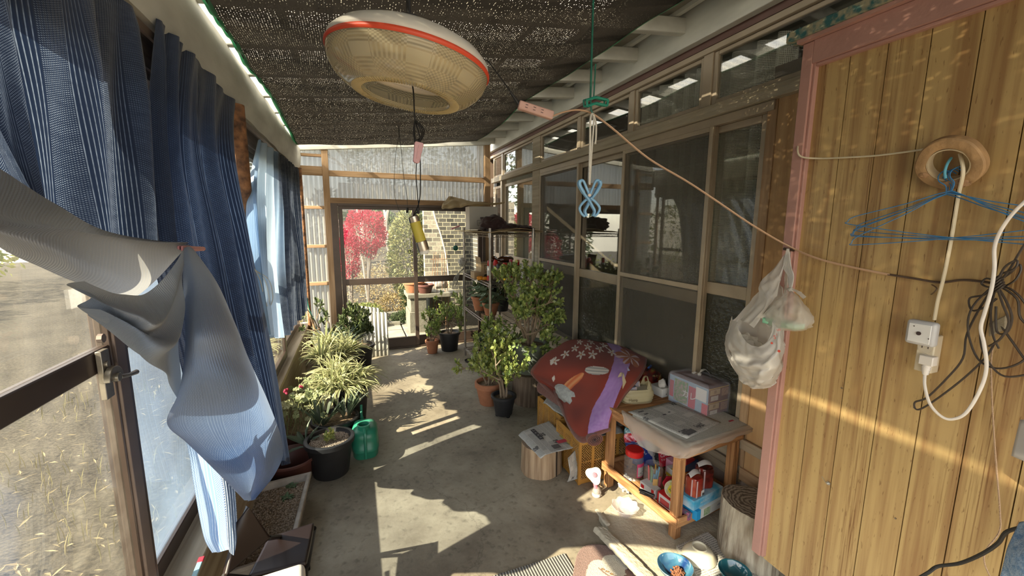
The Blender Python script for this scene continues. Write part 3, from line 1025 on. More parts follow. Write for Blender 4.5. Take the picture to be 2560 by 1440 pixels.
# second curtain
c2 = cloth_mat('navy curtain weave two', 1.0, 1.9, speck=(.20, .28, .45), tl=.20, gain=1.1)
r0 = [W(392, 45, x=-.53), W(450, 105, x=-.53), W(520, 178, x=-.53), W(590, 262, x=-.53)]
r1_ = [W(378, 330, x=-.50), W(440, 350, x=-.50), W(510, 370, x=-.50), W(588, 400, x=-.50)]
r2_ = [W(392, 620, x=-.48), W(480, 630, x=-.48), W(560, 640, x=-.48), W(632, 650, x=-.48)]
r3_ = [W(452, 890, x=-.45), W(540, 905, x=-.45), W(610, 910, x=-.44), W(684, 920, x=-.44)]
r4_ = [W(505, 1160, x=-.43), W(610, 1160, x=-.42), W(680, 1150, x=-.41), W(716, 1160, x=-.41)]
cf2 = lambda u, v: ramp([(0, NAVY), (.3, mixc(NAVY, MIDB, .35)), (.55, NAVY), (.8, mixc(NAVY, MIDB, .25)), (1, mixc(NAVY, (0, 0, 0), .4))], u)
q = MB(); q.net([r0, r1_, r2_, r3_, r4_], 200, 120, pleats(4.5, .028, 4), cf2)
tag(q.build('curtain', c2, smooth=180), 'second navy curtain, hanging between the nearest one and the thick rusty post', 'curtain', 'window curtains')
# far curtain
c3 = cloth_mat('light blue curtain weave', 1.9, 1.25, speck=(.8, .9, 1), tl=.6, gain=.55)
r0 = [W(645, 348, x=-.52), W(690, 378, x=-.52), W(722, 402, x=-.52), W(744, 422, x=-.52)]
r1_ = [W(622, 500, x=-.50), W(690, 500, x=-.50), W(720, 500, x=-.50), W(746, 505, x=-.50)]
r2_ = [W(632, 680, x=-.48), W(690, 670, x=-.48), W(730, 655, x=-.48), W(757, 640, x=-.48)]
r3_ = [W(655, 838, x=-.47), W(705, 842, x=-.47), W(738, 805, x=-.47), W(766, 772, x=-.47)]
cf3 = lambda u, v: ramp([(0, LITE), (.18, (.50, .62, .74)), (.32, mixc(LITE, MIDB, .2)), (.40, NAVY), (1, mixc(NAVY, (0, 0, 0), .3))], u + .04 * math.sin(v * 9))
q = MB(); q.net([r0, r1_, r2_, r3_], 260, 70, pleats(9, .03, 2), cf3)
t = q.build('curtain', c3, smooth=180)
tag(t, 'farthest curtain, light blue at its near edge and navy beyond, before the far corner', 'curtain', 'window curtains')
q = MB()
for dx in (0, 12, 22):
    q.tube(smooth_path([W(636 + dx * .3, 672 + dx * .3, x=-.455), W(650 + dx, 700, x=-.445), W(660 + dx, 740, x=-.445), W(668 + dx * .4, 765, x=-.45)]), .0022, 5)
q.build('tie_string', mat('white string', (.7, .68, .6), .8), t, label='thin pale tie strings')
# curtain rail hooks seen between the first two curtains
q = MB(); p = W(380, 75, x=-.54)
q.box(-.555, -.545, 0.0, 5.1, 2.105, 2.13)
struct('curtain_rail', q, brown_alu2)

# pale cloth pulled across and pinned
c4 = cloth_mat('pale draped weave', .9, .5, speck=(.35, .40, .5), tl=.35, gain=1.1, pit=1, sc=1.1)
t = thing('draped_curtain', 'pale grey and blue curtain end pulled across the window and pegged to the navy curtain', 'curtain', (-.42, 1.2, .7))
Wx = lambda r: [W(a, b_, x=c) for a, b_, c in r]
Wd = lambda r: [W(a, b_, x=c + .17 * min(1, max(0, (b_ - 610) / 150)) * min(1, max(.2, (1150 - b_) / 180))) for a, b_, c in r]
A = [Wx(r) for r in (
    [(-420, 330, -.50), (-150, 350, -.49), (0, 430, -.455), (130, 512, -.43), (250, 572, -.42), (380, 598, -.41), (468, 606, -.408)],
    [(-420, 400, -.46), (-150, 440, -.42), (0, 520, -.41), (130, 556, -.395), (250, 592, -.39), (380, 606, -.40), (468, 608, -.406)],
    [(-420, 440, -.43), (-150, 490, -.38), (0, 556, -.365), (130, 574, -.36), (250, 596, -.365), (380, 616, -.385), (467, 610, -.404)],
    [(-420, 460, -.42), (-150, 510, -.36), (0, 578, -.345), (130, 620, -.335), (250, 662, -.335), (380, 672, -.355), (465, 614, -.402)],
    [(-420, 490, -.45), (-150, 540, -.43), (0, 630, -.40), (100, 668, -.385), (200, 706, -.375), (340, 742, -.37), (462, 620, -.404)])]
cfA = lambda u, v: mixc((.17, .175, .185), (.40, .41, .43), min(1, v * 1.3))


def wr_(n, a, s=0):
    return lambda u, v: (a * (math.sin(v * n * 2 * PI + 3 * u + s) * (1 - .6 * u) + .6 * NZ.noise(V((u * 4, v * 6, s)))), 0, a * .3 * math.sin(v * n * PI + u * 6))


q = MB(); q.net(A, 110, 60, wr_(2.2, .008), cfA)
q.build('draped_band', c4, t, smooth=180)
B = [Wd(r) for r in (
    [(192, 704, -.378), (300, 740, -.372), (400, 712, -.372), (461, 622, -.404)],
    [(196, 728, -.36), (310, 776, -.335), (412, 775, -.335), (461, 670, -.385)],
    [(216, 755, -.375), (318, 815, -.345), (418, 838, -.325), (457, 740, -.37)],
    [(230, 775, -.36), (325, 840, -.33), (415, 888, -.315), (454, 830, -.36)],
    [(252, 796, -.385), (335, 868, -.37), (395, 935, -.355), (442, 1010, -.35)])]
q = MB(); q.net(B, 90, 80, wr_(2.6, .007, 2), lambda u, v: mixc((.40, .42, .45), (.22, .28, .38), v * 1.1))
q.build('hanging_fold', c4, t, smooth=180)
Cc = [Wd(r) for r in (
    [(460, 612, -.405), (466, 611, -.402), (472, 612, -.402), (480, 618, -.405)],
    [(455, 690, -.375), (485, 680, -.345), (515, 682, -.34), (538, 700, -.365)],
    [(449, 800, -.36), (500, 790, -.32), (550, 790, -.315), (592, 812, -.35)],
    [(443, 900, -.35), (510, 895, -.31), (580, 895, -.305), (642, 920, -.345)],
    [(432, 985, -.35), (520, 985, -.31), (610, 985, -.30), (680, 1010, -.34)],
    [(414, 1062, -.36), (525, 1065, -.31), (625, 1075, -.30), (706, 1092, -.34)],
    [(470, 1108, -.355), (550, 1118, -.315), (635, 1125, -.305), (708, 1140, -.34)],
    [(540, 1172, -.35), (595, 1180, -.32), (645, 1185, -.31), (684, 1188, -.335)],
    [(606, 1238, -.345), (618, 1242, -.335), (630, 1242, -.33), (642, 1238, -.335)],
    [(617, 1250, -.343), (621, 1252, -.338), (625, 1252, -.336), (630, 1251, -.338)])]
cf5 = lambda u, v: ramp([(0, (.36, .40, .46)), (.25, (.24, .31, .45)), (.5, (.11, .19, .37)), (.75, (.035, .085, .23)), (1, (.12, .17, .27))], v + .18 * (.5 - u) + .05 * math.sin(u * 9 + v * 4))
c5 = cloth_mat('blue draped weave', .5, .8, speck=(.45, .6, .85), tl=.35, gain=.8, pit=1, sc=1.1)
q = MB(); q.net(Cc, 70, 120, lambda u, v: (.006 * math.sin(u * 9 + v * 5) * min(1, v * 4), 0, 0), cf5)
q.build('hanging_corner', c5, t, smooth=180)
D = [Wx(r) for r in (
    [(425, 1030, -.39), (450, 1040, -.37), (480, 1060, -.38), (520, 1090, -.39)],
    [(466, 1110, -.40), (500, 1120, -.38), (535, 1150, -.39), (575, 1160, -.40)],
    [(484, 1210, -.40), (515, 1205, -.375), (552, 1205, -.38), (585, 1235, -.40)],
    [(498, 1290, -.40), (530, 1288, -.37), (562, 1290, -.375), (590, 1315, -.40)],
    [(512, 1350, -.40), (535, 1345, -.375), (565, 1345, -.375), (592, 1350, -.395)],
    [(530, 1382, -.40), (550, 1380, -.38), (572, 1376, -.38), (590, 1394, -.40)])]
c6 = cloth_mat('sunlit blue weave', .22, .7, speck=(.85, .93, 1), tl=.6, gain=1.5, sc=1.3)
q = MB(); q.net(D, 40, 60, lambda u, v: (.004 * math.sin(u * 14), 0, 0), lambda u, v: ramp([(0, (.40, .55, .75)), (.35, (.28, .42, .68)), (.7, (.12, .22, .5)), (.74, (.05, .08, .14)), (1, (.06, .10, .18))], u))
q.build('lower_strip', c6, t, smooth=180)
# the peg
pegp = mat('faded pink plastic', (.62, .26, .27), .45, var=.2, sc=40)


def peg(name, a, b_, w, m, label, grp=None, nrm=V((1, 0, 0))):
    a, b_ = V(a), V(b_)
    t = thing(name, label, 'clothes peg', a.lerp(b_, .5), grp)
    d = (b_ - a); L_ = d.length; d.normalize()
    s_ = d.cross(nrm).normalized(); n_ = s_.cross(d)
    for sg in (-1, 1):
        q = MB()
        pl = [(0, -.5), (.08, -.62), (.55, -.5), (.93, -.45), (1, -.2), (1, .2), (.93, .45), (.55, .5), (.08, .62), (0, .5)]
        q.prism([(x * L_, y * w) for x, y in pl], a + n_ * (sg * .0035 - .0022), d, s_, n_ * .0045)
        q.prism([(x * L_, y * w) for x, y in ((.15, -.12), (.8, -.12), (.8, .12), (.15, .12))], a + n_ * (sg * .0055 - .0012), d, s_, n_ * .0024)
        q.build('arm', m, t, bevel=.0012)
    q = MB(); q.tube([a + d * L_ * .45 - s_ * w * .3, a + d * L_ * .45 + s_ * w * .3], .0042, 8)
    q.build('spring', mat('spring steel', (.4, .35, .3), .4, metal=.9), t)
    return t


peg('clothes_peg', W(450, 622, x=-.39), W(508, 622, x=-.40), .013, pegp, 'faded pink clothes peg pinning the pale cloth to the navy curtain')

# ================================================================ LAMP
LC = V((.166, 1.23, 1.985))
t = thing('ceiling_lamp', 'round pendant lamp with red band and amber plaid plastic shade under the net', 'lamp', LC)
M8 = Matrix.Rotation(math.radians(7.5), 3, 'Y') @ Matrix.Rotation(math.radians(2), 3, 'X') * .965
q = MB(); q.lathe([(.222, .004), (.219, .022), (.20, .042), (.165, .060), (.12, .072), (.06, .078), (.012, .080)], LC, 64, M8)
q.build('lamp_cover', mat('aged white plastic', (.70, .67, .60), .4, var=.25, sc=5, bump=.05), t, smooth=60, solid=.003)
q = MB(); q.lathe([(.2225, -.006), (.2265, -.003), (.2265, .004), (.2225, .008)], LC, 64, M8)
q.build('band', mat('red band', (.66, .075, .03), .45), t, label='orange-red band', smooth=60)
m, nt, b, out = new_mat('amber plaid plastic')
L = nt.links.new
b.inputs['Base Color'].default_value = (.66, .60, .42, 1); b.inputs['Roughness'].default_value = .15
b.inputs['Coat Weight'].default_value = .5
tc = _n(nt, 'ShaderNodeTexCoord'); sp = _n(nt, 'ShaderNodeSeparateXYZ'); L(tc.outputs['UV'], sp.inputs[0])


def stripes(src, n, grp, thr):
    f = math_(nt, 'SINE', math_(nt, 'MULTIPLY', src, 2 * PI * n))
    g = math_(nt, 'SINE', math_(nt, 'MULTIPLY', src, 2 * PI * grp))
    return math_(nt, 'MULTIPLY', math_(nt, 'GREATER_THAN', f, thr), math_(nt, 'GREATER_THAN', g, -.35))


su = stripes(sp.outputs[0], 108, 9, .0)
sv = stripes(sp.outputs[1], 20, 2.4, .0)
pt = math_(nt, 'ABSOLUTE', math_(nt, 'SUBTRACT', su, sv))
bu = _n(nt, 'ShaderNodeBump'); bu.inputs['Strength'].default_value = .8; bu.inputs['Distance'].default_value = .004
L(pt, bu.inputs['Height']); L(bu.outputs[0], b.inputs['Normal'])
tr_ = _n(nt, 'ShaderNodeBsdfTransparent', i0=(.95, .88, .70, 1)); tlb = _n(nt, 'ShaderNodeBsdfTranslucent', i0=(.85, .78, .58, 1))
s1 = _n(nt, 'ShaderNodeMixShader', i0=.45); L(b.outputs[0], s1.inputs[1]); L(tlb.outputs[0], s1.inputs[2])
s2 = _n(nt, 'ShaderNodeMixShader'); L(math_(nt, 'ADD', math_(nt, 'MULTIPLY', pt, .42), .12), s2.inputs[0])
L(s1.outputs[0], s2.inputs[1]); L(tr_.outputs[0], s2.inputs[2]); L(s2.outputs[0], out.inputs[0])
q = MB(); prof = [(.222, 0), (.221, -.016), (.214, -.036), (.200, -.055), (.180, -.072), (.156, -.085), (.138, -.090), (.126, -.088), (.120, -.078)]
q.lathe(prof, LC, 128, M8)
lsh = q.build('lamp_shade', m, t, smooth=60)
q = MB()
for k in range(120):
    a = 2 * PI * k / 120
    q.tube([LC + M8 @ V((r * math.cos(a), r * math.sin(a), z)) for r, z in ((.150, -.0875), (.136, -.0915), (.124, -.088))], .0016, 4)
q.build('shade_rim', mat('amber rim', (.70, .58, .32), .2, tl=.4), lsh)
q = MB(); q.lathe([(.205, -.002), (.08, .010), (.005, .012)], LC, 48, M8)
q.tube([LC + M8 @ V((.10 * math.cos(a), .10 * math.sin(a), -.018)) for a in [2 * PI * k / 32 for k in range(31)]], .014, 12)
q.tube([LC + M8 @ V((.155 * math.cos(a), .155 * math.sin(a), -.016)) for a in [2 * PI * k / 40 for k in range(39)]], .013, 12)
q.build('reflector', mat('cream enamel', (.80, .72, .62), .35), t)
blk = mat('black cord', (.012, .011, .010), .6)
q = MB(); q.tube([LC + V((0, 0, .09)), V((LC.x, LC.y, 2.30))], .006, 8); q.tube([LC + V((0, 0, .09)), LC + V((0, 0, .12))], .03, 16)
q.build('suspension', blk, t)
q = MB()
c0 = LC + M8 @ V((0, 0, -.02))
q.tube(smooth_path([c0, W(1033, 225, y=1.22), W(1036, 280, y=1.22), W(1040, 310, y=1.22), W(1050, 345, y=1.21), W(1042, 370, y=1.21)]), .0022, 6)
for k in range(3):
    q.tube(smooth_path([W(1038, 300, y=1.215), W(1050 + 4 * k, 320, y=1.21), W(1054 + 2 * k, 340, y=1.22), W(1040, 350 + 6 * k, y=1.215), W(1036 - k, 325, y=1.22), W(1038, 300, y=1.215)]), .002, 5)
q.build('pull_cord', blk, t)

cl = peg('clothes_peg', W(1048, 356, y=1.20), W(1040, 408, y=1.20), .020, mat('pale pink plastic', (.72, .42, .45), .45, tl=.2), 'pale pink clothes peg holding the torch strap under the lamp', None, V((0, -1, 0)))
t = thing('torch', 'small yellow torch hanging on a black strap below the lamp', 'torch', W(1048, 600, y=1.20))
a, b_ = W(1034, 545, y=1.20), W(1062, 632, y=1.20)
d = (b_ - a).normalized()
pp = lambda f: a + (b_ - a) * f
q = MB(); q.tube([pp(.03), pp(.12), pp(.15), pp(.66)], [.0135, .0145, .0150, .0150], 24); q.build('body', mat('mustard rubber', (.50, .42, .06), .6, var=.1), t, label='yellow grip')
mc_ = mat('brushed metal', (.55, .50, .42), .3, metal=.9, var=.2, sc=40)
q = MB(); q.tube([pp(-.06), pp(-.04), pp(.10), pp(.12)], [.010, .0142, .0148, .0142], 24); q.build('metal_cap', mc_, t)
q = MB(); q.tube([pp(.66), pp(.67), pp(.9), pp(.93)], [.0150, .0158, .0160, .0155], 24)
q.build('head', mc_, t, label='silver head')
q = MB(); q.tube([pp(.93), pp(1.02)], [.0150, .0135], 20); q.build('lens', mat('clear lens', (.8, .8, .78), .1, alpha=.6), t)
q = MB()
q.tube(smooth_path([W(1042, 400, y=1.20), W(1040, 440, y=1.20), W(1044, 490, y=1.20), W(1046, 522, y=1.20), pp(-.05)]), .0028, 6, flat=.4)
q.tube(smooth_path([W(1050, 385, y=1.205), W(1051, 440, y=1.205), W(1049, 500, y=1.205), pp(-.05)]), .0034, 6, flat=.4)
q.tube([W(1045, 520, y=1.20), W(1045, 534, y=1.20)], .0045, 8)
q.build('strap', blk, t)
q = MB()
Y = 3.9
q.tube([W(998, 340, y=Y), W(998, 338, y=Y) + V((0, 0, .13))], .004, 5)
q.tube(smooth_path([W(998, 338, y=Y), W(990, 380, y=Y), W(986, 430, y=Y), W(986, 480, y=Y), W(992, 510, y=Y), W(1003, 535, y=Y), W(1020, 552, y=Y)]), .0055, 5, flat=.35)
q.tube(smooth_path([W(998, 338, y=Y), W(1003, 375, y=Y), W(1009, 440, y=Y), W(1017, 490, y=Y), W(1018, 525, y=Y)]), .006, 5, flat=.35)
q.tube([W(1018, 520, y=Y), W(1018, 532, y=Y)], .012, 8)
tag(q.build('hanging_strap', blk), 'thin black strap loops hanging from the net left of the torch', 'strap')

# ================================================================ CABLES ON THE LINE
tan = mat('tan cable', (.55, .36, .24), .5, var=.1)
t = thing('extension_socket', 'dusty pink extension socket hanging in the air beside the lamp', 'extension socket', W(1340, 270, y=1.22))
a, b_ = W(1296, 262, y=1.22), W(1382, 290, y=1.20)
d = (b_ - a).normalized(); s_ = d.cross(V((0, -1, 0))).normalized(); n_ = s_.cross(d)
q = MB(); q.obox(a - s_ * .013 - n_ * .010, (b_ - a), s_ * .026, n_ * .020); hs_ = q.build('housing', mat('dusty pink plastic', (.62, .38, .32), .5, var=.2, sc=30), t, bevel=.004)
q = MB(); dk = mat('dark slot', (.05, .03, .03), .7)
for k in range(3):
    for w_ in (-.004, .004):
        q.obox(a + d * (.02 + .025 * k) + s_ * (w_ - .001) + n_ * .0095, d * .008, s_ * .0016, n_ * .001)
q.obox(a + d * .002 - s_ * .0133 - n_ * .0008, d * ((b_ - a).length - .004), s_ * .0002, n_ * .0016)
q.build('slot', dk, hs_)
q = MB(); q.tube(smooth_path([W(1218, 150, y=1.24), W(1248, 190, y=1.23), W(1275, 228, y=1.22), W(1292, 252, y=1.22)]), .0022, 6); q.tube([W(1275, 228, y=1.22), W(1296, 260, y=1.22)], [.003, .0065], 10)
tag(q.build('lamp_flex', blk), 'black flex running from the lamp down to the pink socket', 'cable')
q = MB()
pts = [W(1382, 290, y=1.20), W(1410, 280, y=1.2), W(1445, 275, y=1.21), W(1480, 284, y=1.22), W(1530, 320, y=1.2), W(1620, 395, y=1.17), W(1720, 455, y=1.13), W(1800, 508, y=1.10), W(1880, 562, y=1.06), W(1965, 612, x=1.455), W(2040, 645, x=1.470), W(2130, 668, x=1.480), W(2225, 687, x=1.482)]
q.tube(smooth_path(pts), .0044, 8, flat=.6)
q2 = MB(); q2.tube(smooth_path([W(2220, 686, x=1.482), W(2290, 697, x=1.482), W(2350, 706, x=1.482), W(2410, 700, x=1.482), W(2485, 708, x=1.47)]), .0032, 8)
t = tag(q.build('cable', tan, loc=W(1620, 395, y=1.17)), 'tan twin cable stretched from the pink socket across to the wood panel', 'cable')
q2.build('dark_section', mat('brown cable', (.08, .05, .035), .5), t, label='dark brown section')
# green line with clamp
grn = mat('green plastic', (.02, .16, .11), .4, tl=.2)
t = thing('hanging_hook', 'green plastic line hook hanging from the net edge above the blue clip', 'hook', W(1490, 255, y=1.2))
q = MB(); q.tube([W(1484, -30, y=1.22), W(1476, 245, y=1.21)], .0032, 6); q.tube([W(1489, 160, y=1.21), W(1484, 250, y=1.21)], .0022, 6); q.tube([W(1476, 245, y=1.21), W(1478, 275, y=1.205), W(1484, 290, y=1.205)], .003, 6)
q.build('line', grn, t)
q = MB(); A_ = [W(x, y, y=1.205) for x, y in ((1467, 250), (1490, 243), (1520, 250), (1518, 264), (1490, 258), (1468, 266))]
cc = sum(A_, V((0, 0, 0))) / 6
for i in range(6):
    q.tube([A_[i], A_[(i + 1) % 6]], .004, 6)
for i in range(6):
    q.tube([A_[i] + V((0, .02, .004)), A_[(i + 1) % 6] + V((0, .02, .004))], .003, 6)
    q.tube([A_[i], A_[i] + V((0, .02, .004))], .003, 6)
q.build('frame', mat('clear green plastic', (.04, .38, .28), .25, alpha=.85, tl=.3), t)
wcord = mat('white cord', (.68, .66, .60), .8, bump=.4, bs=300)
t = thing('towel_clip', 'light blue towel clip hanging on a white cord', 'clip', W(1472, 500, y=1.2))
q = MB(); q.tube(smooth_path([W(1480, 284, y=1.205), W(1476, 300, y=1.195), W(1475, 360, y=1.2), W(1473, 460, y=1.2)]), .0036, 8)
q.tube(smooth_path([W(1482, 284, y=1.205), W(1484, 310, y=1.2), W(1479, 380, y=1.2), W(1474, 462, y=1.2)]), .003, 8)
q.tube(smooth_path([W(1484, 288, y=1.2), W(1490, 310, y=1.195), W(1490, 340, y=1.195), W(1488, 360, y=1.195)]), [.003] * 18 + [.0042], 6)
q.build('cord', wcord, t, label='white cord')
blue = mat('sky blue plastic', (.24, .48, .74), .4, var=.1, sc=30)
for sg, side in ((1, 1), (-1, -1)):
    q = MB()
    X = lambda x: 1474 + side * x
    path = [(24, 452), (26, 462), (14, 484), (2, 500), (-6, 515), (-12, 528), (-8, 540)]
    top = [W(X(x), y, y=1.2 + .004 * side) for x, y in path]
    q.tube(smooth_path(top), [.0068 + .002 * (i < 12) for i in range(37)], 8, flat=.7)
    path2 = [(-2, 494), (-16, 506), (-25, 520), (-20, 534), (-12, 541)]
    q.tube(smooth_path([W(X(x), y, y=1.2 + .004 * side) for x, y in path2]), .0042, 8)
    path3 = [(24, 452), (16, 452), (6, 474), (-1, 492)]
    q.tube(smooth_path([W(X(x), y, y=1.2 + .004 * side) for x, y in path3]), .0042, 8)
    q.build('arm', blue, t)
q = MB(); q.tube([W(1474, 488, y=1.185), W(1474, 488, y=1.215)], .005, 10); q.build('pivot', mat('spring steel', (.4, .35, .3), .4, metal=.9), t)

# ================================================================ THINGS ON THE PANEL
XQ = 1.478
t = thing('tape_roll', 'worn roll of brown parcel tape hanging on the wood panel above the hangers', 'tape', W(2377, 408, x=XQ))
tp = mat('brown tape roll', (.47, .29, .14), .7, var=.4, sc=18, bump=.6, bs=30)
C_ = W(2377, 408, x=XQ - .02)
MT = Matrix.Rotation(math.radians(-90), 3, 'Y') @ Matrix.Rotation(math.radians(-28), 3, 'Y')
q = MB(); q.lathe([(.044, -.014), (.066, -.014), (.0695, -.008), (.0695, .010), (.066, .014), (.058, .0155), (.05, .0165), (.044, .014), (.044, -.014)], C_, 48, MT, wob=.05)
q.build('tape', tp, t)
q = MB(); q.lathe([(.0438, -.012), (.0405, -.012), (.0405, .0135), (.0438, .0135)], C_, 40, MT)
q.build('core', mat('cardboard core', (.52, .42, .28), .8), t)
q = MB(); q.blob(C_ + MT @ V((-.052, -.012, .016)), (.010, .030, .004), .5, 4, 8, M=MT, seed=2); q.blob(C_ + MT @ V((-.02, .05, .016)), (.008, .012, .003), .5, 4, 6, M=MT, seed=5)
q.build('torn_edge', mat('torn tape', (.40, .24, .13), .9, bump=.8), t)
bw = mat('blue hanger wire', (.045, .20, .44), .35)
ap = W(2374, 478, x=XQ - .012)
h0 = thing('wire_hanger', 'x', 'clothes hanger', ap, 'blue wire hangers')
q = MB()
loc_ = [(0, 0, 0), (0, .03, -.012), (0, .085, -.040), (0, .175, -.077), (0, .205, -.092), (0, .212, -.104), (0, .200, -.112), (0, 0, -.118), (0, -.2, -.112), (0, -.212, -.104), (0, -.205, -.092), (0, -.175, -.077), (0, -.085, -.040), (0, -.03, -.012), (0, 0, 0)]
q.tube([ap + p for p in smooth_path(loc_, 4)], .0013, 6)
q.build('frame', bw, h0)
q = MB(); q.tube([ap + V(p) for p in smooth_path([(0, 0, 0), (0, 0, .02), (0, .012, .035), (0, .012, .05), (0, 0, .06), (0, -.012, .052)], 4)], .0013, 6)
q.build('hook', bw, h0)
hl = ['frontmost of the blue wire hangers under the tape roll, its left tip highest', 'blue wire hanger just behind the front one, hanging level', 'blue wire hanger tilted down to the right under the tape roll', 'blue wire hanger whose left tip hangs lowest of the bunch', 'hindmost blue wire hanger lying flat on the wood panel']
for k, (rx, rz, dx) in enumerate(((7, 5, -.014), (2, -3, -.006), (-2, 2, -.002), (-9, 7, -.01), (0, -1, .004))):
    h = h0 if k == 0 else copy_tree(h0)
    h['label'] = hl[k]
    h.location = ap + V((dx, .004 * k - .01, -.002 * k))
    h.rotation_euler = (math.radians(rx), 0, math.radians(rz))
ivory = mat('ivory cable', (.66, .58, .42), .5)
q = MB(); q.tube(smooth_path([W(2400, 385, x=XQ - .02), W(2408, 430, x=XQ - .03), W(2396, 490, x=XQ - .004), W(2378, 600, x=XQ), W(2360, 690, x=XQ), W(2345, 750, x=XQ), W(2336, 800, x=XQ)]), .0045, 8, flat=.7)
tag(q.build('ivory_cable', ivory), 'flat ivory cable running down from the tape roll to the night sensor', 'cable')
q = MB(); q.tube(smooth_path([W(2378, 395, x=XQ - .012), W(2368, 410, x=XQ - .03), W(2362, 430, x=XQ - .03), W(2364, 446, x=XQ - .03)]), .0032, 8)
tag(q.build('blue_string', mat('blue string', (.12, .42, .58), .7)), 'short blue string looped through the tape roll', 'string')
q = MB(); q.tube(smooth_path([W(1999, 352, x=1.49), W(1994, 375, x=1.462), W(2004, 392, x=1.462), W(2050, 396, x=1.484), W(2110, 394, x=1.487), W(2180, 390, x=1.487), W(2250, 382, x=1.487), W(2325, 371, x=1.485)]), .0028, 8)
tag(q.build('cream_cable', ivory), 'thin cream cable wrapped round the pink edge and running to the tape roll', 'cable')
t = thing('night_sensor', 'white square plug-in night light sensor above the outlet', 'sensor', W(2322, 862, x=XQ))
q = MB(); a = W(2281, 852, x=XQ); b_ = W(2366, 806, x=XQ)
q.obox((XQ - .045, a.y, a.z), (0, b_.y - a.y, 0), (0, 0, b_.z - a.z), (.026, 0, 0)); q.build('housing', mat('frosted white', (.62, .62, .64), .35, tl=.2), t, bevel=.009, segs=4)
q = MB(); q.obox((XQ - .0475, a.y - .008, a.z + .008), (0, b_.y - a.y + .016, 0), (0, 0, b_.z - a.z - .016), (.003, 0, 0)); fpl = q.build('face_plate', mat('white face', (.74, .74, .74), .3), t, bevel=.003)
cm = V((XQ - .048, (a.y + b_.y) / 2, (a.z + b_.z) / 2))
q = MB(); q.tube([cm, cm - V((.002, 0, 0))], .0052, 16); q.tube([cm + V((0, .012, .018)), cm + V((-.001, .012, .018))], .0015, 6); q.tube([cm + V((0, -.022, -.010)), cm + V((-.001, -.022, -.010))], .0015, 6)
q.build('eye', dk, fpl, label='dark sensor eye')
t = thing('power_outlet', 'ivory surface outlet on the wood panel with one plug in it', 'outlet', W(2322, 925, x=XQ))
a = W(2293, 922, x=XQ); b_ = W(2352, 840, x=XQ)
q = MB(); q.obox((XQ - .020, a.y, a.z), (0, b_.y - a.y, 0), (0, 0, b_.z - a.z), (.036, 0, 0)); q.build('body', mat('ivory plastic', (.62, .55, .42), .4), t, bevel=.003)
cy = (a.y + b_.y) / 2
for zz in (W(2323, 869, x=XQ - .02).z, W(2320, 900, x=XQ - .02).z):
    q = MB(); q.tube([(XQ - .0195, cy, zz), (XQ - .022, cy, zz)], .0165, 24); sf_ = q.build('socket_face', mat('ivory plastic face', (.58, .52, .41), .45), t)
    q = MB()
    for s_ in (-1, 1): q.box(XQ - .0228, XQ - .0218, cy + s_ * .0065 - .001, cy + s_ * .0065 + .001, zz - .004, zz + .004)
    q.build('slot', dk, sf_)
t = thing('power_plug', 'white plug with thick white cable in the lower outlet socket', 'plug', W(2320, 905, x=XQ))
wht = mat('white vinyl', (.72, .68, .64), .4)
p = W(2319, 900, x=XQ - .03)
q = MB(); q.obox(p + V((-.01, -.015, -.014)), (0, .03, 0), (0, 0, .026), (.026, 0, 0)); q.tube([p + V((0, 0, -.014)), p + V((-.002, 0, -.042))], [.010, .006], 10)
pb_ = q.build('plug_body', wht, t, bevel=.003)
q = MB()
for k in range(6): q.tube([p + V((0, 0, -.018 - .004 * k)), p + V((0, 0, -.0205 - .004 * k))], .0105 - .0007 * k, 12)
q.build('strain_relief', wht, pb_)
q = MB(); q.tube(smooth_path([p + V((-.002, 0, -.04)), W(2312, 965, x=1.44), W(2325, 1010, x=1.44), W(2352, 1040, x=1.445), W(2380, 1048, x=1.45), W(2415, 1032, x=1.45), W(2450, 975, x=1.45), W(2466, 920, x=1.445), W(2460, 860, x=1.44), W(2452, 820, x=1.44), W(2462, 780, x=1.435), W(2478, 725, x=1.43), W(2486, 670, x=1.43), W(2486, 620, x=1.43), W(2500, 580, x=1.425), W(2535, 530, x=1.42), W(2600, 470, x=1.42)]), .0038, 10, flat=.75)
q.build('power_cable', wht, t)
# black cord bundle
bc = mat('dark brown flex', (.05, .038, .03), .55)
K = (2492, 706)
q = MB()
loops = [[(0, 0), (-40, 60), (-75, 130), (-85, 190), (-125, 240), (-175, 288), (-205, 300), (-200, 318), (-170, 305), (-95, 250), (-30, 190), (-5, 150)],
         [(0, 0), (-30, 30), (-68, 40), (-62, 70), (-30, 62), (0, 40)], [(0, 0), (-60, 60), (-72, 120), (-48, 190), (0, 215), (60, 200), (110, 150)],
         [(0, 0), (-35, 80), (-40, 150), (-20, 200), (20, 235), (90, 228)], [(0, 5), (40, 20), (75, 60), (90, 120), (130, 170)],
         [(0, 5), (50, 40), (60, 90), (110, 130), (140, 140)], [(5, 0), (30, -30), (60, -80), (100, -140)], [(0, 0), (20, -38), (50, -55), (45, -35), (12, -22)],
         [(5, -5), (35, -25), (55, -45), (60, -30), (45, -5), (20, 10)], [(0, 0), (-25, -10), (-38, 3), (-20, 12), (0, 5)], [(2, 10), (25, 50), (38, 90), (25, 125), (0, 122), (-2, 60)],
         [(0, 10), (15, 55), (30, 100), (10, 140), (-20, 160)], [(5, 100), (40, 150), (85, 210), (140, 250)], [(0, 0), (-15, 70), (-10, 130), (5, 165)]]
for k, lp in enumerate(loops):
    q.tube(smooth_path([W(K[0] + a, K[1] + b_, x=1.474 - .006 * (k % 4) - (.008 if 0 < i < len(lp) - 1 else 0)) for i, (a, b_) in enumerate(lp)], 5), .0024, 6)
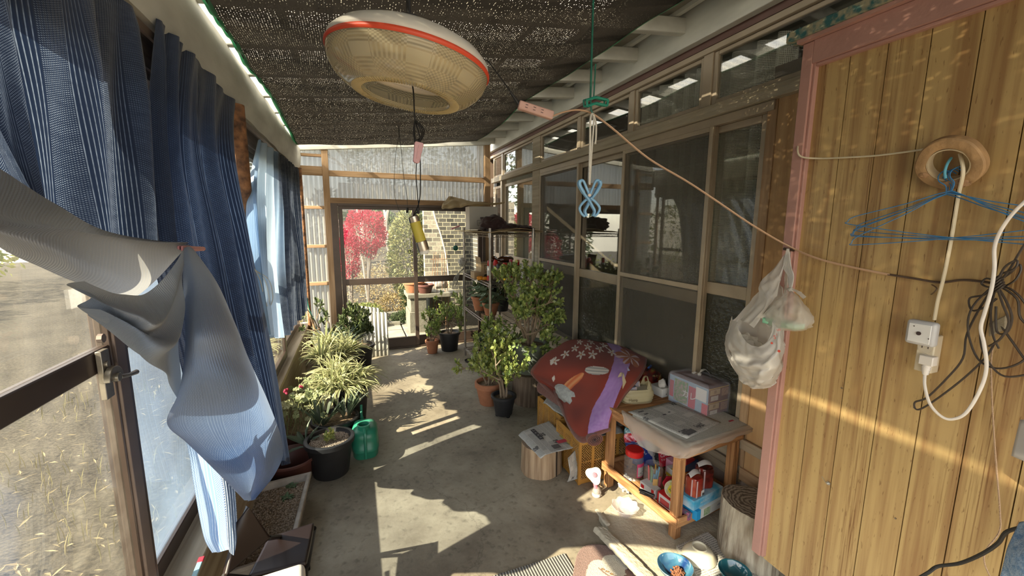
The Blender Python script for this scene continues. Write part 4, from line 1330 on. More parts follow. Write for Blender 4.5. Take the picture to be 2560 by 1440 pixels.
for k in range(5):
    c_ = W(K[0] - 3 + 2 * k, K[1] - 8 + 6 * k, x=1.462)
    q.tube([c_ + V((.012 * math.cos(a), .010 * math.cos(a + 1), .012 * math.sin(a))) for a in [2 * PI * i / 10 for i in range(10)]], .0022, 5, closed=True)
t = tag(q.build('cord_bundle', bc, loc=W(2492, 706, x=1.474)), 'tangled bundle of dark flex tied up on the wood panel', 'cable bundle')
q = MB(); a = W(2470, 842, x=1.47); q.obox(a, W(2515, 822, x=1.47) - a, V((0, .004, .034)), V((.012, 0, 0)))
tag(q.build('junction_box', mat('grey putty plastic', (.40, .34, .24), .7, var=.4, sc=60, bump=.6), bevel=.003), 'small dusty terminal box in the dark flex tangle', 'terminal box')
q = MB(); q.tube(smooth_path([W(2486, 855, x=1.478), W(2478, 900, x=1.482), W(2480, 1000, x=1.485), W(2486, 1100, x=1.485), W(2492, 1180, x=1.485), W(2500, 1280, x=1.483), W(2498, 1330, x=1.48), W(2465, 1375, x=1.475), W(2462, 1410, x=1.475), W(2485, 1460, x=1.475)]), .0018, 5)
tag(q.build('twine', mat('brown twine', (.42, .29, .19), .9, bump=.5, bs=200)), 'thin brown twine hanging down the wood panel at the right', 'string')
q = MB(); q.tube(smooth_path([W(2280, 1455, x=1.40), W(2320, 1432, x=1.41), W(2345, 1416, x=1.43), W(2400, 1408, x=1.44), W(2455, 1385, x=1.44), W(2495, 1358, x=1.44), W(2520, 1328, x=1.43), W(2590, 1312, x=1.42)]), .0042, 8)
tag(q.build('black_cable', blk), 'black cable crossing the bottom right of the wood panel', 'cable')
q = MB(); a = W(2535, 1140, x=1.36); q.net([[a, W(2570, 1155, x=1.34), W(2640, 1180, x=1.30)], [W(2546, 1095, x=1.36), W(2580, 1100, x=1.34), W(2650, 1110, x=1.3)], [W(2558, 1050, x=1.36), W(2590, 1050, x=1.34), W(2660, 1050, x=1.3)]], 6, 6)
tag(q.build('plastic_bin', mat('grey plastic', (.56, .56, .58), .4), solid=.01), 'pale grey plastic corner at the right edge of the view', 'bin')
dn = mat('denim', (.10, .24, .50), .9, col2=(.42, .55, .72), sc=90, bump=.6, bs=300, contrast=1.1)
q = MB(); q.net([[W(2500, 1445, x=1.30), W(2560, 1450, x=1.26), W(2650, 1460, x=1.2)], [W(2515, 1385, x=1.30), W(2575, 1390, x=1.25), W(2650, 1400, x=1.2)], [W(2535, 1345, x=1.31), W(2580, 1350, x=1.27), W(2650, 1350, x=1.22)], [W(2548, 1308, x=1.32), W(2590, 1300, x=1.29), W(2650, 1300, x=1.25)]], 14, 14, lambda u, v: (.006 * math.sin(u * 9 + v * 7), 0, 0))
tag(q.build('denim_cloth', dn, solid=.004, smooth=180), 'faded blue denim cloth at the bottom right corner', 'denim cloth')
# bent nail and small hook
q = MB(); a, b_ = W(2072, 1208, x=1.494), W(2055, 1192, x=1.46)
q.tube([a, a + V((-.012, 0, 0)), b_], .0012, 6); q.tube([a + V((-.001, 0, 0)), a + V((-.004, 0, 0))], .006, 12)
tag(q.build('screw_hook', mat('zinc', (.6, .6, .58), .3, metal=.9)), 'bent nail with washer in the wood panel', 'nail')
q = MB(); a = W(2332, 722, x=1.492)
q.tube(smooth_path([W(2330, 712, x=1.492), W(2342, 722, x=1.46), W(2328, 736, x=1.49)]), .0018, 5)
tag(q.build('staple', nailm), 'bent cable staple beside the ivory cable on the panel', 'staple')

# ================================================================ CARRIER BAGS ON THE NAIL
film = mat('white film', (.74, .72, .69), .35, tl=.35, alpha=.93, bump=.35, bs=18, var=.08, sc=4, det=3)
q = MB(); p = W(1970, 626, x=1.45); q.tube([p + V((.03, 0, 0)), p + V((-.02, 0, .006))], .005, 10)
tag(q.build('bolt', mat('dark bolt', (.07, .05, .04), .5, metal=.6)), 'dark bolt in the pink edge holding the white carrier bags', 'bolt')
t = thing('carrier_bag', 'large crumpled white carrier bag hanging on the pink edge, red print on its side', 'bag', W(1885, 968, x=1.40))
nail = W(1972, 630, x=1.43)
crk = lambda a, s: (lambda u, v: (a * NZ.noise(V((u * 5, v * 7, s))) + a * .5 * NZ.noise(V((u * 13, v * 15, s))), a * .4 * NZ.noise(V((u * 6, v * 9, s + 5))), 0))
q = MB()
front = [[(1845, 805, 1.36), (1862, 850, 1.33), (1905, 865, 1.32), (1938, 800, 1.36), (1955, 740, 1.40)],
         [(1822, 860, 1.36), (1850, 895, 1.31), (1905, 900, 1.30), (1945, 860, 1.33), (1957, 800, 1.40)],
         [(1832, 900, 1.36), (1860, 925, 1.32), (1905, 930, 1.30), (1945, 910, 1.34), (1956, 870, 1.42)],
         [(1850, 945, 1.38), (1870, 955, 1.34), (1905, 958, 1.33), (1935, 945, 1.37), (1950, 920, 1.43)],
         [(1862, 962, 1.40), (1880, 970, 1.38), (1905, 972, 1.38), (1925, 968, 1.40), (1940, 958, 1.43)]]
q.net([Wx(r) for r in front], 40, 40, crk(.018, 1))
back = [[(1832, 800, 1.42), (1870, 760, 1.45), (1905, 720, 1.45), (1940, 700, 1.45), (1958, 720, 1.44)],
        [(1816, 850, 1.40), (1850, 850, 1.45), (1900, 850, 1.45), (1945, 840, 1.45), (1960, 830, 1.44)],
        [(1822, 900, 1.40), (1860, 920, 1.45), (1905, 930, 1.45), (1945, 920, 1.45), (1958, 890, 1.44)],
        [(1860, 960, 1.41), (1880, 968, 1.41), (1905, 971, 1.41), (1925, 967, 1.42), (1942, 957, 1.43)]]
q.net([Wx(r) for r in back], 30, 30, crk(.012, 3))
q.net([Wx(r) for r in ([(1845, 805, 1.36), (1832, 800, 1.42), (1830, 790, 1.42)], [(1822, 860, 1.36), (1814, 850, 1.40), (1818, 840, 1.42)], [(1832, 900, 1.36), (1822, 900, 1.40), (1826, 890, 1.42)], [(1862, 962, 1.40), (1860, 960, 1.405), (1862, 955, 1.41)])], 8, 20, crk(.008, 8))
q.build('bag_body', film, t, smooth=180)
q = MB()
q.net([[nail + V((0, .004, 0)), nail, nail + V((0, -.004, 0))], Wx([(1925, 680, 1.42), (1945, 690, 1.41), (1958, 680, 1.42)]), Wx([(1898, 710, 1.42), (1920, 725, 1.41), (1940, 740, 1.42)]), Wx([(1895, 748, 1.41), (1915, 760, 1.39), (1925, 762, 1.41)]), Wx([(1850, 800, 1.40), (1868, 808, 1.37), (1885, 820, 1.36)])], 16, 30, crk(.007, 2))
q.net([[nail + V((0, .002, 0)), nail + V((0, -.005, 0))], Wx([(1962, 690, 1.43), (1972, 690, 1.43)]), Wx([(1955, 745, 1.43), (1966, 745, 1.43)]), Wx([(1925, 770, 1.40), (1950, 780, 1.41)]), Wx([(1900, 790, 1.38), (1930, 830, 1.38)])], 10, 30, crk(.006, 6))
q.build('handle', film, t, smooth=180)
q = MB(); q.blob(W(1868, 860, x=1.39), (.03, .05, .035), .5, 3, 10, seed=3); q.build('contents', mat('crumpled clear film', (.6, .58, .54), .2, alpha=.5, bump=.8, bs=30), t)
redp = mat('red print', (.62, .07, .04), .5)
fr_ = netfn([Wx(r) for r in front], crk(.018, 1))
for s_, (px, py), sz in (('S', (1938, 843), .018), ('i', (1943, 836), .015), ('ub', (1948, 824), .013), ('●', (1931, 858), .010), ('●', (1949, 878), .012)):
    p = W(px, py, x=1.325)
    text(s_, p, V((.25, -1, .25)), V((0, .25, 1)), sz, redp, 'red_print', t, depth=.004)
t = thing('knotted_bag', 'small white bag with a mint green box knotted in front of the larger carrier bag', 'bag', W(1975, 828, x=1.40))
q = MB()
q.net([Wx(r) for r in ([(1974, 724, 1.40), (1976, 722, 1.40), (1978, 724, 1.40), (1979, 726, 1.40)],
                       [(1945, 748, 1.38), (1965, 742, 1.36), (1990, 742, 1.37), (2002, 748, 1.40)],
                       [(1920, 775, 1.38), (1950, 768, 1.34), (2000, 765, 1.34), (2022, 775, 1.40)],
                       [(1910, 796, 1.38), (1945, 800, 1.34), (2000, 800, 1.34), (2036, 798, 1.40)],
                       [(1918, 812, 1.38), (1950, 820, 1.35), (2000, 824, 1.35), (2034, 812, 1.40)],
                       [(1930, 818, 1.40), (1955, 826, 1.40), (2000, 828, 1.40), (2026, 820, 1.42)])], 36, 30, crk(.012, 11))
q.build('bag_body', mat('thin film', (.75, .74, .70), .3, tl=.3, alpha=.55, bump=.3, bs=20), t, smooth=180)
q = MB()
for k in range(7):
    o = (k - 3) * .0022
    q.tube(smooth_path([nail + V((-.006, o * .3, .012)), nail + V((-.012, o * 2 - .008, -.05)), W(1977, 690, x=1.415) + V((0, o * 1.4, 0)), W(1976, 722, x=1.40) + V((0, o * .5, 0))]), .0026, 5)
q.blob(W(1976, 724, x=1.395), (.008, .010, .008), .4, 4, 8)
q.net([Wx([(1978, 724, 1.39), (1985, 722, 1.385)]), Wx([(1995, 735, 1.38), (2002, 730, 1.38)]), Wx([(2008, 748, 1.375), (2016, 742, 1.375)])], 4, 8, crk(.004, 1))
q.build('handle', film, t, smooth=180)
a = W(1916, 812, x=1.40); b_ = W(2020, 815, x=1.42)
q = MB(); q.obox((1.372, b_.y + .01, min(a.z, b_.z) + .010), (.05, 0, 0), (0, a.y - b_.y - .012, 0), (0, 0, .020)); q.build('mint_box', mat('mint plastic', (.30, .66, .46), .4), t, label='mint green box', bevel=.003)


# ================================================================ PLANTS
terra = mat('terracotta', (.42, .17, .085), .8, var=.3, sc=14, bump=.2, bs=60)
blackpot = mat('black plastic pot', (.022, .022, .024), .5, var=.4, sc=20)
greypot = mat('grey green plastic pot', (.23, .25, .20), .5, var=.25, sc=12)
earth = mat('potting soil', (.10, .065, .04), .95, col2=(.30, .22, .14), sc=60, bump=1, bs=80)
grit = mat('pale grit', (.44, .36, .27), .9, isl=(.20, .15, .11))
bark = mat('succulent bark', (.33, .24, .16), .8, var=.4, sc=30, bump=.4, bs=90)
jl1 = mat('jade leaf', (.46, .52, .15), .35, isl=(.12, .20, .06), tl=.25, spec=.6)
jl2 = mat('dark jade leaf', (.16, .20, .08), .35, isl=(.055, .085, .035), tl=.2, spec=.6)
jl3 = mat('sunny jade leaf', (.48, .50, .14), .35, isl=(.15, .22, .06), tl=.25, spec=.6)
var_leaf, nt, b, out = new_mat('variegated strap leaf')
L = nt.links.new
tc = _n(nt, 'ShaderNodeTexCoord'); sp = _n(nt, 'ShaderNodeSeparateXYZ'); L(tc.outputs['UV'], sp.inputs[0])
g_ = _n(nt, 'ShaderNodeNewGeometry')
r_ = _n(nt, 'ShaderNodeValToRGB'); e = r_.color_ramp.elements
e[0].position, e[0].color = .30, (.62, .60, .36, 1); e[1].position, e[1].color = .42, (.20, .30, .09, 1)
e2 = r_.color_ramp.elements.new(.62); e2.color = (.22, .32, .10, 1); e3 = r_.color_ramp.elements.new(.72); e3.color = (.64, .62, .38, 1)
L(sp.outputs[0], r_.inputs[0])
mx = _n(nt, 'ShaderNodeMix', data_type='RGBA', blend_type='MULTIPLY'); mx.inputs[0].default_value = 1
cr_ = _n(nt, 'ShaderNodeMapRange'); cr_.inputs[3].default_value = .6; cr_.inputs[4].default_value = 1.25; L(g_.outputs['Random Per Island'], cr_.inputs[0])
L(r_.outputs[0], mx.inputs[6]); L(cr_.outputs[0], mx.inputs[7]); L(mx.outputs[2], b.inputs['Base Color'])
b.inputs['Roughness'].default_value = .4
t_ = _n(nt, 'ShaderNodeBsdfTranslucent'); L(mx.outputs[2], t_.inputs[0]); ms = _n(nt, 'ShaderNodeMixShader', i0=.4)
L(b.outputs[0], ms.inputs[1]); L(t_.outputs[0], ms.inputs[2]); L(ms.outputs[0], out.inputs[0])
clivia = mat('dark strap leaf', (.055, .085, .05), .35, isl=(.10, .13, .09), tl=.15)
aloe = mat('blue green leaf', (.13, .18, .13), .45, isl=(.08, .11, .07), tl=.1)
gerl = mat('geranium leaf', (.22, .28, .12), .6, isl=(.38, .38, .22), tl=.3)


def rv(a=1.0):
    return V((rnd.uniform(-a, a), rnd.uniform(-a, a), rnd.uniform(-a, a)))


def pot(t, c, r, h, m, rb=None, rim=.012, rimh=.03, soil=earth, n=36, squash=(1, 1)):
    rb = rb or r * .72
    q = MB()
    q.lathe([(0.001, .004), (rb * .97, 0), (rb, .004), (r * .985, h - rimh), (r + rim, h - rimh + .002), (r + rim, h - .003), (r + rim - .004, h), (r * .93, h), (r * .90, h - .03), (r * .86, h - .035)], c, n, None, squash)
    pt_ = q.build('pot', m, t, smooth=40)
    q = MB(); q.disc(V(c) + V((0, 0, h - .03)), r * .90, 28, None, squash, wob=.0, dome=.01)
    q.build('soil', soil, pt_)


def cluster(q, p, d, n, ln, up=V((0, 0, 1))):
    d = d.normalized()
    for i in range(n):
        a = i * 2.4 + rnd.random()
        s_ = d.orthogonal().normalized()
        k = d.cross(s_)
        o = (s_ * math.cos(a) + k * math.sin(a))
        tilt = .35 + .9 * (i % 3) / 2.5
        dd = (d * (1.25 - tilt) + o * tilt).normalized()
        l = ln * rnd.uniform(.7, 1.15)
        q.leaf(p - d * (.008 * (i // 2)), dd, o.cross(dd).cross(dd) if False else d + rv(.2), l, l * .62, -.12, cup=.12)


def jade(name, label, base, h, rad, leafm, trunks=4, ln=.034, depth=3, potf=None, seed=1, lean=(0, 0), nleaf=7, group=None, thick=.011, cat='potted plant', dens=1.0):
    rnd.seed(seed)
    t = thing(name, label, cat, base, group)
    zb = potf(t) if potf else 0
    qs, ql = MB(), MB()
    b0 = V(base) + V((0, 0, zb))

    def grow(p, d, Lg, r, k):
        segs = 4
        pts = [p]
        dd = d.copy()
        for i in range(segs):
            dd = (dd + rv(.22) + V((0, 0, .10))).normalized()
            pts.append(pts[-1] + dd * Lg / segs)
        qs.tube(pts, [r * (1 - .09 * i) for i in range(segs + 1)], 6)
        if k <= 1:
            for i in (2, 3):
                if rnd.random() < .9 * dens: cluster(ql, pts[i], (dd + rv(.7)).normalized(), 7, ln)
        if k == 0:
            cluster(ql, pts[-1], dd, nleaf + 4, ln * 1.1)
            cluster(ql, pts[-1] + rv(.03), (dd + rv(1)).normalized(), nleaf, ln)
            return
        nb = 3 if rnd.random() < .55 * dens else 2
        for j in range(nb):
            nd = (dd * .55 + rv(.95) + V((pts[-1] - b0).normalized()) * .35)
            nd.z = nd.z * .8 + .02
            grow(pts[-1], nd.normalized(), Lg * rnd.uniform(.72, .98), r * .66, k - 1)
    for i in range(trunks):
        a = 2 * PI * i / trunks + rnd.random()
        d = V((math.cos(a) * rad / h * .8 + lean[0], math.sin(a) * rad / h * .8 + lean[1], 1)).normalized()
        grow(b0 + V((math.cos(a) * .02, math.sin(a) * .02, -.02)), d, h * (.20 + .12 * (i % 2)), thick, depth)
    # keep the crown inside the size asked for
    mx_ = max(v.z for v in ql.v) - b0.z
    s = h / mx_
    wx = max(max(abs(v.x - b0.x - lean[0] * h * .3) for v in ql.v), max(abs(v.y - b0.y) for v in ql.v))
    for m_ in (qs, ql):
        for v in m_.v:
            v.z = b0.z + (v.z - b0.z) * s
            f = rad / wx * 1.05
            v.x = b0.x + (v.x - b0.x) * f
            v.y = b0.y + (v.y - b0.y) * f
            if v.z < b0.z - .1: v.z = b0.z - .1 + .1 * rnd.random()
    qs.build('stem', bark, t)
    ql.build('foliage', leafm, t, smooth=60)
    return t


def straps(q, c, n, ln, wd, spread, curl, z0=0, zs=1.0):
    for i in range(n):
        a = rnd.uniform(0, 2 * PI)
        s_ = rnd.random() ** .7 * spread
        d = V((math.cos(a) * s_, math.sin(a) * s_, zs))
        p = V(c) + V((math.cos(a), math.sin(a), 0)) * rnd.random() * .05 + V((0, 0, z0))
        l = ln * rnd.uniform(.6, 1.15)
        d = d.normalized()
        sd = d.cross(V((0, 0, 1)))
        sd = sd.normalized() if sd.length > .01 else V((1, 0, 0))
        vs_, uv, N = [], [], 6
        pt = p
        dd = d.copy()
        tw = rv(.12)
        for k in range(N + 1):
            f = k / N
            w = wd * (math.sin(PI * min(.93, .22 + f * .78)) ** .8) * .5
            vs_ += [pt - sd * w + V((0, 0, w * .5)), pt, pt + sd * w + V((0, 0, w * .5))]
            uv += [(0, f), (.5, f), (1, f)]
            dd = (dd + V((0, 0, -curl / N)) + tw / N).normalized()
            pt = pt + dd * l / N
            if pt.x < -.51: pt.x = -.51 + .02 * rnd.random()
        q.add(vs_, [(k * 3 + j, k * 3 + j + 1, k * 3 + j + 4, k * 3 + j + 3) for k in range(N) for j in (0, 1)], uv)


def gritty(c, r, n, z, name, t, sq=None):
    q = MB()
    for i in range(n):
        if sq:
            p = sq(rnd.random(), rnd.random())
        else:
            a = rnd.uniform(0, 2 * PI); rr = r * math.sqrt(rnd.random())
            p = V((c[0] + rr * math.cos(a), c[1] + rr * math.sin(a), z))
        s_ = rnd.uniform(.003, .006)
        o = len(q.v)
        ps = [p + V((s_ * rnd.uniform(.6, 1.3), 0, 0)), p + V((0, s_ * rnd.uniform(.6, 1.3), .001)), p - V((s_ * rnd.uniform(.6, 1.3), 0, 0)), p - V((0, s_, 0)), p + V((0, 0, s_ * .8))]
        q.add(ps, [(0, 1, 4), (1, 2, 4), (2, 3, 4), (3, 0, 4)])
    o = q.build(name, grit, t)
    o['kind'] = 'stuff'


# --- left row
rnd.seed(3)
P1, P2, P3 = W(682, 1203, z=.15), W(777, 1180, z=.15), W(738, 1336, z=.15)
ux, uy = (P1 - P2), (P3 - P2)
ux = ux.normalized() * .30; uy = uy.normalized() * .62
ux.z = uy.z = 0
t = thing('planter_box', 'weathered white plastic trough of gravel beside the dark folding chair', 'planter', V((P2.x, P2.y, 0)) + ux / 2 + uy / 2)
pl = mat('weathered white plastic', (.42, .38, .33), .7, var=.45, sc=16, bump=.2)
q = MB()
o3 = V((P2.x, P2.y, 0))


def ring(ins, z):
    a = ux.normalized() * ins; b__ = uy.normalized() * ins
    return [o3 + a + b__ + V((0, 0, z)), o3 + ux - a + b__ + V((0, 0, z)), o3 + ux - a + uy - b__ + V((0, 0, z)), o3 + a + uy - b__ + V((0, 0, z))]


rs = [ring(.03, 0), ring(.004, .13), ring(-.004, .132), ring(-.004, .152), ring(.014, .152), ring(.03, .11)]
vs_ = sum(rs, [])
fs_ = [(0, 1, 2, 3)]
for k in range(5):
    for j in range(4): fs_.append((k * 4 + j, k * 4 + (j + 1) % 4, (k + 1) * 4 + (j + 1) % 4, (k + 1) * 4 + j))
q.add(vs_, fs_)
q.build('box', pl, t, bevel=.004)
q = MB(); r_5 = ring(.02, .118); q.add(r_5, [(0, 1, 2, 3)]); q.build('soil', earth, t)
sqf = lambda a, b__: o3 + ux * (.1 + .8 * a) + uy * (.05 + .9 * b__) + V((0, 0, .120))
gritty(None, 0, 2600, 0, 'gravel', t, sqf)
for (px, py) in ((730, 1215), (718, 1245)):
    c = W(px, py, z=.12)
    q = MB()
    for k in range(26):
        a = rnd.uniform(0, 2 * PI)
        q.leaf(c, V((math.cos(a), math.sin(a), rnd.uniform(.2, .8))), V((0, 0, 1)), rnd.uniform(.02, .04), .014, .4)
    q.build('seedling', mat('dark herb leaf', (.05, .10, .04), .6, isl=(.09, .15, .07)), t)
brp = mat('brown plastic pot', (.13, .05, .04), .5, var=.3)
bc_ = W(727, 1142, z=.15)
t = thing('empty_pot', 'wide empty reddish brown plastic pot behind the gravel trough', 'pot', (bc_.x, bc_.y, 0))
q = MB(); q.lathe([(.001, .006), (.10, 0), (.105, .006), (.135, .14), (.146, .142), (.146, .155), (.138, .157), (.130, .14), (.102, .016), (.001, .014)], (bc_.x, bc_.y, 0), 40); q.build('pot_body', brp, t)
c = (-.205, 2.66, 0)
t = thing('succulent_pot', 'large black pot of gravel with a small yellow-green succulent beside the watering can', 'potted plant', c)
pot(t, c, .135, .235, blackpot, .105, .013, .03)
gritty((c[0], c[1]), .115, 1600, .213, 'gravel', t)
q = MB()
for k in range(14):
    a = k * 2.4
    cluster(q, V((c[0] + .02 * math.cos(a), c[1] + .03 * math.sin(a), .225 + .02 * (k % 3))), V((math.cos(a) * .4, math.sin(a) * .4, 1)), 5, .026)
q.build('foliage', jl3, t)
q = MB(); ca = V((c[0] - .13, c[1] + .05, .17))
for k, (dx, dy, dz, l) in enumerate(((-.8, -.1, .9, .17), (-1, -.2, .15, .14), (-.2, .3, 1, .16), (.2, .1, 1, .13), (-.6, .5, .7, .13), (.5, -.2, .9, .1))):
    q.leaf(ca, V((dx, dy, dz)), V((-dz, 0, 1)), l, .035, .35, cup=.35)
t2 = thing('aloe', 'grey-green aloe rosette growing in front of the clivia behind the black gravel pot', 'plant', ca)
q.build('leaf_rosette', aloe, t2)
# clivia
c = (-.19, 3.03, 0)
t = thing('clivia_pot', 'dark strap-leaved plants crowded in a black pot behind the watering can', 'potted plant', c)
pot(t, c, .15, .20, blackpot, .12)
q = MB()
for cx_, cy_ in ((-.27, 3.0), (-.12, 3.06)):
    for k in range(16):
        a = rnd.uniform(0, 2 * PI); s_ = rnd.uniform(.1, .75)
        q.leaf(V((cx_, cy_, .17)) + V((math.cos(a), math.sin(a), 0)) * .03, V((math.cos(a) * s_, math.sin(a) * s_, 1)), V((-math.cos(a), -math.sin(a), .6)), rnd.uniform(.14, .21), .032, .25, cup=.25)
q.build('foliage', clivia, t)
# geranium trough
c = W(742, 1075, z=0) + V((0, .15, 0))
c = V((-.40, 3.12, 0))
t = thing('geranium_trough', 'brown trough of pale geraniums with small pink flowers beside the navy curtain', 'potted plant', c)
q = MB(); q.rbox(c, .20, .42, .16); q.rbox(c + V((0, 0, .15)), .225, .445, .02); q.build('trough', brp, t, bevel=.008)
q = MB(); q.rbox(c + V((0, 0, .168)), .19, .41, .006); q.build('soil', earth, t)
q, qs = MB(), MB()
for k in range(60):
    p = c + V((rnd.uniform(-.10, .16), rnd.uniform(-.26, .22), .17))
    tp_ = p + V((rnd.uniform(-.06, .06), rnd.uniform(-.05, .05), rnd.uniform(.08, .27)))
    qs.tube([p, (p + tp_) / 2 + rv(.01), tp_], .002, 4)
    n_ = (V((.25, -.5, 1)) + rv(.5)).normalized(); r = rnd.uniform(.018, .036)
    s1_ = n_.orthogonal().normalized(); s2_ = n_.cross(s1_)
    vs_ = [tp_] + [tp_ + (s1_ * math.cos(a) + s2_ * math.sin(a)) * r * (1 - .12 * (i % 2)) + n_ * .006 * (i % 2) for i, a in enumerate([2 * PI * j / 14 + .3 for j in range(14)])]
    q.add(vs_, [(0, 1 + i, 1 + (i + 1) % 14) for i in range(13)])
q.build('foliage', gerl, t, smooth=0); qs.build('stem', mat('green stem', (.2, .22, .1), .6), t)
for (px, py) in ((752, 968), (716, 978)):
    p = W(px, py, x=-.40)
    q = MB()
    for k in range(9): q.blob(p + rv(.010), .007, .2, 3, 5)
    q.build('flower', mat('pink petal', (.62, .06, .12), .5, tl=.3), t, label='pink flower')
# big variegated plant on tall dark pot
c = (-.09, 3.36, 0)
t = thing('variegated_lily_pot', 'bushy cream-striped strap-leaved plant in a tall dark pot, sunlit, nearest of its kind', 'potted plant', c)
pot(t, c, .14, .30, blackpot, .11)
q = MB()
for (x, y, z, n_) in ((-.09, 3.36, .29, 150), (-.22, 3.32, .33, 110), (-.20, 3.46, .36, 110), (-.02, 3.45, .33, 60), (-.15, 3.26, .32, 60)): straps(q, (x, y, z), n_, .23, .017, 1.5, 1.5, 0, 1.0)
q.build('foliage', var_leaf, t)
c = (-.22, 4.15, 0)
t = thing('variegated_lily_pot', 'cream-striped strap-leaved plant in a low olive pot before the leaning sheets', 'potted plant', c)
pot(t, c, .15, .24, mat('olive pot', (.20, .18, .08), .6, var=.3), .12)
q = MB()
for (x, y, z, n_) in ((-.22, 4.15, .27, 120), (-.34, 4.05, .34, 90), (-.12, 4.22, .33, 90), (-.3, 4.3, .40, 80)): straps(q, (x, y, z), n_, .25, .019, 1.4, 1.3, 0, 1.0)
q.build('foliage', var_leaf, t)
jade('jade_plant', 'dark bushy jade plant in a black pot beside the leaning corrugated sheet', (-.0, 4.72, 0), .50, .24, jl2, 5, .040, 3, lambda t: (pot(t, (-.0, 4.72, 0), .145, .25, blackpot, .11), .23)[1], 21, nleaf=8)
jade('leggy_succulent', 'sparse leggy succulent rising against the far left timber post', (-.36, 4.92, 0), .66, .26, jl2, 3, .036, 2, lambda t: (pot(t, (-.36, 4.92, 0), .10, .18, terra, .075), .16)[1], 5, nleaf=6, dens=.5)
q = MB()
t = thing('agave_pot', 'dark agave-like rosette standing behind the cream-striped plants', 'potted plant', (-.13, 4.52, 0))
pot(t, (-.13, 4.52, 0), .10, .30, blackpot, .08)
for k in range(26):
    a = k * 2.4; s_ = .2 + .05 * k
    q.leaf(V((-.13, 4.52, .3)), V((math.cos(a) * s_, math.sin(a) * s_, 1)), V((-math.cos(a), -math.sin(a), .6)), .25, .036, .4, cup=.3)
q.build('leaf_rosette', mat('agave leaf', (.07, .11, .08), .4, isl=(.12, .16, .12)), t)
q = MB(); q.tube(smooth_path([W(768, 745, y=4.95), W(772, 770, y=4.95), W(780, 790, y=4.95), W(790, 815, y=4.95), V((-.42, 4.9, .02))]), .006, 8)
tag(q.build('garden_hose', mat('teal hose', (.03, .22, .18), .5)), 'thin teal garden hose hanging in the far left corner', 'hose')
q = MB(); q.tube([W(762, 740, y=5.0), W(795, 850, y=4.9)], .012, 8)
tag(q.build('timber_offcut', wood_z), 'slanting timber offcut leaning in the far left corner', 'timber')
# leaning corrugated sheets
wsh = mat('white corrugated sheet', (.60, .60, .55), .45, tl=.3, var=.15, sc=6)
for (x0, x1, zt, dy, lb, zz) in ((-.115, .245, .58, .04, 'left of two white corrugated sheets leaning on the glass door', .07), (.06, .33, .50, 0, 'right of two white corrugated sheets leaning on the glass door, nearest the doorway', .0)):
    q = MB(); n_ = int((x1 - x0) * 8 / .045)
    q.grid(lambda u, v: (x0 + (x1 - x0) * u, 5.0 + dy + .16 * v + .008 * math.sin(2 * PI * (x1 - x0) * u / .045), .004 + (zt + zz * (.5 - u)) * v), n_, 2)
    tag(q.build('corrugated_sheet', wsh, solid=.0015), lb, 'corrugated sheet', 'leaning corrugated sheets')
# --- watering can
c = V((.005, 2.84, 0))
t = thing('watering_can', 'green plastic watering can on the concrete floor beside the black pots', 'watering can', c)
can = mat('teal green plastic', (.035, .27, .17), .35, tl=.15, var=.12, sc=12)
q = MB()
pr = [(.001, .001), (.86, 0), (.93, .012), (.95, .05), (1.0, .055), (1.0, .085), (.96, .09), (.97, .14), (.95, .165), (.80, .192), (.55, .202), (.42, .205)]


def sqr(k, r, z):
    a = 2 * PI * k / 48
    e_ = 2.0 / 3.4
    x = math.copysign(abs(math.cos(a)) ** e_, math.cos(a)) * .088 * r
    y = math.copysign(abs(math.sin(a)) ** e_, math.sin(a)) * .125 * r
    return c + V((x, y, z))


vs_ = [sqr(k, r, z) for r, z in pr for k in range(48)]
fs_ = [(i * 48 + k, i * 48 + (k + 1) % 48, (i + 1) * 48 + (k + 1) % 48, (i + 1) * 48 + k) for i in range(len(pr) - 1) for k in range(48)]
q.add(vs_, fs_)
q.add([sqr(k, .42, .205) for k in range(48)], [tuple(range(48))])
q.build('body', can, t, smooth=50)
nc = c + V((-.005, -.055, .195))
q = MB(); q.lathe([(.040, 0), (.038, .022), (.042, .026), (.042, .032), (.034, .033), (.032, .0), (.001, -.002)], nc, 28)
q.build('neck', can, t)
q = MB(); q.lathe([(.001, .008), (.033, .008)], nc, 24); q.build('opening', mat('dark water', (.02, .05, .04), .2), t)
q = MB()
hp = [nc + V((.003, -.035, .015)), c + V((0, -.118, .185)), c + V((0, -.128, .13)), c + V((0, -.13, .07)), c + V((0, -.124, .012))]
for i, p in enumerate(smooth_path(hp)): pass
q.tube(smooth_path(hp), .010, 6, flat=.6)
q.build('handle', can, t)
q = MB(); sp0 = c + V((.0, .07, .17))
q.tube(smooth_path([sp0, W(906, 1055, y=2.98), W(904, 1040, y=3.02), W(903, 1012, y=3.06)]), [.017] * 6 + [.014] * 6 + [.009] * 7, 10)
q.build('spout', can, t)

# --- right side plants
jade('jade_plant', 'small jade plant in a terracotta pot, left of the pair by the glass door', (.835, 4.93, 0), .46, .21, jl1, 5, .034, 2, lambda t: (pot(t, (.835, 4.93, 0), .077, .165, terra, .058, .008, .035), .15)[1], 31, nleaf=7, dens=.8)
jade('jade_plant', 'twiggy jade plant in a large black pot, right of the pair by the glass door', (1.06, 4.98, 0), .58, .28, jl1, 5, .036, 3, lambda t: (pot(t, (1.06, 4.98, 0), .125, .235, blackpot, .10), .22)[1], 32, nleaf=6, dens=.6)


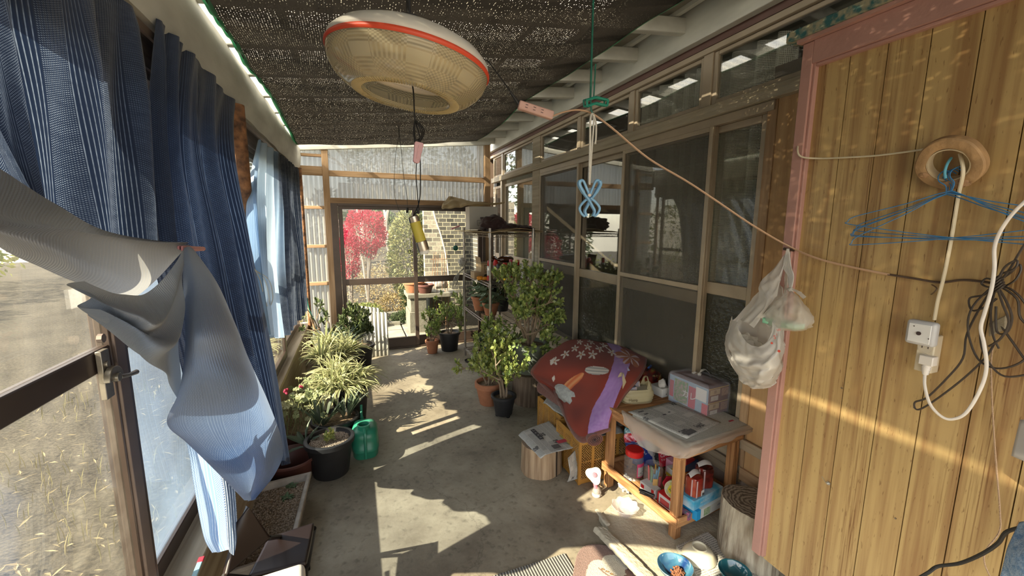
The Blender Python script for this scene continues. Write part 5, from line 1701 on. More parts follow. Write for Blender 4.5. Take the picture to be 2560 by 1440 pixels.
def stump(label, c, r, h, m_side, m_top, seed, wob=.08, crack=True):
    rnd.seed(seed)
    t = thing('tree_stump', label, 'stump', c, None)
    q = MB()

    def fn(u, v):
        a = 2 * PI * u
        k = 1 + wob * NZ.noise(V((math.cos(a) * 1.3 + seed, math.sin(a) * 1.3, v * .4))) + .018 * NZ.noise(V((math.cos(a) * 14 + seed, math.sin(a) * 14, v * 1.2))) + .03 * (1 - v) ** 2
        if v > .97: k *= .985
        return V(c) + V((math.cos(a) * r * k, math.sin(a) * r * k, h * v))
    q.grid(fn, 96, 14)
    q.build('bark', m_side, t, smooth=70)
    q = MB()
    vs_ = [V(c) + V((0, 0, h - .004))] + [fn(k / 96, 1.0) for k in range(96)]
    q.add(vs_, [(0, 1 + k, 1 + (k + 1) % 96) for k in range(96)])
    q.build('cut_face', m_top, t, smooth=0)
    if crack:
        q = MB(); a = -PI / 2 + .42
        p = V(c) + V((math.cos(a) * r * 1.0, math.sin(a) * r * 1.0, 0)); d_ = V((math.cos(a), math.sin(a), 0)); s_ = V((-math.sin(a), math.cos(a), 0))
        q.obox(p - s_ * .0035 - d_ * .03, s_ * .007, d_ * .0335, (0, 0, h * .985))
        q.build('crack', mat('crack', (.03, .018, .01), .9), t)
    return t


def rings(name, c1, c2):
    m, nt, b, out = new_mat(name)
    L = nt.links.new
    tc = _n(nt, 'ShaderNodeTexCoord'); w = _n(nt, 'ShaderNodeTexWave', wave_type='RINGS'); w.rings_direction = 'Z'
    w.inputs['Scale'].default_value = 17; w.inputs['Distortion'].default_value = 9; w.inputs['Detail'].default_value = 4; w.inputs['Detail Scale'].default_value = 1.5
    L(tc.outputs['Object'], w.inputs[0])
    r = _n(nt, 'ShaderNodeValToRGB'); e = r.color_ramp.elements; e[0].color = rgba(c2); e[1].color = rgba(c1)
    L(w.outputs[1], r.inputs[0]); L(r.outputs[0], b.inputs['Base Color']); b.inputs['Roughness'].default_value = .85
    return m


st1 = mat('stump wood', (.52, .38, .24), .85, col2=(.26, .16, .09), sc=2.2, st=(16, 16, 1.0), bump=.7, bs=5, contrast=1.5)
st2 = mat('dark bark', (.26, .19, .13), .9, col2=(.09, .06, .04), sc=2.6, st=(18, 18, 1.2), bump=1, bs=5, contrast=1.5)
st3 = mat('pale bark', (.50, .45, .35), .9, col2=(.22, .17, .12), sc=2.6, st=(14, 14, 2.2), bump=.8, bs=5, contrast=1.5)
stump('short pale stump under the folded newspaper in front of the crates', V((1.06, 2.235, 0)), .128, .188, st1, rings('end grain', (.30, .22, .15), (.16, .11, .08)), 4)
s2c = V((1.405, 3.23, 0))
stump('dark bark stump carrying the grey-green pot of the biggest jade plant', s2c, .15, .27, st2, rings('end grain dark', (.25, .18, .12), (.12, .08, .05)), 6, crack=False)
stump('upright log with dark ringed top between table and wood panel', V((1.665, 1.215, .0)), .135, .30, st3, rings('end grain grey', (.34, .29, .22), (.10, .075, .05)), 9, .14, False)
pc = s2c + V((0, .01, .27))
t = jade('jade_plant', 'largest jade plant, spreading over a grey-green pot set on a dark stump', pc, .76, .47, jl1, 7, .040, 3,
         lambda t: (pot(t, pc, .150, .27, greypot, .112, .012, .045), .25)[1], 41, lean=(-.12, 0), nleaf=9, thick=.018, dens=1.3)
q = MB()
rnd.seed(77)
for k in range(40):  # drooping outer sprays
    a = rnd.uniform(0, 2 * PI); p = pc + V((math.cos(a) * .15, math.sin(a) * .15, .27))
    tip = p + V((math.cos(a) * rnd.uniform(.05, .30), math.sin(a) * .16, rnd.uniform(-.10, .20)))
    for f in (.4, .7, 1): cluster(q, p.lerp(tip, f) + V((0, 0, .05 * (1 - f))), (tip - p + V((0, 0, .05))).normalized(), 6, .034)
q.build('drooping_sprays', jl1, t)
c = V((1.085, 3.02, 0))
jade('jade_plant', 'small jade plant in a footed black pot at the front of the group', c, .52, .23, jl3, 5, .034, 2, lambda t: (pot(t, c + V((0, 0, .02)), .094, .165, blackpot, .07, .012, .02), .17)[1], 51, nleaf=8, lean=(-.1, 0))
t = [o for o in COL.objects if o.name.startswith('jade_plant')][-1]
for k in range(3):
    a = k * 2.1 - 1.2; q = MB(); q.blob(c + V((.055 * math.cos(a), .055 * math.sin(a), .016)), (.016, .016, .016), 0, 1, 8); q.build('foot', blackpot, t)
c = V((1.05, 3.30, 0))
jade('jade_plant', 'jade plant with pale sunlit leaves in a terracotta pot behind the footed black pot', c, .56, .30, jl3, 6, .038, 2, lambda t: (pot(t, c, .118, .20, terra, .085, .010, .045), .18)[1], 52, nleaf=8, lean=(-.15, 0))
c = V((1.20, 3.55, 0))
jade('jade_plant', 'jade plant filling the space between the rack post and the largest jade plant', c, .60, .30, jl1, 6, .038, 3, lambda t: (pot(t, c, .11, .18, blackpot, .085), .16)[1], 55, nleaf=8)
# fleshy plants on the floor under the rack
for k, (x, y, r, h, lb) in enumerate(((1.30, 4.36, .075, .15, 'blue-green fleshy plant in a black pot on the floor under the rack'), (1.36, 4.10, .07, .13, 'dark fleshy-leaved plant in a small black pot under the front of the rack'))):
    t = thing('fleshy_plant', lb, 'potted plant', (x, y, 0))
    pot(t, (x, y, 0), r, h, blackpot, r * .75, .008, .02)
    q = MB()
    for j in range(34):
        a = j * 2.4; s_ = .15 + .035 * j
        q.leaf(V((x, y, h - .02 + .12 * rnd.random())), V((math.cos(a) * s_, math.sin(a) * s_, 1)), V((-math.cos(a), -math.sin(a), .5)), rnd.uniform(.09, .15), .055, .3, cup=.2)
    q.build('foliage', aloe if k == 0 else clivia, t)
q = MB(); q.lathe([(.0, .001), (.06, 0), (.07, .018), (.066, .018), (.056, .005), (0, .005)], (1.19, 4.45, 0), 28)
tag(q.build('saucer', blackpot), 'small black saucer on the floor at the left foot of the rack', 'saucer')
q = MB(); q.obox(W(1212, 872, y=4.0), (.06, .01, -.05), (.01, .02, .008), (0, .0, .02))
tag(q.build('blue_scrap', mat('blue plastic', (.05, .25, .55), .4)), 'small piece of blue plastic among the leaves under the rack', 'plastic scrap')

# ================================================================ WIRE RACK
RX0, RX1, RY0, RY1 = 1.19, 1.63, 3.70, 4.69
t = thing('wire_rack', 'tall chrome wire shelving rack beside the glass door', 'shelving rack', ((RX0 + RX1) / 2, (RY0 + RY1) / 2, 0))
chrome = mat('dull chrome', (.42, .38, .34), .35, metal=.8, var=.4, sc=25)
for x in (RX0, RX1):
    for y in (RY0, RY1):
        q = MB(); q.tube([(x, y, .0), (x, y, 1.53)], .0125, 14)
        for k in range(40): q.tube([(x, y, .05 + k * .037), (x, y, .053 + k * .037)], .0132, 10)
        po = q.build('post', chrome, t)
for z in (.10, .60, 1.0, 1.475):
    q = MB()
    for dz in (0, -.028):
        for (a, b_) in (((RX0, RY0), (RX1, RY0)), ((RX1, RY0), (RX1, RY1)), ((RX1, RY1), (RX0, RY1)), ((RX0, RY1), (RX0, RY0))):
            q.tube([(a[0], a[1], z + dz), (b_[0], b_[1], z + dz)], .0035, 6)
    n_ = 20
    for k in range(n_):
        y0 = RY0 + (RY1 - RY0) * k / n_; y1 = RY0 + (RY1 - RY0) * (k + .5) / n_; y2 = RY0 + (RY1 - RY0) * (k + 1) / n_
        for x in (RX0, RX1): q.tube([(x, y0, z), (x, y1, z - .028), (x, y2, z)], .002, 4)
    for k in range(9):
        x0 = RX0 + (RX1 - RX0) * k / 9; x2 = RX0 + (RX1 - RX0) * (k + 1) / 9
        for y in (RY0, RY1): q.tube([(x0, y, z), ((x0 + x2) / 2, y, z - .028), (x2, y, z)], .002, 4)
    for k in range(1, 34): q.tube([(RX0, RY0 + (RY1 - RY0) * k / 34, z + .003), (RX1, RY0 + (RY1 - RY0) * k / 34, z + .003)], .0019, 4)
    for k in (1, 2): q.tube([(RX0 + (RX1 - RX0) * k / 3, RY0, z), (RX0 + (RX1 - RX0) * k / 3, RY1, z)], .003, 5)
    for x in (RX0, RX1):
        for y in (RY0, RY1): q.tube([(x, y, z - .035), (x, y, z + .008)], .019, 12)
    q.build('shelf', chrome, t)
kraft = mat('kraft cardboard', (.43, .31, .17), .8, var=.25, sc=9)
kraft2 = mat('kraft inside', (.36, .25, .14), .85)
zt = 1.484
t = thing('cardboard_sheet', 'flattened cardboard sheet covering the top shelf of the rack', 'cardboard', (1.4, 4.2, zt))
q = MB(); q.net([[(1.10, 4.78, zt), (1.35, 4.80, zt + .004), (1.72, 4.76, zt)], [(1.12, 4.2, zt + .002), (1.4, 4.2, zt + .004), (1.74, 4.2, zt + .01)], [(1.15, 3.68, zt), (1.4, 3.66, zt + .012), (1.75, 3.74, zt + .004)]], 20, 24, lambda u, v: (0, 0, .008 + .008 * NZ.noise(V((u * 4, v * 6, 1)))))
q.build('sheet', kraft, t, solid=.006, smooth=180)
q = MB(); q.net([[(1.30, 3.90, zt + .03), (1.5, 3.85, zt + .05), (1.70, 3.80, zt + .02)], [(1.32, 3.74, zt + .02), (1.5, 3.70, zt + .04), (1.74, 3.70, zt + .02)]], 16, 6)
q.build('flap', kraft, t, solid=.004, smooth=180)
q = MB(); a = W(1130, 574, y=4.5); q.obox(a, W(1150, 566, y=4.5) - a, (0, .06, 0), (0, 0, .012))
tag(q.build('pink_packet', mat('pink card', (.50, .20, .24), .6)), 'small pink packet at the left end of the rack top', 'packet')
a, b_, t_ = W(1149, 568, y=4.55), W(1238, 562, y=4.2), W(1149, 515, y=4.55)
t = thing('white_box', 'white cardboard box on the rack top behind the dark clothes', 'box', V((1.33, 4.55, zt + .02)))
q = MB(); q.rbox((1.35, 4.52, zt + .024), .32, .24, t_.z - zt - .03, -.08); q.build('carton', mat('white card', (.56, .52, .46), .7, var=.1), t, bevel=.003)
q = MB(); ff = V((1.262, 4.385, zt + .07))
for (u0, u1, v0, v1) in ((0, .07, 0, .004), (0, .07, .055, .059), (0, .004, 0, .059), (.066, .07, 0, .059)): q.obox(ff + V((u0, u0 * -.08, v0)), V((u1 - u0, (u1 - u0) * -.08, 0)), V((0, -.002, 0)), V((0, 0, v1 - v0)))
q.build('printed_frame', mat('grey print', (.2, .18, .16), .7), t)
t = thing('paper_bag', 'crumpled brown paper bag lying on top of the white box', 'paper bag', V((1.4, 4.5, t_.z)))
zb = t_.z + .004
q = MB()
q.net([[W(1106, 512, y=4.5), W(1128, 490, y=4.6), V((1.2, 4.7, zb + .02)), V((1.45, 4.7, zb + .015)), W(1262, 505, y=4.45)],
       [W(1104, 520, y=4.4), W(1140, 500, y=4.5), V((1.25, 4.5, zb + .045)), V((1.45, 4.45, zb + .03)), W(1262, 506, y=4.42)],
       [W(1108, 523, y=4.35), W(1150, 518, y=4.35), V((1.25, 4.35, zb + .01)), V((1.45, 4.35, zb + .008)), W(1258, 508, y=4.4)]], 40, 20, lambda u, v: (0, 0, .012 * NZ.noise(V((u * 7, v * 5, 3))) + .006 * math.sin(u * 40) * (u < .4)))
q.build('bag_sheet', mat('brown paper', (.44, .33, .17), .7, bump=.4, bs=14, var=.2), t, solid=.002, smooth=60)
t = thing('dark_clothes', 'heap of dark maroon clothing on the rack top', 'clothing', V((1.42, 3.95, zt + .01)))
fab = mat('dark maroon cloth', (.045, .018, .016), .85, var=.4, bump=.5, bs=30, sheen=.2)
q = MB(); q.blob((1.30, 3.98, zt + .085), (.13, .12, .085), .35, 2.6, 22, seed=3, flatbot=zt + .016)
q.blob((1.45, 3.92, zt + .045), (.13, .10, .045), .5, 3, 18, seed=5, flatbot=zt + .016); q.blob((1.60, 3.90, zt + .04), (.10, .07, .035), .5, 3, 16, seed=7, flatbot=zt + .016)
q.build('cloth_heap', fab, t, smooth=180)
q = MB(); q.tube(smooth_path([(1.19, 3.95, zt + .03), (1.26, 3.87, zt + .12), (1.36, 3.86, zt + .14), (1.42, 3.84, zt + .03)]), .008, 6); q.build('cuff_seam', fab, t)
# middle shelf
zm = 1.006


def boxat(name, label, c, sx, sy, sz, rz, m, cat='box', group=None):
    q = MB(); q.rbox(c, sx, sy, sz, rz)
    return tag(q.build(name, m, bevel=.0015), label, cat, group)


t = thing('cardboard_box', 'open cardboard box with printed square mark on the middle shelf', 'box', (1.28, 4.13, zm))
c = V((1.285, 4.18, zm)); q = MB()
q.obox(c + V((-.07, -.09, 0)), (.15, 0, 0), (0, .19, 0), (0, 0, .16)); q.build('carton', kraft, t, bevel=.002)
q = MB(); q.obox(c + V((-.07, -.09, .162)), (-.01, 0, .06), (0, .19, 0), (.003, 0, 0)); q.obox(c + V((-.145, -.10, 0)), (.073, 0, 0), (0, .15, 0), (0, 0, .07)); q.build('flap', kraft2, t, bevel=.001)
q = MB(); o_ = c + V((-.035, -.0915, .085))
for (u0, u1, v0, v1) in ((0, .055, 0, .004), (0, .055, .051, .055), (0, .004, 0, .055), (.051, .055, 0, .055)): q.obox(o_ + V((u0, 0, v0)), (u1 - u0, 0, 0), (0, -.001, 0), (0, 0, v1 - v0))
q.obox(o_ + V((.018, 0, .012)), (.022, 0, .028), (0, -.001, 0), (.010, 0, -.006)); q.obox(o_ + V((0, 0, -.018)), (.055, 0, 0), (0, -.001, 0), (0, 0, .006))
q.prism([(.024 * math.cos(a), .018 * math.sin(a)) for a in [2 * PI * k / 18 for k in range(18)]], o_ + V((.02, 0, -.055)), (1, 0, 0), (0, 0, 1), (0, -.001, 0))
q.build('printed_mark', mat('black print', (.03, .025, .02), .7), t)
boxat('cardboard_box', 'wide cardboard box behind the spray cans on the middle shelf', (1.50, 4.12, zm), .20, .26, .155, .05, kraft, group=None)
shoe = mat('brown polished leather', (.10, .032, .012), .18, coat=.6, var=.2)
for k, (x, y, rz, lb) in enumerate(((1.385, 4.20, 1.2, 'left of two polished brown leather slippers above the boxes'), (1.50, 4.14, .35, 'right of two polished brown leather slippers above the boxes'))):
    q = MB(); M_ = Matrix.Rotation(rz, 3, 'Z')
    q.blob((x, y, zm + .162 + .032), (.115, .045, .034), .12, 2, 18, seed=k, M=M_, flatbot=zm + .1605)
    tag(q.build('slipper', shoe, smooth=180), lb, 'slipper', 'pair of slippers on the rack')
cans = ((1222, 682, .0, 'red', (.55, .55, .52), (.55, .02, .02), 'slim red and silver spray can with white label behind the rack post'),
        (1238, 676, .0, 'red', (.20, .19, .18), (.60, .02, .02), 'grey spray can with hooked red cap beside the black-capped can'),
        (1246, 676, .01, 'blk', (.40, .28, .10), (.015, .015, .015), 'spray can with black cap and gold label on the middle shelf'),
        (1261, 688, .0, 'red', (.62, .45, .04), (.62, .02, .02), 'yellow and silver spray can with flat red cap'),
        (1276, 686, .0, 'red', (.45, .03, .03), (.50, .02, .05), 'dark red spray can with green stripe'),
        (1292, 684, .0, 'red', (.03, .03, .03), (.65, .02, .02), 'black spray can with bright red cap and white letters'))
hh = (.205, .20, .165, .18, .21, .205)
Ys = (3.90, 4.02, 3.92, 3.88, 3.90, 3.90)
for k, (px, py, _, kd, bc2, cc2, lb) in enumerate(cans):
    p = W(px + 1, 690, y=Ys[k]); c = V((p.x, Ys[k], zm)); h_ = hh[k]
    t = thing('spray_can', lb, 'spray can', c, 'spray cans on the middle shelf')
    q = MB(); r = .027 if k not in (0, 4) else .022
    q.lathe([(.001, 0), (r * .95, 0), (r, .004), (r, h_ * .70), (r * .8, h_ * .75), (.001, h_ * .76)], c, 20); cb_ = q.build('can', mat('can %d' % k, bc2, .3, metal=.2), t)
    q = MB(); q.lathe([(r * .82, h_ * .735), (r * .85, h_ * .74), (r * .80, h_ * .97), (r * .7, h_), (.001, h_)] if k != 1 else [(r * .95, h_ * .70), (r * .9, h_ * .9), (r * .5, h_), (.001, h_)], c, 20); q.build('cap', mat('cap %d' % k, cc2, .3), t)
    if k in (3,):
        q = MB(); q.lathe([(r + .0006, .03), (r + .0006, h_ * .66)], c, 20); q.v = [v for v in q.v]; q.build('label_band', mat('can silver', (.5, .5, .5), .3, metal=.6), cb_)
        q = MB(); q.grid(lambda u, v: c + V(((r + .001) * math.cos(-2.6 + 1.3 * u), (r + .001) * math.sin(-2.6 + 1.3 * u), .03 + (h_ * .66 - .03) * v)), 8, 1); q.build('label', mat('can yellow', (.68, .48, .03), .4), cb_)
    if k == 0:
        q = MB(); q.grid(lambda u, v: c + V(((r + .001) * math.cos(-2.4 + 1.3 * u), (r + .001) * math.sin(-2.4 + 1.3 * u), .06 + .06 * v)), 8, 1); q.build('label', mat('white label', (.7, .68, .66), .5), cb_)
        q = MB(); q.lathe([(r + .0005, .004), (r + .0005, .055)], c, 20); q.build('label_band', mat('can red', (.55, .02, .03), .3), cb_)
    if k == 4:
        q = MB(); q.grid(lambda u, v: c + V(((r + .001) * math.cos(-2.7 + .5 * u + .5 * v), (r + .001) * math.sin(-2.7 + .5 * u + .5 * v), .01 + .12 * (1 - v))), 6, 6); q.build('label', mat('can green', (.10, .30, .10), .4), cb_)
    if k == 2: text('害虫', c + V((0, -r - .001, .05)), (1, 0, 0), (0, 0, 1), .022, mat('print pale', (.6, .55, .45), .5), 'lettering', cb_)
    if k == 5:
        text('ア', c + V((-.004, -r - .0015, .105)), (1, -.05, 0), (0, 0, 1), .050, mat('white print', (.75, .75, .72), .5), 'lettering', cb_, bold=.002)
        text('リ', c + V((-.004, -r - .0015, .062)), (1, -.05, 0), (0, 0, 1), .050, mat('white print', (.75, .75, .72), .5), 'lettering', cb_, bold=.002)
        q = MB(); q.lathe([(r + .0006, .005), (r + .0006, .036)], c, 20); q.build('label_band', mat('yellow print', (.6, .48, .05), .5), cb_)
q = MB(); q.lathe([(.001, 0), (.085, 0), (.095, .016), (.09, .016), (.08, .005), (.001, .005)], (1.345, 3.80, zm), 30, None, (1.1, .8))
tag(q.build('black_tray', blackpot), 'low black tray on the middle shelf in front of the spray cans', 'tray')
q = MB(); p = W(1200, 682, y=3.98); q.blob((p.x, 3.98, zm + .022), (.035, .025, .020), .4, 3, 10, seed=2, flatbot=zm); q.blob((p.x + .045, 3.95, zm + .02), (.03, .02, .016), .4, 3, 10, seed=4, flatbot=zm)
tag(q.build('orange_gloves', mat('orange rubber', (.75, .30, .02), .5)), 'bundle of orange rubber gloves on the middle shelf', 'gloves')
t = thing('ointment_tube', 'white squeezed tube with green band and white cap lying on the black tray', 'tube', (1.33, 3.78, zm + .03))
a, b_ = W(1228, 679, y=3.78), W(1262, 671, y=3.78)
q = MB(); q.tube([a.lerp(b_, f) for f in (0, .1, .5, .72)], [.006, .010, .012, .013], 12, flat=.8); q.build('tube_body', mat('grey plastic tube', (.50, .50, .47), .4), t)
q = MB(); q.tube([a.lerp(b_, f) for f in (.55, .72)], [.0128, .0138], 12, flat=.85); q.build('green_band', mat('green print', (.04, .28, .08), .5), t)
q = MB(); q.tube([a.lerp(b_, .72), a.lerp(b_, .85), b_ + V((.004, 0, .006))], [.013, .015, .010], 12); q.build('cap', mat('white cap', (.72, .70, .67), .4), t)
t = thing('plastic_strips', 'bundle of shredded white plastic tied to the left rear of the rack', 'plastic bundle', (1.17, 4.66, 1.0))
rnd.seed(8)
q = MB(); pl_ = mat('matt white film', (.50, .48, .44), .5, tl=.3)
for k in range(26):
    x = rnd.uniform(0, 1)
    q.tube(smooth_path([W(1160, 668 + 6 * rnd.random(), y=4.62), W(1152 - 10 * x, 678 + 8 * x, y=4.62), W(1146 - 12 * x, 700, y=4.6), W(1140 - 9 * x + 20 * (k % 3 == 0), 716 + 40 * (k % 3 == 0) * rnd.random(), y=4.6)]), .0035, 4, flat=.4)
for k in range(8): q.tube(smooth_path([W(1158, 680, y=4.62), W(1160 + rnd.uniform(-3, 3), 730, y=4.60), W(1160 + rnd.uniform(-4, 4), 790, y=4.60)]), .0045, 4, flat=.4)
q.blob(W(1156, 655, y=4.62), (.045, .05, .05), .4, 4, 10, seed=3)
q.build('strips', pl_, t)
q = MB(); p = W(1139, 620, y=4.72)
for k in range(14):
    a = k * .9; q.tube([p + Matrix.Rotation(a, 3, 'Z') @ Matrix.Rotation(k * .37, 3, 'X') @ V((.028 * math.cos(x), .028 * math.sin(x), 0)) for x in [2 * PI * i / 14 for i in range(14)]], .004, 5, closed=True)
q.tube([p + V((0, 0, .03)), p + V((0, 0, .07)), V((1.19, 4.69, p.z + .07))], .0015, 4)
tag(q.build('twine_ball', grn), 'ball of green garden twine hanging at the far left post of the rack', 'twine')
# plants on the lower shelf
for k, (x, y, r, h_, m_, lb) in enumerate(((1.30, 4.42, .095, .16, terra, 'round-leaved geranium in a terracotta pot on the lower rack shelf, farther of two'), (1.33, 4.12, .085, .14, terra, 'geranium in a terracotta pot on the lower rack shelf, nearer of two'))):
    zz = .606
    t = thing('geranium_pot', lb, 'potted plant', (x, y, zz), 'terracotta pots on the lower shelf')
    pot(t, (x, y, zz), r, h_, m_, r * .68, .008, .03)
    q, qs = MB(), MB()
    for j in range(46):
        p = V((x, y, zz + h_ - .02)); a = rnd.uniform(0, 2 * PI); rr = rnd.uniform(.02, .15)
        tp_ = p + V((math.cos(a) * rr, math.sin(a) * rr, rnd.uniform(-.02, .13)))
        qs.tube([p, tp_], .002, 4)
        n_ = (V((math.cos(a) * .5, math.sin(a) * .5, 1)) + rv(.3)).normalized(); r2 = rnd.uniform(.022, .042); s1_ = n_.orthogonal().normalized(); s2_ = n_.cross(s1_)
        q.add([tp_ - n_ * .008] + [tp_ + (s1_ * math.cos(b__) + s2_ * math.sin(b__)) * r2 for b__ in [2 * PI * i / 12 for i in range(12)]], [(0, 1 + i, 1 + (i + 1) % 12) for i in range(11)])
    q.build('foliage', mat('dusty green leaf', (.12, .19, .10), .5, isl=(.22, .29, .17), tl=.2), t); qs.build('stem', mat('green stem', (.2, .22, .1), .6), t)
for k, (x, y, lb) in enumerate(((1.36, 4.58, 'dark leafy shrub in a black pot at the back of the lower rack shelf'), (1.52, 4.30, 'dark leafy shrub in a black pot at the wall side of the lower rack shelf'))):
    jade('jade_plant', lb, (x, y, .606), .30, .16, jl2, 4, .030, 1, lambda t: (pot(t, (x, y, .606), .08, .13, blackpot, .065), .11)[1], 61 + k, nleaf=8)
q = MB(); q.rbox((1.50, 4.52, .606), .10, .10, .30, .1)
tag(q.build('black_case', mat('black plastic case', (.012, .012, .014), .4), bevel=.01), 'upright black plastic case at the back of the lower rack shelf', 'case')
q = MB(); q.rbox((1.42, 4.50, .0), .14, .10, .54, .05)
tag(q.build('upright_board', wood_z, bevel=.004), 'weathered upright timber block under the rack at the back', 'timber')


# ================================================================ CRATES, BLANKET, STUMP PAPER
ycr = mat('amber crate plastic', (.52, .26, .05), .5, var=.3, sc=10, tl=.1)
rnd.seed(12)


def crate(label, x0, x1, y0, y1, h, group='yellow crates'):
    t = thing('plastic_crate', label, 'crate', ((x0 + x1) / 2, (y0 + y1) / 2, 0), group)
    q = MB()
    for z, hh_ in ((.0, .03), (h - .035, .035)):
        q = MB()
        for (a, b_) in (((x0, y0), (x1, y0)), ((x0, y0), (x0, y1)), ((x1, y0), (x1, y1)), ((x0, y1), (x1, y1))):
            d = V((b_[0] - a[0], b_[1] - a[1], 0)); s_ = V((d.y, -d.x, 0)).normalized() * .007
            q.obox(V((a[0], a[1], z)) - s_ / 2, d, s_, (0, 0, hh_))
        q.build('rim', ycr, t, bevel=.002)
    q = MB(); q.box(x0 + .01, x1 - .01, y0 + .01, y1 - .01, 0, .012); q.build('base', ycr, t)
    # near and left faces: pillars and diamond lattice panels
    for fi, (o, d, nrm) in enumerate(((V((x0, y0, 0)), V((x1 - x0, 0, 0)), V((0, -1, 0))), (V((x0, y1, 0)), V((0, y0 - y1, 0)), V((-1, 0, 0))))):
        L_ = d.length; d = d / L_; q = MB()
        n_ = max(2, round(L_ / .10)); w_ = L_ / n_
        for i in range(n_ + 1):
            q.obox(o + d * (i * w_ - .009), d * .018, nrm * .007, (0, 0, h - .003))
        for i in range(n_):
            a0, a1, z0, z1 = i * w_ + .009, (i + 1) * w_ - .009, .03, h - .035
            step = .017
            for s_ in (-1, 1):
                k = -(z1 - z0)
                while k < (a1 - a0):
                    if s_ > 0: pa, pb = (a0 + k, z0), (a0 + k + (z1 - z0), z1)
                    else: pa, pb = (a0 + k + (z1 - z0), z0), (a0 + k, z1)
                    # clip to the panel
                    def cl_(p, r):
                        f0, f1 = 0., 1.
                        dx = r[0] - p[0]
                        for lim, sg in ((a0, 1), (a1, -1)):
                            v0, v1 = (p[0] - lim) * sg, (r[0] - lim) * sg
                            if v0 < 0 and v1 < 0: return None
                            if v0 < 0: f0 = max(f0, v0 / (v0 - v1))
                            elif v1 < 0: f1 = min(f1, v0 / (v0 - v1))
                        if f1 - f0 < .02: return None
                        g_ = lambda f: (p[0] + dx * f, p[1] + (r[1] - p[1]) * f)
                        return g_(f0), g_(f1)
                    c_ = cl_(pa, pb)
                    if c_:
                        A0 = o + d * c_[0][0] + V((0, 0, c_[0][1])) + nrm * .003; A1 = o + d * c_[1][0] + V((0, 0, c_[1][1])) + nrm * .003
                        q.tube([A0, A1], .0022, 4, cap=False)
                    k += step
            q.obox(o + d * a0 + V((0, 0, (z0 + z1) / 2 - .004)) , d * (a1 - a0), nrm * .004, (0, 0, .008))
        q.build('lattice_side', ycr, t)
    return t


crate('yellow lattice crate nearest the table, under the blanket corner', 1.205, 1.56, 2.0, 2.29, .285)
crate('yellow lattice crate behind the nearer one, under the blanket', 1.245, 1.60, 2.315, 2.68, .285)
c = V((1.54, 2.36, .287))
t = thing('folded_futon', 'folded pale grey mat and futon between the crates and the blanket', 'futon', c)
q = MB(); q.grid(lambda u, v: V((1.27 + .56 * u, 2.04 + .62 * v, .30 + .012 * NZ.noise(V((u * 5, v * 5, 0))))), 10, 10)
q.blob((1.56, 2.36, .415), (.30, .33, .115), .10, 3, 20, flatbot=.30)
q.build('padding', mat('grey quilting', (.42, .43, .42), .9, var=.4, sc=50, bump=.4), t, smooth=180)
q = MB(); q.net([[W(1358, 1008, z=.30), (1.35, 2.68, .31)], [W(1400, 1035, z=.31), (1.45, 2.3, .31)], [W(1440, 1082, z=.30), (1.5, 2.05, .31)], [(1.20, 2.0, .29), (1.5, 1.98, .29)]], 8, 24, lambda u, v: (0, 0, .008 * math.sin(v * 20) * (1 - u)))
q.build('newspaper_liner', mat('grey paper', (.46, .45, .42), .8, var=.4, sc=70), t, solid=.004, smooth=180)

MAR, MAR2, PUR, BRN, WHT = (.24, .030, .012), (.12, .014, .008), (.24, .12, .34), (.15, .055, .040), (.55, .50, .45)
flowers = [(.34, .06), (.42, .13), (.29, .15), (.47, .05), (.53, .13), (.22, .22), (.37, .22), (.60, .06), (.47, .21), (.16, .30), (.64, .14)]


def blank(u, v):
    if v > .93 or u < .035 or u > .975: return mixc(BRN, MAR2, .2 + .2 * math.sin(u * 90 + v * 60))
    c = mixc(MAR, MAR2, .5 + .5 * NZ.noise(V((u * 6, v * 6, 1))))
    # lilac stripe
    cx_ = .70 + .16 * v
    w = .055 + .10 * v
    if abs(u - cx_) < w: c = mixc(PUR, (.32, .20, .42), .5 + .5 * NZ.noise(V((u * 30, v * 30, 1))))
    dx, dy = u - .80, v - .16
    if dx * dx / .022 + dy * dy / .012 < 1:
        a = math.atan2(dy, dx)
        if math.sqrt(dx * dx / .022 + dy * dy / .012) < .55 + .4 * abs(math.sin(a * 2.5)): c = (.30, .085, .028) if math.sin(a * 7) < .6 else (.5, .36, .38)
    for i, (fu, fv) in enumerate(flowers):
        dx, dy = (u - fu) * 1.15, (v - fv) * 1.0
        r = math.hypot(dx, dy); a = math.atan2(dy, dx)
        if r < .047 * (.62 + .38 * math.cos(5 * a + i)): c = WHT if r > .008 else (.4, .15, .04)
    dx, dy = (u - .55), (v - .34)
    if (dx / .10) ** 2 + (dy / .035) ** 2 < 1: c = mixc(WHT, (.25, .25, .25), .5 + .5 * math.sin(dy * 260))
    dx, dy = (u - .38) + .5 * (v - .50), (v - .50)
    if (dx / .045) ** 2 + (dy / .13) ** 2 < 1: c = mixc((.45, .10, .03), (.55, .24, .10), .5 + .5 * math.sin(dx * 120))
    for (fu, fv) in ((.14, .30), (.22, .48)):
        if abs(u - fu) / .016 + abs(v - fv) / .04 < 1: c = WHT
    return c


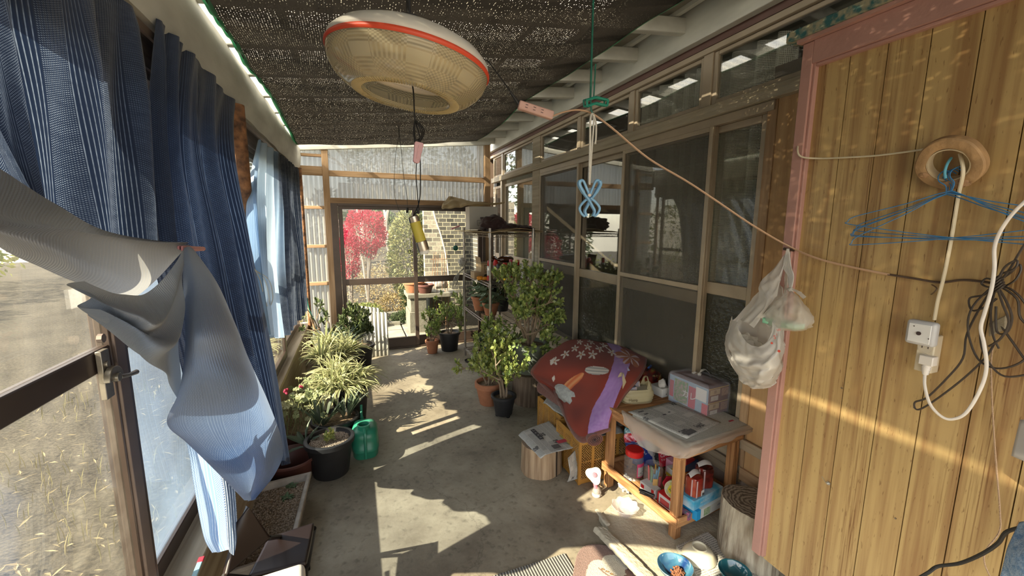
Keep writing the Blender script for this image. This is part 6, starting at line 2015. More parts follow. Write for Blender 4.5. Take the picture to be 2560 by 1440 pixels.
rows = [
    [(1392, 872, .58), (1425, 855, .63), (1460, 851, .655), (1505, 855, .67), (1560, 868, .68), (1618, 900, .68)],
    [(1368, 885, .56), (1415, 878, .62), (1465, 876, .665), (1520, 884, .69), (1575, 895, .70), (1612, 925, .69)],
    [(1345, 908, .50), (1395, 915, .56), (1450, 918, .62), (1510, 925, .66), (1560, 932, .67), (1592, 955, .66)],
    [(1330, 928, .44), (1380, 950, .46), (1432, 962, .50), (1490, 975, .56), (1535, 980, .58), (1560, 995, .57)],
    [(1334, 938, .41), (1395, 975, .38), (1425, 1000, .41), (1465, 1020, .44), (1508, 1030, .48), (1535, 1035, .48)],
    [(1345, 950, .38), (1400, 988, .355), (1422, 1040, .35), (1455, 1068, .36), (1492, 1066, .40), (1524, 1062, .42)],
    [(1352, 955, .37), (1396, 1003, .335), (1424, 1062, .315), (1454, 1100, .305), (1487, 1085, .35), (1524, 1070, .40)]]
rows = [[W(a, b_, z=c) for a, b_, c in r] for r in rows]
velv, nt, b, out = new_mat('velvet blanket')
L = nt.links.new
at_ = _n(nt, 'ShaderNodeAttribute', attribute_name='Col'); L(at_.outputs['Color'], b.inputs['Base Color'])
b.inputs['Roughness'].default_value = .85; b.inputs['Sheen Weight'].default_value = .06
t = thing('blanket', 'maroon fleece blanket with white blossoms and a lilac stripe draped over the crates', 'blanket', (1.5, 2.35, .31))
q = MB(); q.net(rows, 220, 220, lambda u, v: (0, 0, .010 * math.sin(u * 7 + v * 3) * (1 - v) + .009 * NZ.noise(V((u * 5, v * 5, 0)))), blank)
q.build('blanket_top', velv, t, solid=.014, smooth=180)
brnm = mat('brown blanket edge', (.15, .055, .04), .9, sheen=.3, bump=.3, bs=60)
fb = netfn(rows)
q = MB(); q.tube([fb(i / 60, 1.0) + V((0, 0, -.004)) for i in range(61)], .013, 8); q.tube([fb(.0, 1 - i / 40) for i in range(41)], .012, 8)
q.build('hem', brnm, t)
q = MB()
c = W(1487, 1098, z=.325)
for r_k in (.052, .040, .028, .016):
    pr_ = [(r_k * math.cos(a), r_k * .72 * math.sin(a)) for a in [2 * PI * k / 24 for k in range(24)]]
    pi_ = [(x * .82, y * .82) for x, y in pr_]
    u_, v_, w_ = V((.96, -.12, 0)), V((0, 0, 1)), V((.10, .35, 0))
    vs_ = [c + u_ * x + v_ * y - w_ * (.02 + .0 * r_k) for x, y in pr_ + pi_] + [c + u_ * x + v_ * y + w_ for x, y in pr_ + pi_]
    fs_ = []
    for k in range(24):
        k2 = (k + 1) % 24
        fs_ += [(k, k2, 24 + k2, 24 + k), (48 + k, 48 + k2, k2, k), (24 + k, 24 + k2, 72 + k2, 72 + k)]
    q.add(vs_, fs_)
q.build('rolled_layer', brnm, t, label='rolled brown under-layer')
q = MB(); q.net([[W(1352, 948, z=.36), W(1345, 975, z=.33), W(1358, 985, z=.31)], [W(1372, 958, z=.36), W(1368, 990, z=.33), W(1385, 998, z=.31)], [W(1400, 990, z=.35), W(1405, 1015, z=.33), W(1412, 1030, z=.31)]], 10, 14, lambda u, v: (-.012 * math.sin(u * PI * 2), 0, .012 * math.cos(u * PI * 2)))
q.build('folded_edge', brnm, t, solid=.012, smooth=180)


# newsprint: columns of tiny marks, headline bars, ruled boxes
def newsprint(name, seed, paper=(.50, .49, .45), cols=7, rows_=70, red=.0):
    m, nt, b, out = new_mat(name)
    L = nt.links.new
    tc = _n(nt, 'ShaderNodeTexCoord'); sp = _n(nt, 'ShaderNodeSeparateXYZ'); L(tc.outputs['UV'], sp.inputs[0])
    u, v = sp.outputs[0], sp.outputs[1]
    nm = _n(nt, 'ShaderNodeMapping'); nm.inputs['Location'].default_value = (seed, seed * 2, 0); nm.inputs['Scale'].default_value = (140, rows_ * 1.6, 1)
    L(tc.outputs['UV'], nm.inputs[0])
    no = _n(nt, 'ShaderNodeTexNoise'); no.inputs['Scale'].default_value = 1; no.inputs['Detail'].default_value = 2; L(nm.outputs[0], no.inputs['Vector'])
    line = math_(nt, 'GREATER_THAN', math_(nt, 'SINE', math_(nt, 'MULTIPLY', v, 2 * PI * rows_)), -.25)
    col = math_(nt, 'LESS_THAN', math_(nt, 'ABSOLUTE', math_(nt, 'SUBTRACT', math_(nt, 'FRACT', math_(nt, 'MULTIPLY', u, cols)), .5)), .46)
    ink = math_(nt, 'MULTIPLY', math_(nt, 'GREATER_THAN', no.outputs[0], .47), math_(nt, 'MULTIPLY', line, col))
    # blocks: some blank, some bold
    bm = _n(nt, 'ShaderNodeMapping'); bm.inputs['Location'].default_value = (seed * 3.1, seed, 0); bm.inputs['Scale'].default_value = (cols, 9, 1); L(tc.outputs['UV'], bm.inputs[0])
    fl = _n(nt, 'ShaderNodeVectorMath', operation='FLOOR'); L(bm.outputs[0], fl.inputs[0])
    wn_ = _n(nt, 'ShaderNodeTexWhiteNoise'); L(fl.outputs[0], wn_.inputs[0])
    blank_ = math_(nt, 'GREATER_THAN', wn_.outputs[0], .10)
    bold = math_(nt, 'GREATER_THAN', wn_.outputs[0], .93)
    hm = _n(nt, 'ShaderNodeMapping'); hm.inputs['Location'].default_value = (seed, 3, 0); hm.inputs['Scale'].default_value = (34, 24, 1); L(tc.outputs['UV'], hm.inputs[0])
    hn = _n(nt, 'ShaderNodeTexVoronoi'); hn.inputs['Scale'].default_value = 1; L(hm.outputs[0], hn.inputs['Vector'])
    hink = math_(nt, 'MULTIPLY', math_(nt, 'GREATER_THAN', hn.outputs[0], .42), bold)
    tot = math_(nt, 'MAXIMUM', math_(nt, 'MULTIPLY', math_(nt, 'MULTIPLY', ink, blank_), .72), math_(nt, 'MULTIPLY', hink, .9))
    mx = _n(nt, 'ShaderNodeMix', data_type='RGBA'); L(tot, mx.inputs[0]); mx.inputs[6].default_value = rgba(paper); mx.inputs[7].default_value = (.06, .06, .065, 1)
    L(mx.outputs[2], b.inputs['Base Color']); b.inputs['Roughness'].default_value = .8
    return m


news1, news2, news3 = newsprint('newsprint', 1.3), newsprint('newsprint two', 4.7, cols=5, rows_=55), newsprint('newsprint grey', 7.1, (.55, .54, .50), 4, 60)
inkm = mat('ink', (.05, .05, .055), .7)
redi = mat('red ink', (.45, .05, .08), .6)
t = thing('newspaper', 'newspaper spread over the short stump and folded down its right side', 'newspaper', V((1.1, 2.2, .19)))
A_, B_, C2, D_ = W(1296, 1084, z=.205), W(1372, 1051, z=.205), W(1446, 1115, z=.20), W(1352, 1142, z=.200)
q = MB()
q.grid(lambda u, v: A_.lerp(B_, u).lerp(D_.lerp(C2, u), v) + V((0, 0, .004 * math.sin(u * 5) + .003 * NZ.noise(V((u * 5, v * 5, 0))) - .012 * max(0, .12 - u) / .12)), 24, 24)
q.build('top_sheet', news1, t, solid=.0015, smooth=180)
q = MB(); E1, E2 = W(1446, 1117, z=.195), W(1420, 1145, z=.195)
q.net([[E1, E2], [W(1449, 1135, z=.16), W(1422, 1160, z=.15)], [W(1450, 1170, z=.09), W(1425, 1185, z=.085)], [W(1446, 1196, z=.03), W(1418, 1205, z=.02)]], 8, 20)
q.build('side_sheet', news2, t, solid=.003, smooth=180)
q = MB(); hd = lambda u, v: A_.lerp(B_, u).lerp(D_.lerp(C2, u), v) + V((0, 0, .0045))
U_, Vv = (B_ - A_).normalized(), (A_ - D_).normalized()


def patch(t, f, u0, u1, v0, v1, m, name, lift=.002):
    q = MB(); q.grid(lambda u, v: f(u0 + (u1 - u0) * u, v0 + (v1 - v0) * v) + V((0, 0, lift)), 4, 4)
    return q.build(name, m, t, smooth=0)


hd2 = lambda u, v: hd(u, v) + V((0, 0, .004 * math.sin(u * 5)))
patch(t, hd2, .30, .42, .10, .52, inkm, 'headline_bar')
patch(t, hd2, .62, .90, .70, .80, redi, 'advert'); patch(t, hd2, .40, .60, .80, .93, mat('dark photo', (.12, .11, .11), .7), 'photo')
patch(t, hd2, .83, .93, .55, .90, mat('ochre advert', (.40, .36, .10), .7), 'advert')
for k, s_ in enumerate('しんぶん'): text(s_, hd2(.36, .16 + .10 * k) + V((0, 0, .003)), U_, Vv, .022, mat('paper white', (.6, .6, .57), .7), 'headline', t)

# ================================================================ TABLE
TO, TU, TV = V((1.40, 1.41, .03)), V((.995, .10, 0)), V((-.10, .995, 0))
TH = .472
tw = wood('table timber', (.55, .29, .12), (.24, .10, .035), 'z', 1.7, bump=.6)
twx = wood('table timber x', (.55, .29, .12), (.24, .10, .035), 'x', 1.7, bump=.6)
twy = wood('table timber y', (.53, .28, .12), (.24, .10, .035), 'y', 1.7, bump=.6)
t = thing('side_table', 'rough orange-brown timber table with a crowded lower shelf by the house wall', 'table', TO + TU * .22 + TV * .26)
TL, TW_ = .54, .44
tp_ = lambda a, b_, z: TO + TU * a + TV * b_ + V((0, 0, z))
for (a, b_) in ((0, 0), (TW_ - .042, 0), (0, TL - .042), (TW_ - .042, TL - .042)):
    q = MB(); q.obox(tp_(a, b_, -.001 if b_ < .1 else -.029), TU * .042, TV * .042, V((0, 0, TH + (0 if b_ < .1 else .028)))); q.build('leg', tw, t, bevel=.003)
for z, h_ in ((TH - .045, .045), (.07, .05)):
    q = MB(); q.obox(tp_(.0, -.012, z), TU * TW_, TV * .012, (0, 0, h_)); q.build('rail', twx, t, bevel=.002)
    q = MB(); q.obox(tp_(.0, TL, z), TU * TW_, TV * .012, (0, 0, h_)); q.build('rail', twx, t, bevel=.002)
    q = MB(); q.obox(tp_(-.012, -.012, z), TU * .012, TV * (TL + .024), (0, 0, h_)); q.build('rail', twy, t, bevel=.002)
    q = MB(); q.obox(tp_(TW_, -.012, z), TU * .012, TV * (TL + .024), (0, 0, h_)); q.build('rail', twy, t, bevel=.002)
ZS = .03 + .092
q = MB(); q.obox(tp_(.002, .002, .08), TU * (TW_ - .004), TV * (TL - .004), (0, 0, .012)); q.build('lower_shelf', twy, t)
q = MB(); q.obox(tp_(-.015, -.02, TH), TU * (TW_ + .03), TV * (TL + .05), (0, 0, .014)); q.build('tabletop', twx, t, bevel=.002)
ZT = .03 + TH + .015
# sheet film and newspapers on the top
t = thing('newspaper', 'stack of newspapers and clear plastic sheet covering the table top', 'newspaper', tp_(.22, .25, TH + .016))
zf = ZT - .03
q = MB(); q.obox(tp_(.015, -.015, zf + .0005), TU * .46, TV * .36, (0, 0, .018)); q.build('paper_stack', mat('pale newsprint stack', (.46, .455, .41), .8, var=.2, sc=40), t, bevel=.004)
N1 = [tp_(.005, .37, zf + .021), tp_(.33, .36, zf + .021), tp_(.36, .06, zf + .021), tp_(.06, .02, zf + .021)]
q = MB(); q.grid(lambda u, v: N1[0].lerp(N1[1], u).lerp(N1[3].lerp(N1[2], u), v) + V((0, 0, .0015 * math.sin(u * 9))), 12, 12); q.build('open_sheet', news2, t, solid=.0012, smooth=180)
N2 = [tp_(.05, .20, zf + .0195), tp_(.49, .18, zf + .0195), tp_(.49, -.01, zf + .0195), tp_(.02, -.018, zf + .0195)]
q = MB(); q.grid(lambda u, v: N2[0].lerp(N2[1], u).lerp(N2[3].lerp(N2[2], u), v), 4, 4); q.build('under_sheet', mat('greyish print', (.50, .50, .45), .8, var=.25, sc=120), t, smooth=0)
fn2 = lambda u, v: N1[0].lerp(N1[1], u).lerp(N1[3].lerp(N1[2], u), v)
patch(t, fn2, .10, .34, .86, .97, mat('grey photo', (.14, .14, .14), .7, var=.5, sc=200), 'photo', .0035)
for k, (a, b_, c_, d_) in enumerate(((.14, .22, .18, .21), (.38, .46, .33, .36), (.12, .24, .08, .11), (.55, .60, .30, .33))): patch(t, fn2, a, b_, c_, d_, inkm, 'headline_bar', .0035)
patch(t, lambda u, v: N2[0].lerp(N2[1], u).lerp(N2[3].lerp(N2[2], u), v), .82, .90, .66, .72, redi, 'red_mark', .0015)
film2 = mat('clear poly sheet', (.72, .68, .62), .22, alpha=.55, tl=.35, bump=.6, bs=22)
q = MB()
q.net([[tp_(-.01, .40, zf + .022), tp_(-.005, .25, zf + .022), tp_(.02, .05, zf + .022), tp_(.08, -.01, zf + .022), tp_(.25, -.02, zf + .020), tp_(.48, -.02, zf + .018)],
       [tp_(-.03, .38, zf + .018), tp_(-.03, .25, zf + .016), tp_(-.02, .03, zf + .018), tp_(.03, -.05, zf + .018), tp_(.25, -.045, zf + .012), tp_(.50, -.045, zf + .012)],
       [tp_(-.05, .34, zf - .01), tp_(-.055, .22, zf - .035), tp_(-.045, .0, zf - .012), tp_(.0, -.05, zf - .015), tp_(.24, -.045, zf + .0), tp_(.51, -.045, zf + .004)],
       [tp_(-.045, .30, zf - .03), tp_(-.06, .19, zf - .08), tp_(-.05, .04, zf - .045), tp_(-.01, -.048, zf - .022), tp_(.22, -.045, zf - .012), tp_(.51, -.045, zf - .006)]], 90, 36,
      lambda u, v: ((v * .014) * NZ.noise(V((u * 16, v * 3, 0))), (v * .014) * NZ.noise(V((u * 16, v * 3, 7))), .004 * NZ.noise(V((u * 20, v * 5, 3)))))
q.build('plastic_sheet', film2, t, smooth=180)
q = MB(); q.net([[tp_(.46, .30, zf + .02), tp_(.50, .10, zf + .02), tp_(.50, -.03, zf + .02)], [tp_(.50, .30, zf + .012), tp_(.53, .10, zf + .012), tp_(.53, -.05, zf + .012)], [tp_(.50, .28, zf - .01), tp_(.545, .10, zf - .012), tp_(.555, -.05, zf - .015)]], 20, 10, crk(.01, 4))
q.build('plastic_edge', film2, t, smooth=180)

# --- things on the table
BX = {}


def pbox(t, name, o, u, v, w, m, faces=(), **k):
    q = MB(); q.obox(o, u, v, w); q.build(name, m, t, bevel=.0015, **k)


t = thing('carrier_bag', 'cream carrier bag full of packets standing open at the far left of the table', 'bag', tp_(.12, .44, TH + .015))
crm = mat('cream film', (.62, .55, .34), .35, tl=.35, alpha=.88, bump=.35, bs=18)
cb = W(1588, 1000, z=ZT + .002); Ru = V((.97, -.24, 0)); Rv = V((.24, .97, 0))


def bring(a, b_, z, n=24, lift=0):
    o = []
    for k in range(n + 1):
        an = 2 * PI * k / n
        cx_, sy_ = math.copysign(abs(math.cos(an)) ** .6, math.cos(an)), math.copysign(abs(math.sin(an)) ** .6, math.sin(an))
        o.append(cb + Ru * a * cx_ + Rv * b_ * sy_ + V((0, 0, z + lift * abs(math.cos(an)) ** 3)))
    return o


q = MB(); q.net([bring(.088, .058, .0), bring(.098, .066, .025), bring(.097, .064, .06), bring(.088, .052, .082, 24, .03)], 96, 24, crk(.010, 2)); q.build('bag_body', crm, t, smooth=180)
for sx, hh_, wd in ((-1, .175, .05), (.72, .15, .045)):
    q = MB(); e0 = cb + Ru * (.088 * sx)
    pth = [(-1, .085), (-.85, .12), (-.4, hh_ - .008), (0, hh_), (.4, hh_ - .008), (.85, .12), (1, .085)]
    q.net([[e0 + Rv * (wd * y) + V((0, 0, z)) - Ru * .014 * (1 if z < hh_ - .03 else .4) for y, z in pth], [e0 + Rv * (wd * y * .86) + V((0, 0, z - .003)) + Ru * .014 * (1 if z < hh_ - .03 else .4) for y, z in pth]], 36, 4, crk(.004, sx))
    q.build('handle', crm, t, smooth=180)
q = MB(); q.obox(cb + Ru * .0 - Rv * .04 + V((0, 0, .004)), Ru * .085, Rv * .085, (0, 0, .07)); q.build('packed_box', mat('cream carton', (.58, .55, .42), .6, var=.2), t, bevel=.002)
q = MB(); q.obox(cb - Ru * .085 - Rv * .03 + V((0, 0, .045)), Ru * .08 + V((0, 0, .01)), Rv * .05, (0, 0, .04)); q.obox(cb - Ru * .06 + Rv * .02 + V((0, 0, .06)), Ru * .10, Rv * .02, (0, .01, .045)); q.build('packet', mat('printed packet', (.45, .35, .30), .4, col2=(.15, .2, .35), sc=40, contrast=2), t, bevel=.003)
q = MB(); a = cb - Ru * .03 + Rv * .045 + V((0, 0, .12)); q.obox(a, V((.028, -.008, -.04)), V((.004, .012, 0)), V((-.01, 0, .075))); q.build('blue_wrapper', mat('blue wrapper', (.05, .16, .36), .3, col2=(.3, .25, .3), sc=60, contrast=2), t, bevel=.003)
text('Hero', cb - Ru * .045 - Rv * .066 + V((0, 0, .03)), Ru, V((0, .1, 1)), .026, mat('brown print', (.10, .07, .03), .6), 'bag_print', t, depth=.006)
q = MB(); q.obox(W(1512, 958, z=ZT + .0), TU * .03, TV * .03, (0, 0, .05)); q.obox(W(1510, 935, z=ZT + .055), TU * .045, TV * .03, (.0, .02, .012))
t = tag(q.build('small_carton', mat('maroon carton', (.36, .06, .08), .5), bevel=.001), 'maroon carton squeezed behind the cream bag at the left edge of the table', 'carton')
# snack bag with peg
t = thing('snack_bag', 'red and black snack packet clipped shut behind the cream bag', 'snack packet', W(1615, 950, z=ZT))
sn = lambda u, v: ramp([(0, (.40, .03, .03)), (.3, (.05, .03, .03)), (.55, (.42, .04, .03)), (.75, (.50, .32, .08)), (1, (.42, .05, .04))], .5 + .5 * NZ.noise(V((u * 7, v * 5, 2))) + .1 * math.sin(u * 30))
foil = mat('printed foil', (.5, .5, .5), .22, vcol=True, coat=.4)
zt_ = ZT + .003
q = MB()
q.net([[W(1592, 960, z=zt_), W(1618, 966, z=zt_), W(1650, 962, z=zt_), W(1672, 950, z=zt_)], [W(1590, 938, z=zt_ + .035), W(1618, 940, z=zt_ + .05), W(1650, 936, z=zt_ + .05), W(1672, 930, z=zt_ + .04)], [W(1594, 922, z=zt_ + .055), W(1620, 918, z=zt_ + .06), W(1648, 916, z=zt_ + .06), W(1668, 914, z=zt_ + .055)], [W(1600, 925, z=zt_ + .04), W(1625, 915, z=zt_ + .05), W(1650, 912, z=zt_ + .05), W(1668, 910, z=zt_ + .045)]], 40, 24, crk(.006, 5), sn)
q.build('packet', foil, t, solid=.012, smooth=180)
peg('clothes_peg', W(1616, 926, z=zt_ + .05), W(1628, 925, z=zt_ + .05) + V((0, 0, .035)), .012, mat('blue peg', (.03, .14, .50), .4), 'blue clothes peg closing the red snack packet')
text('焼そば', W(1640, 938, z=zt_ + .05) + V((-.01, -.02, 0)), V((.9, -.3, .05)), V((0, .4, 1)), .02, mat('gold print', (.6, .42, .15), .4), 'lettering', t, depth=.004)
# tissue box
t = thing('tissue_box', 'small white tissue box with a tissue pulled up between the two carrier bags', 'tissue box', W(1672, 985, z=ZT))
o_ = W(1655, 995, z=ZT + .001); q = MB(); q.obox(o_, TU * .075, TV * .10, (0, 0, .055)); q.build('box_body', mat('white carton', (.60, .60, .58), .6), t, bevel=.002)
q = MB(); q.net([[o_ + V((.0, .03, .056)), o_ + V((.03, .02, .056)), o_ + V((.06, .03, .056))], [o_ + V((.0, .04, .075)), o_ + V((.03, .01, .085)), o_ + V((.055, .04, .075))], [o_ + V((.01, .05, .09)), o_ + V((.035, .04, .105)), o_ + V((.06, .05, .088))]], 14, 14, crk(.008, 4)); q.build('tissue', mat('tissue', (.68, .66, .64), .9, tl=.3), t, solid=.001, smooth=180)
q = MB(); q.tube([o_ + V((.03, -.0005, .02)), o_ + V((.03, -.002, .02))], .003, 10); q.build('printed_dot', inkm, t)
# boxed curry in clear bag
A0, B0, C0 = W(1767, 1046, z=ZT + .004), W(1824, 1030, z=ZT + .004), W(1690, 995, z=ZT + .004)
eu, ev = (B0 - A0), (C0 - A0)
ev = (ev - eu.normalized() * ev.dot(eu.normalized()))
HB = W(1766, 975, y=A0.y).z - A0.z
t = thing('carton_stack', 'two stacked curry cartons tied in a clear carrier bag on the table newspapers', 'cartons', A0 + eu / 2 + ev / 2)
for k in (0, 1):
    q = MB(); zz = V((0, 0, HB / 2 * k + .0005)); q.obox(A0 + zz, eu, ev, (0, 0, HB / 2 - .001)); q.build('carton', mat('dark brown carton', (.14, .05, .025), .4), t, bevel=.001)
    # short face print
    fu = lambda a, b_: A0 + zz + eu * a + V((0, 0, HB / 2 * b_)) - ev.normalized() * .0012
    def fp(a0, a1, b0, b1, m, nm, lift=0):
        q = MB(); q.grid(lambda u, v: fu(a0 + (a1 - a0) * u, b0 + (b1 - b0) * v) - ev.normalized() * lift, 3, 3); q.build(nm, m, t, smooth=0)
    fp(.0, 1, .93, 1, mat('gold edge', (.50, .33, .06), .4), 'gold_band'); fp(.05, .48, .52, .9, mat('beige panel', (.48, .36, .18), .5), 'panel')
    fp(.10, .42, .12, .45, mat('rice white', (.60, .56, .48), .6, var=.3, sc=120), 'panel'); fp(.55, .92, .35, .88, mat('tan dish', (.45, .25, .12), .5, var=.5, sc=90), 'panel')
    fp(.93, 1, .1, .9, mat('yellow strip', (.62, .46, .04), .5), 'panel')
    text('新' if k else '軒', fu(.26, .71) - ev.normalized() * .002, eu, (0, 0, 1), .022, mat('brown ink', (.08, .03, .01), .6), 'lettering', t)
    text('H' if k else 'B', fu(.965, .5) - ev.normalized() * .002, eu, (0, 0, 1), .010, mat('brown ink', (.08, .03, .01), .6), 'lettering', t)
# long side: colourful print
lf = lambda a, b_: A0 + ev * a + V((0, 0, HB * b_)) - eu.normalized() * .0014


def lp(a0, a1, b0, b1, m, nm='panel', lift=0, wob=0):
    q = MB(); q.grid(lambda u, v: lf(a0 + (a1 - a0) * u, b0 + (b1 - b0) * v) - eu.normalized() * lift, 3, 3); q.build(nm, m, t, smooth=0)


lp(0, 1, 0, 1, mat('pale blue print', (.32, .46, .58), .4, var=.2, sc=40)); lp(.0, .14, .0, .45, mat('red print panel', (.55, .03, .04), .4), lift=.0006); lp(.04, .3, .5, .92, mat('white print', (.62, .60, .60), .5), lift=.0006)
lp(.30, .48, .1, .85, mat('crimson print', (.55, .05, .08), .4, var=.3, sc=60), lift=.0006); lp(.5, .86, .12, .92, mat('salad print', (.38, .30, .26), .5, col2=(.10, .26, .06), sc=70, contrast=2), lift=.0006); lp(.88, .99, .2, .8, mat('crimson print', (.55, .05, .08)), lift=.0006)
text('カレー', lf(.36, .5) - eu.normalized() * .003, -ev, (0, 0, 1), .05, mat('white print', (.75, .75, .72), .5), 'lettering', t)
q = MB()
T0 = A0 + eu * .45 + ev * .5 + V((0, 0, HB + .028))
crn = [A0, A0 + eu, A0 + eu + ev, A0 + ev]
off = lambda i: (crn[i] - (A0 + eu / 2 + ev / 2)).normalized() * .006
lb_ = [crn[i % 4] + off(i % 4) + V((0, 0, .0)) for i in range(5)]; lt_ = [crn[i % 4] + off(i % 4) + V((0, 0, HB + .002)) for i in range(5)]


def poly(lst):
    o = []
    for i in range(4): o += [lst[i].lerp(lst[i + 1], f) for f in (0, .34, .67)]
    return o + [lst[4]]


ctr = A0 + eu / 2 + ev / 2
mid_ = [T0 + (p - ctr) * .55 - V((0, 0, HB + .0)) + V((0, 0, -.006)) + V((0, 0, HB + .0 - (T0.z - A0.z) + .012)) for p in lt_]
mid_ = [V((ctr.x + (p.x - ctr.x) * .55, ctr.y + (p.y - ctr.y) * .55, A0.z + HB + .014)) for p in lt_]
cen_ = [T0 + (p - ctr) * .04 * V((1, 1, 0)).length * 0 + V(((p.x - ctr.x) * .05, (p.y - ctr.y) * .05, 0)) for p in lt_]
q.net([poly(lb_), poly(lt_), poly(mid_), poly(cen_)], 72, 30, crk(.005, 9))
clr = mat('clear lilac film', (.62, .60, .70), .12, alpha=.30, bump=.5, bs=30, coat=.5)
q.build('clear_bag', clr, t, smooth=180)
q = MB(); q.blob(T0, (.012, .010, .010), .4, 4, 8)
q.net([[T0, T0 + V((0, .004, 0))], [T0 + V((.02, .0, .015)), T0 + V((.02, .012, .02))], [T0 + V((.045, -.005, .02)), T0 + V((.05, .012, .022))], [T0 + V((.055, -.02, .0)), T0 + V((.065, -.01, .004))]], 5, 14, crk(.005, 1))
q.net([[T0, T0 + V((0, .004, 0))], [T0 + V((-.02, .0, .012)), T0 + V((-.02, .012, .014))], [T0 + V((-.038, .005, .004)), T0 + V((-.04, .02, .006))]], 5, 12, crk(.004, 2))
q.build('knot', film, t, smooth=180)
t = thing('snack_bag', 'blue and orange snack packet lying behind the clear bag of cartons', 'snack packet', W(1715, 945, z=ZT))
q = MB(); q.blob(W(1718, 958, z=ZT + .035), (.05, .035, .04), .3, 3, 14, seed=6, flatbot=ZT + .001)
for i, v in enumerate(q.v): q.c[i] = ramp([(0, (.04, .14, .40)), (.45, (.05, .18, .45)), (.55, (.45, .22, .12)), (1, (.35, .28, .2))], .5 + .6 * NZ.noise(v * 22))
q.build('packet', foil, t, smooth=180)

# --- things on the lower shelf
ZL = ZS + .001
sp_at = lambda a, b_: tp_(a, b_, 0)
t = thing('treat_jar', 'clear plastic jar with red screw lid on the lower table shelf', 'jar', V((1.445, 1.80, ZL)))
jc = V((1.445, 1.80, ZL))
clrj = mat('clear pet plastic', (.75, .70, .66), .08, alpha=.12, coat=.3)
q = MB(); q.lathe([(.001, .001), (.050, .0), (.055, .012), (.055, .115), (.048, .13), (.045, .138)], jc, 36); jb_ = q.build('jar_body', clrj, t)
q = MB(); q.lathe([(.001, .138), (.050, .136), (.051, .138), (.051, .166), (.046, .170), (.001, .170)], jc, 40); q.build('lid', mat('red lid', (.55, .015, .015), .35), t, label='red ribbed lid')
q = MB(); q.blob(jc + V((0, 0, .028)), (.048, .048, .026), .25, 6, 14, flatbot=ZL + .003)
q.obox(jc + V((-.03, .0, .02)), V((.016, 0, 0)), V((0, .012, 0)), V((.004, 0, .085))); q.build('biscuits', mat('brown biscuits', (.20, .12, .08), .8, var=.5, sc=60), t)
lab = lambda r, a0, a1, z0, z1: (lambda u, v: jc + V((r * math.cos(a0 + (a1 - a0) * u), r * math.sin(a0 + (a1 - a0) * u), z0 + (z1 - z0) * v)))
q = MB(); q.grid(lab(.0558, -1.9, -.75, .022, .105), 12, 1); q.build('label', mat('pink label', (.62, .06, .16), .5), jb_)
q = MB(); q.grid(lab(.0562, -1.8, -.85, .028, .085), 12, 1); q.build('label_text', news3, jb_)
t = thing('snack_jar', 'open clear jar packed with stick treats beside the red-lidded jar', 'jar', V((1.475, 1.665, ZL)))
jc = V((1.470, 1.665, ZL))
q = MB(); q.lathe([(.001, .001), (.046, .0), (.050, .01), (.050, .125), (.043, .140), (.044, .148), (.042, .149)], jc, 36); q.build('jar_body', clrj, t)
q = MB()
rnd.seed(5)
stc = [((.60, .32, .05), 'orange'), ((.55, .05, .06), 'red'), ((.12, .32, .48), 'blue'), ((.58, .54, .46), 'white'), ((.10, .22, .12), 'green')]
for k in range(13):
    q = MB(); a = k * 2.4; r = .012 + .024 * rnd.random()
    p0 = jc + V((math.cos(a) * r * .6, math.sin(a) * r * .6, .006)); p1 = jc + V((math.cos(a + .5) * r, math.sin(a + .5) * r, rnd.uniform(.10, .145)))
    q.tube([p0, p1], [.006, .006], 6, flat=.4); c_, nm = stc[k % 5]
    q.build('treat_stick', mat('stick ' + nm, c_, .35), t)
for (a0, a1, z0, z1, c_, s_) in ((-2.3, -1.75, .01, .09, (.62, .34, .05), 'C'), (-1.65, -1.2, .02, .10, (.55, .04, .05), 'E')):
    q = MB(); q.grid(lab(.0488, a0, a1, z0, z1), 8, 1); q.build('treat_packet', mat('pk' + s_, c_, .35, var=.3, sc=60), t)
# cat food pouch
t = thing('pet_food_bag', 'blue, red and teal foil cat food bag with a white cat picture', 'pet food bag', V((1.60, 1.92, ZL)))


def catfood(u, v):
    c = (.02, .05, .28)
    if v > .70: c = (.02, .13, .16) if u < .75 else (.30, .26, .2)
    if .48 + .1 * u < v < .70 + .05 * math.sin(u * 8): c = (.50, .02, .04)
    if (u - .38) ** 2 / .012 + (v - .86) ** 2 / .02 < 1: c = (.28, .16, .08)
    dx, dy = u - .74, v - .30
    head = (dx / .16) ** 2 + (dy / .20) ** 2 < 1
    ear = (abs(dx - .10) / .05 + abs(dy - .24) / .16 < 1) or (abs(dx + .10) / .05 + abs(dy - .24) / .16 < 1)
    if head or ear or ((dx / .2) ** 2 + ((dy + .25) / .2) ** 2 < 1):
        c = (.58, .56, .54)
        if (abs(abs(dx) - .06) < .016 and abs(dy - .04) < .02): c = (.03, .04, .03)
        if abs(dx) < .018 and abs(dy + .04) < .018: c = (.30, .12, .12)
        if dx > .05 and NZ.noise(V((u * 9, v * 9, 0))) > .05: c = (.28, .27, .26)
    return c


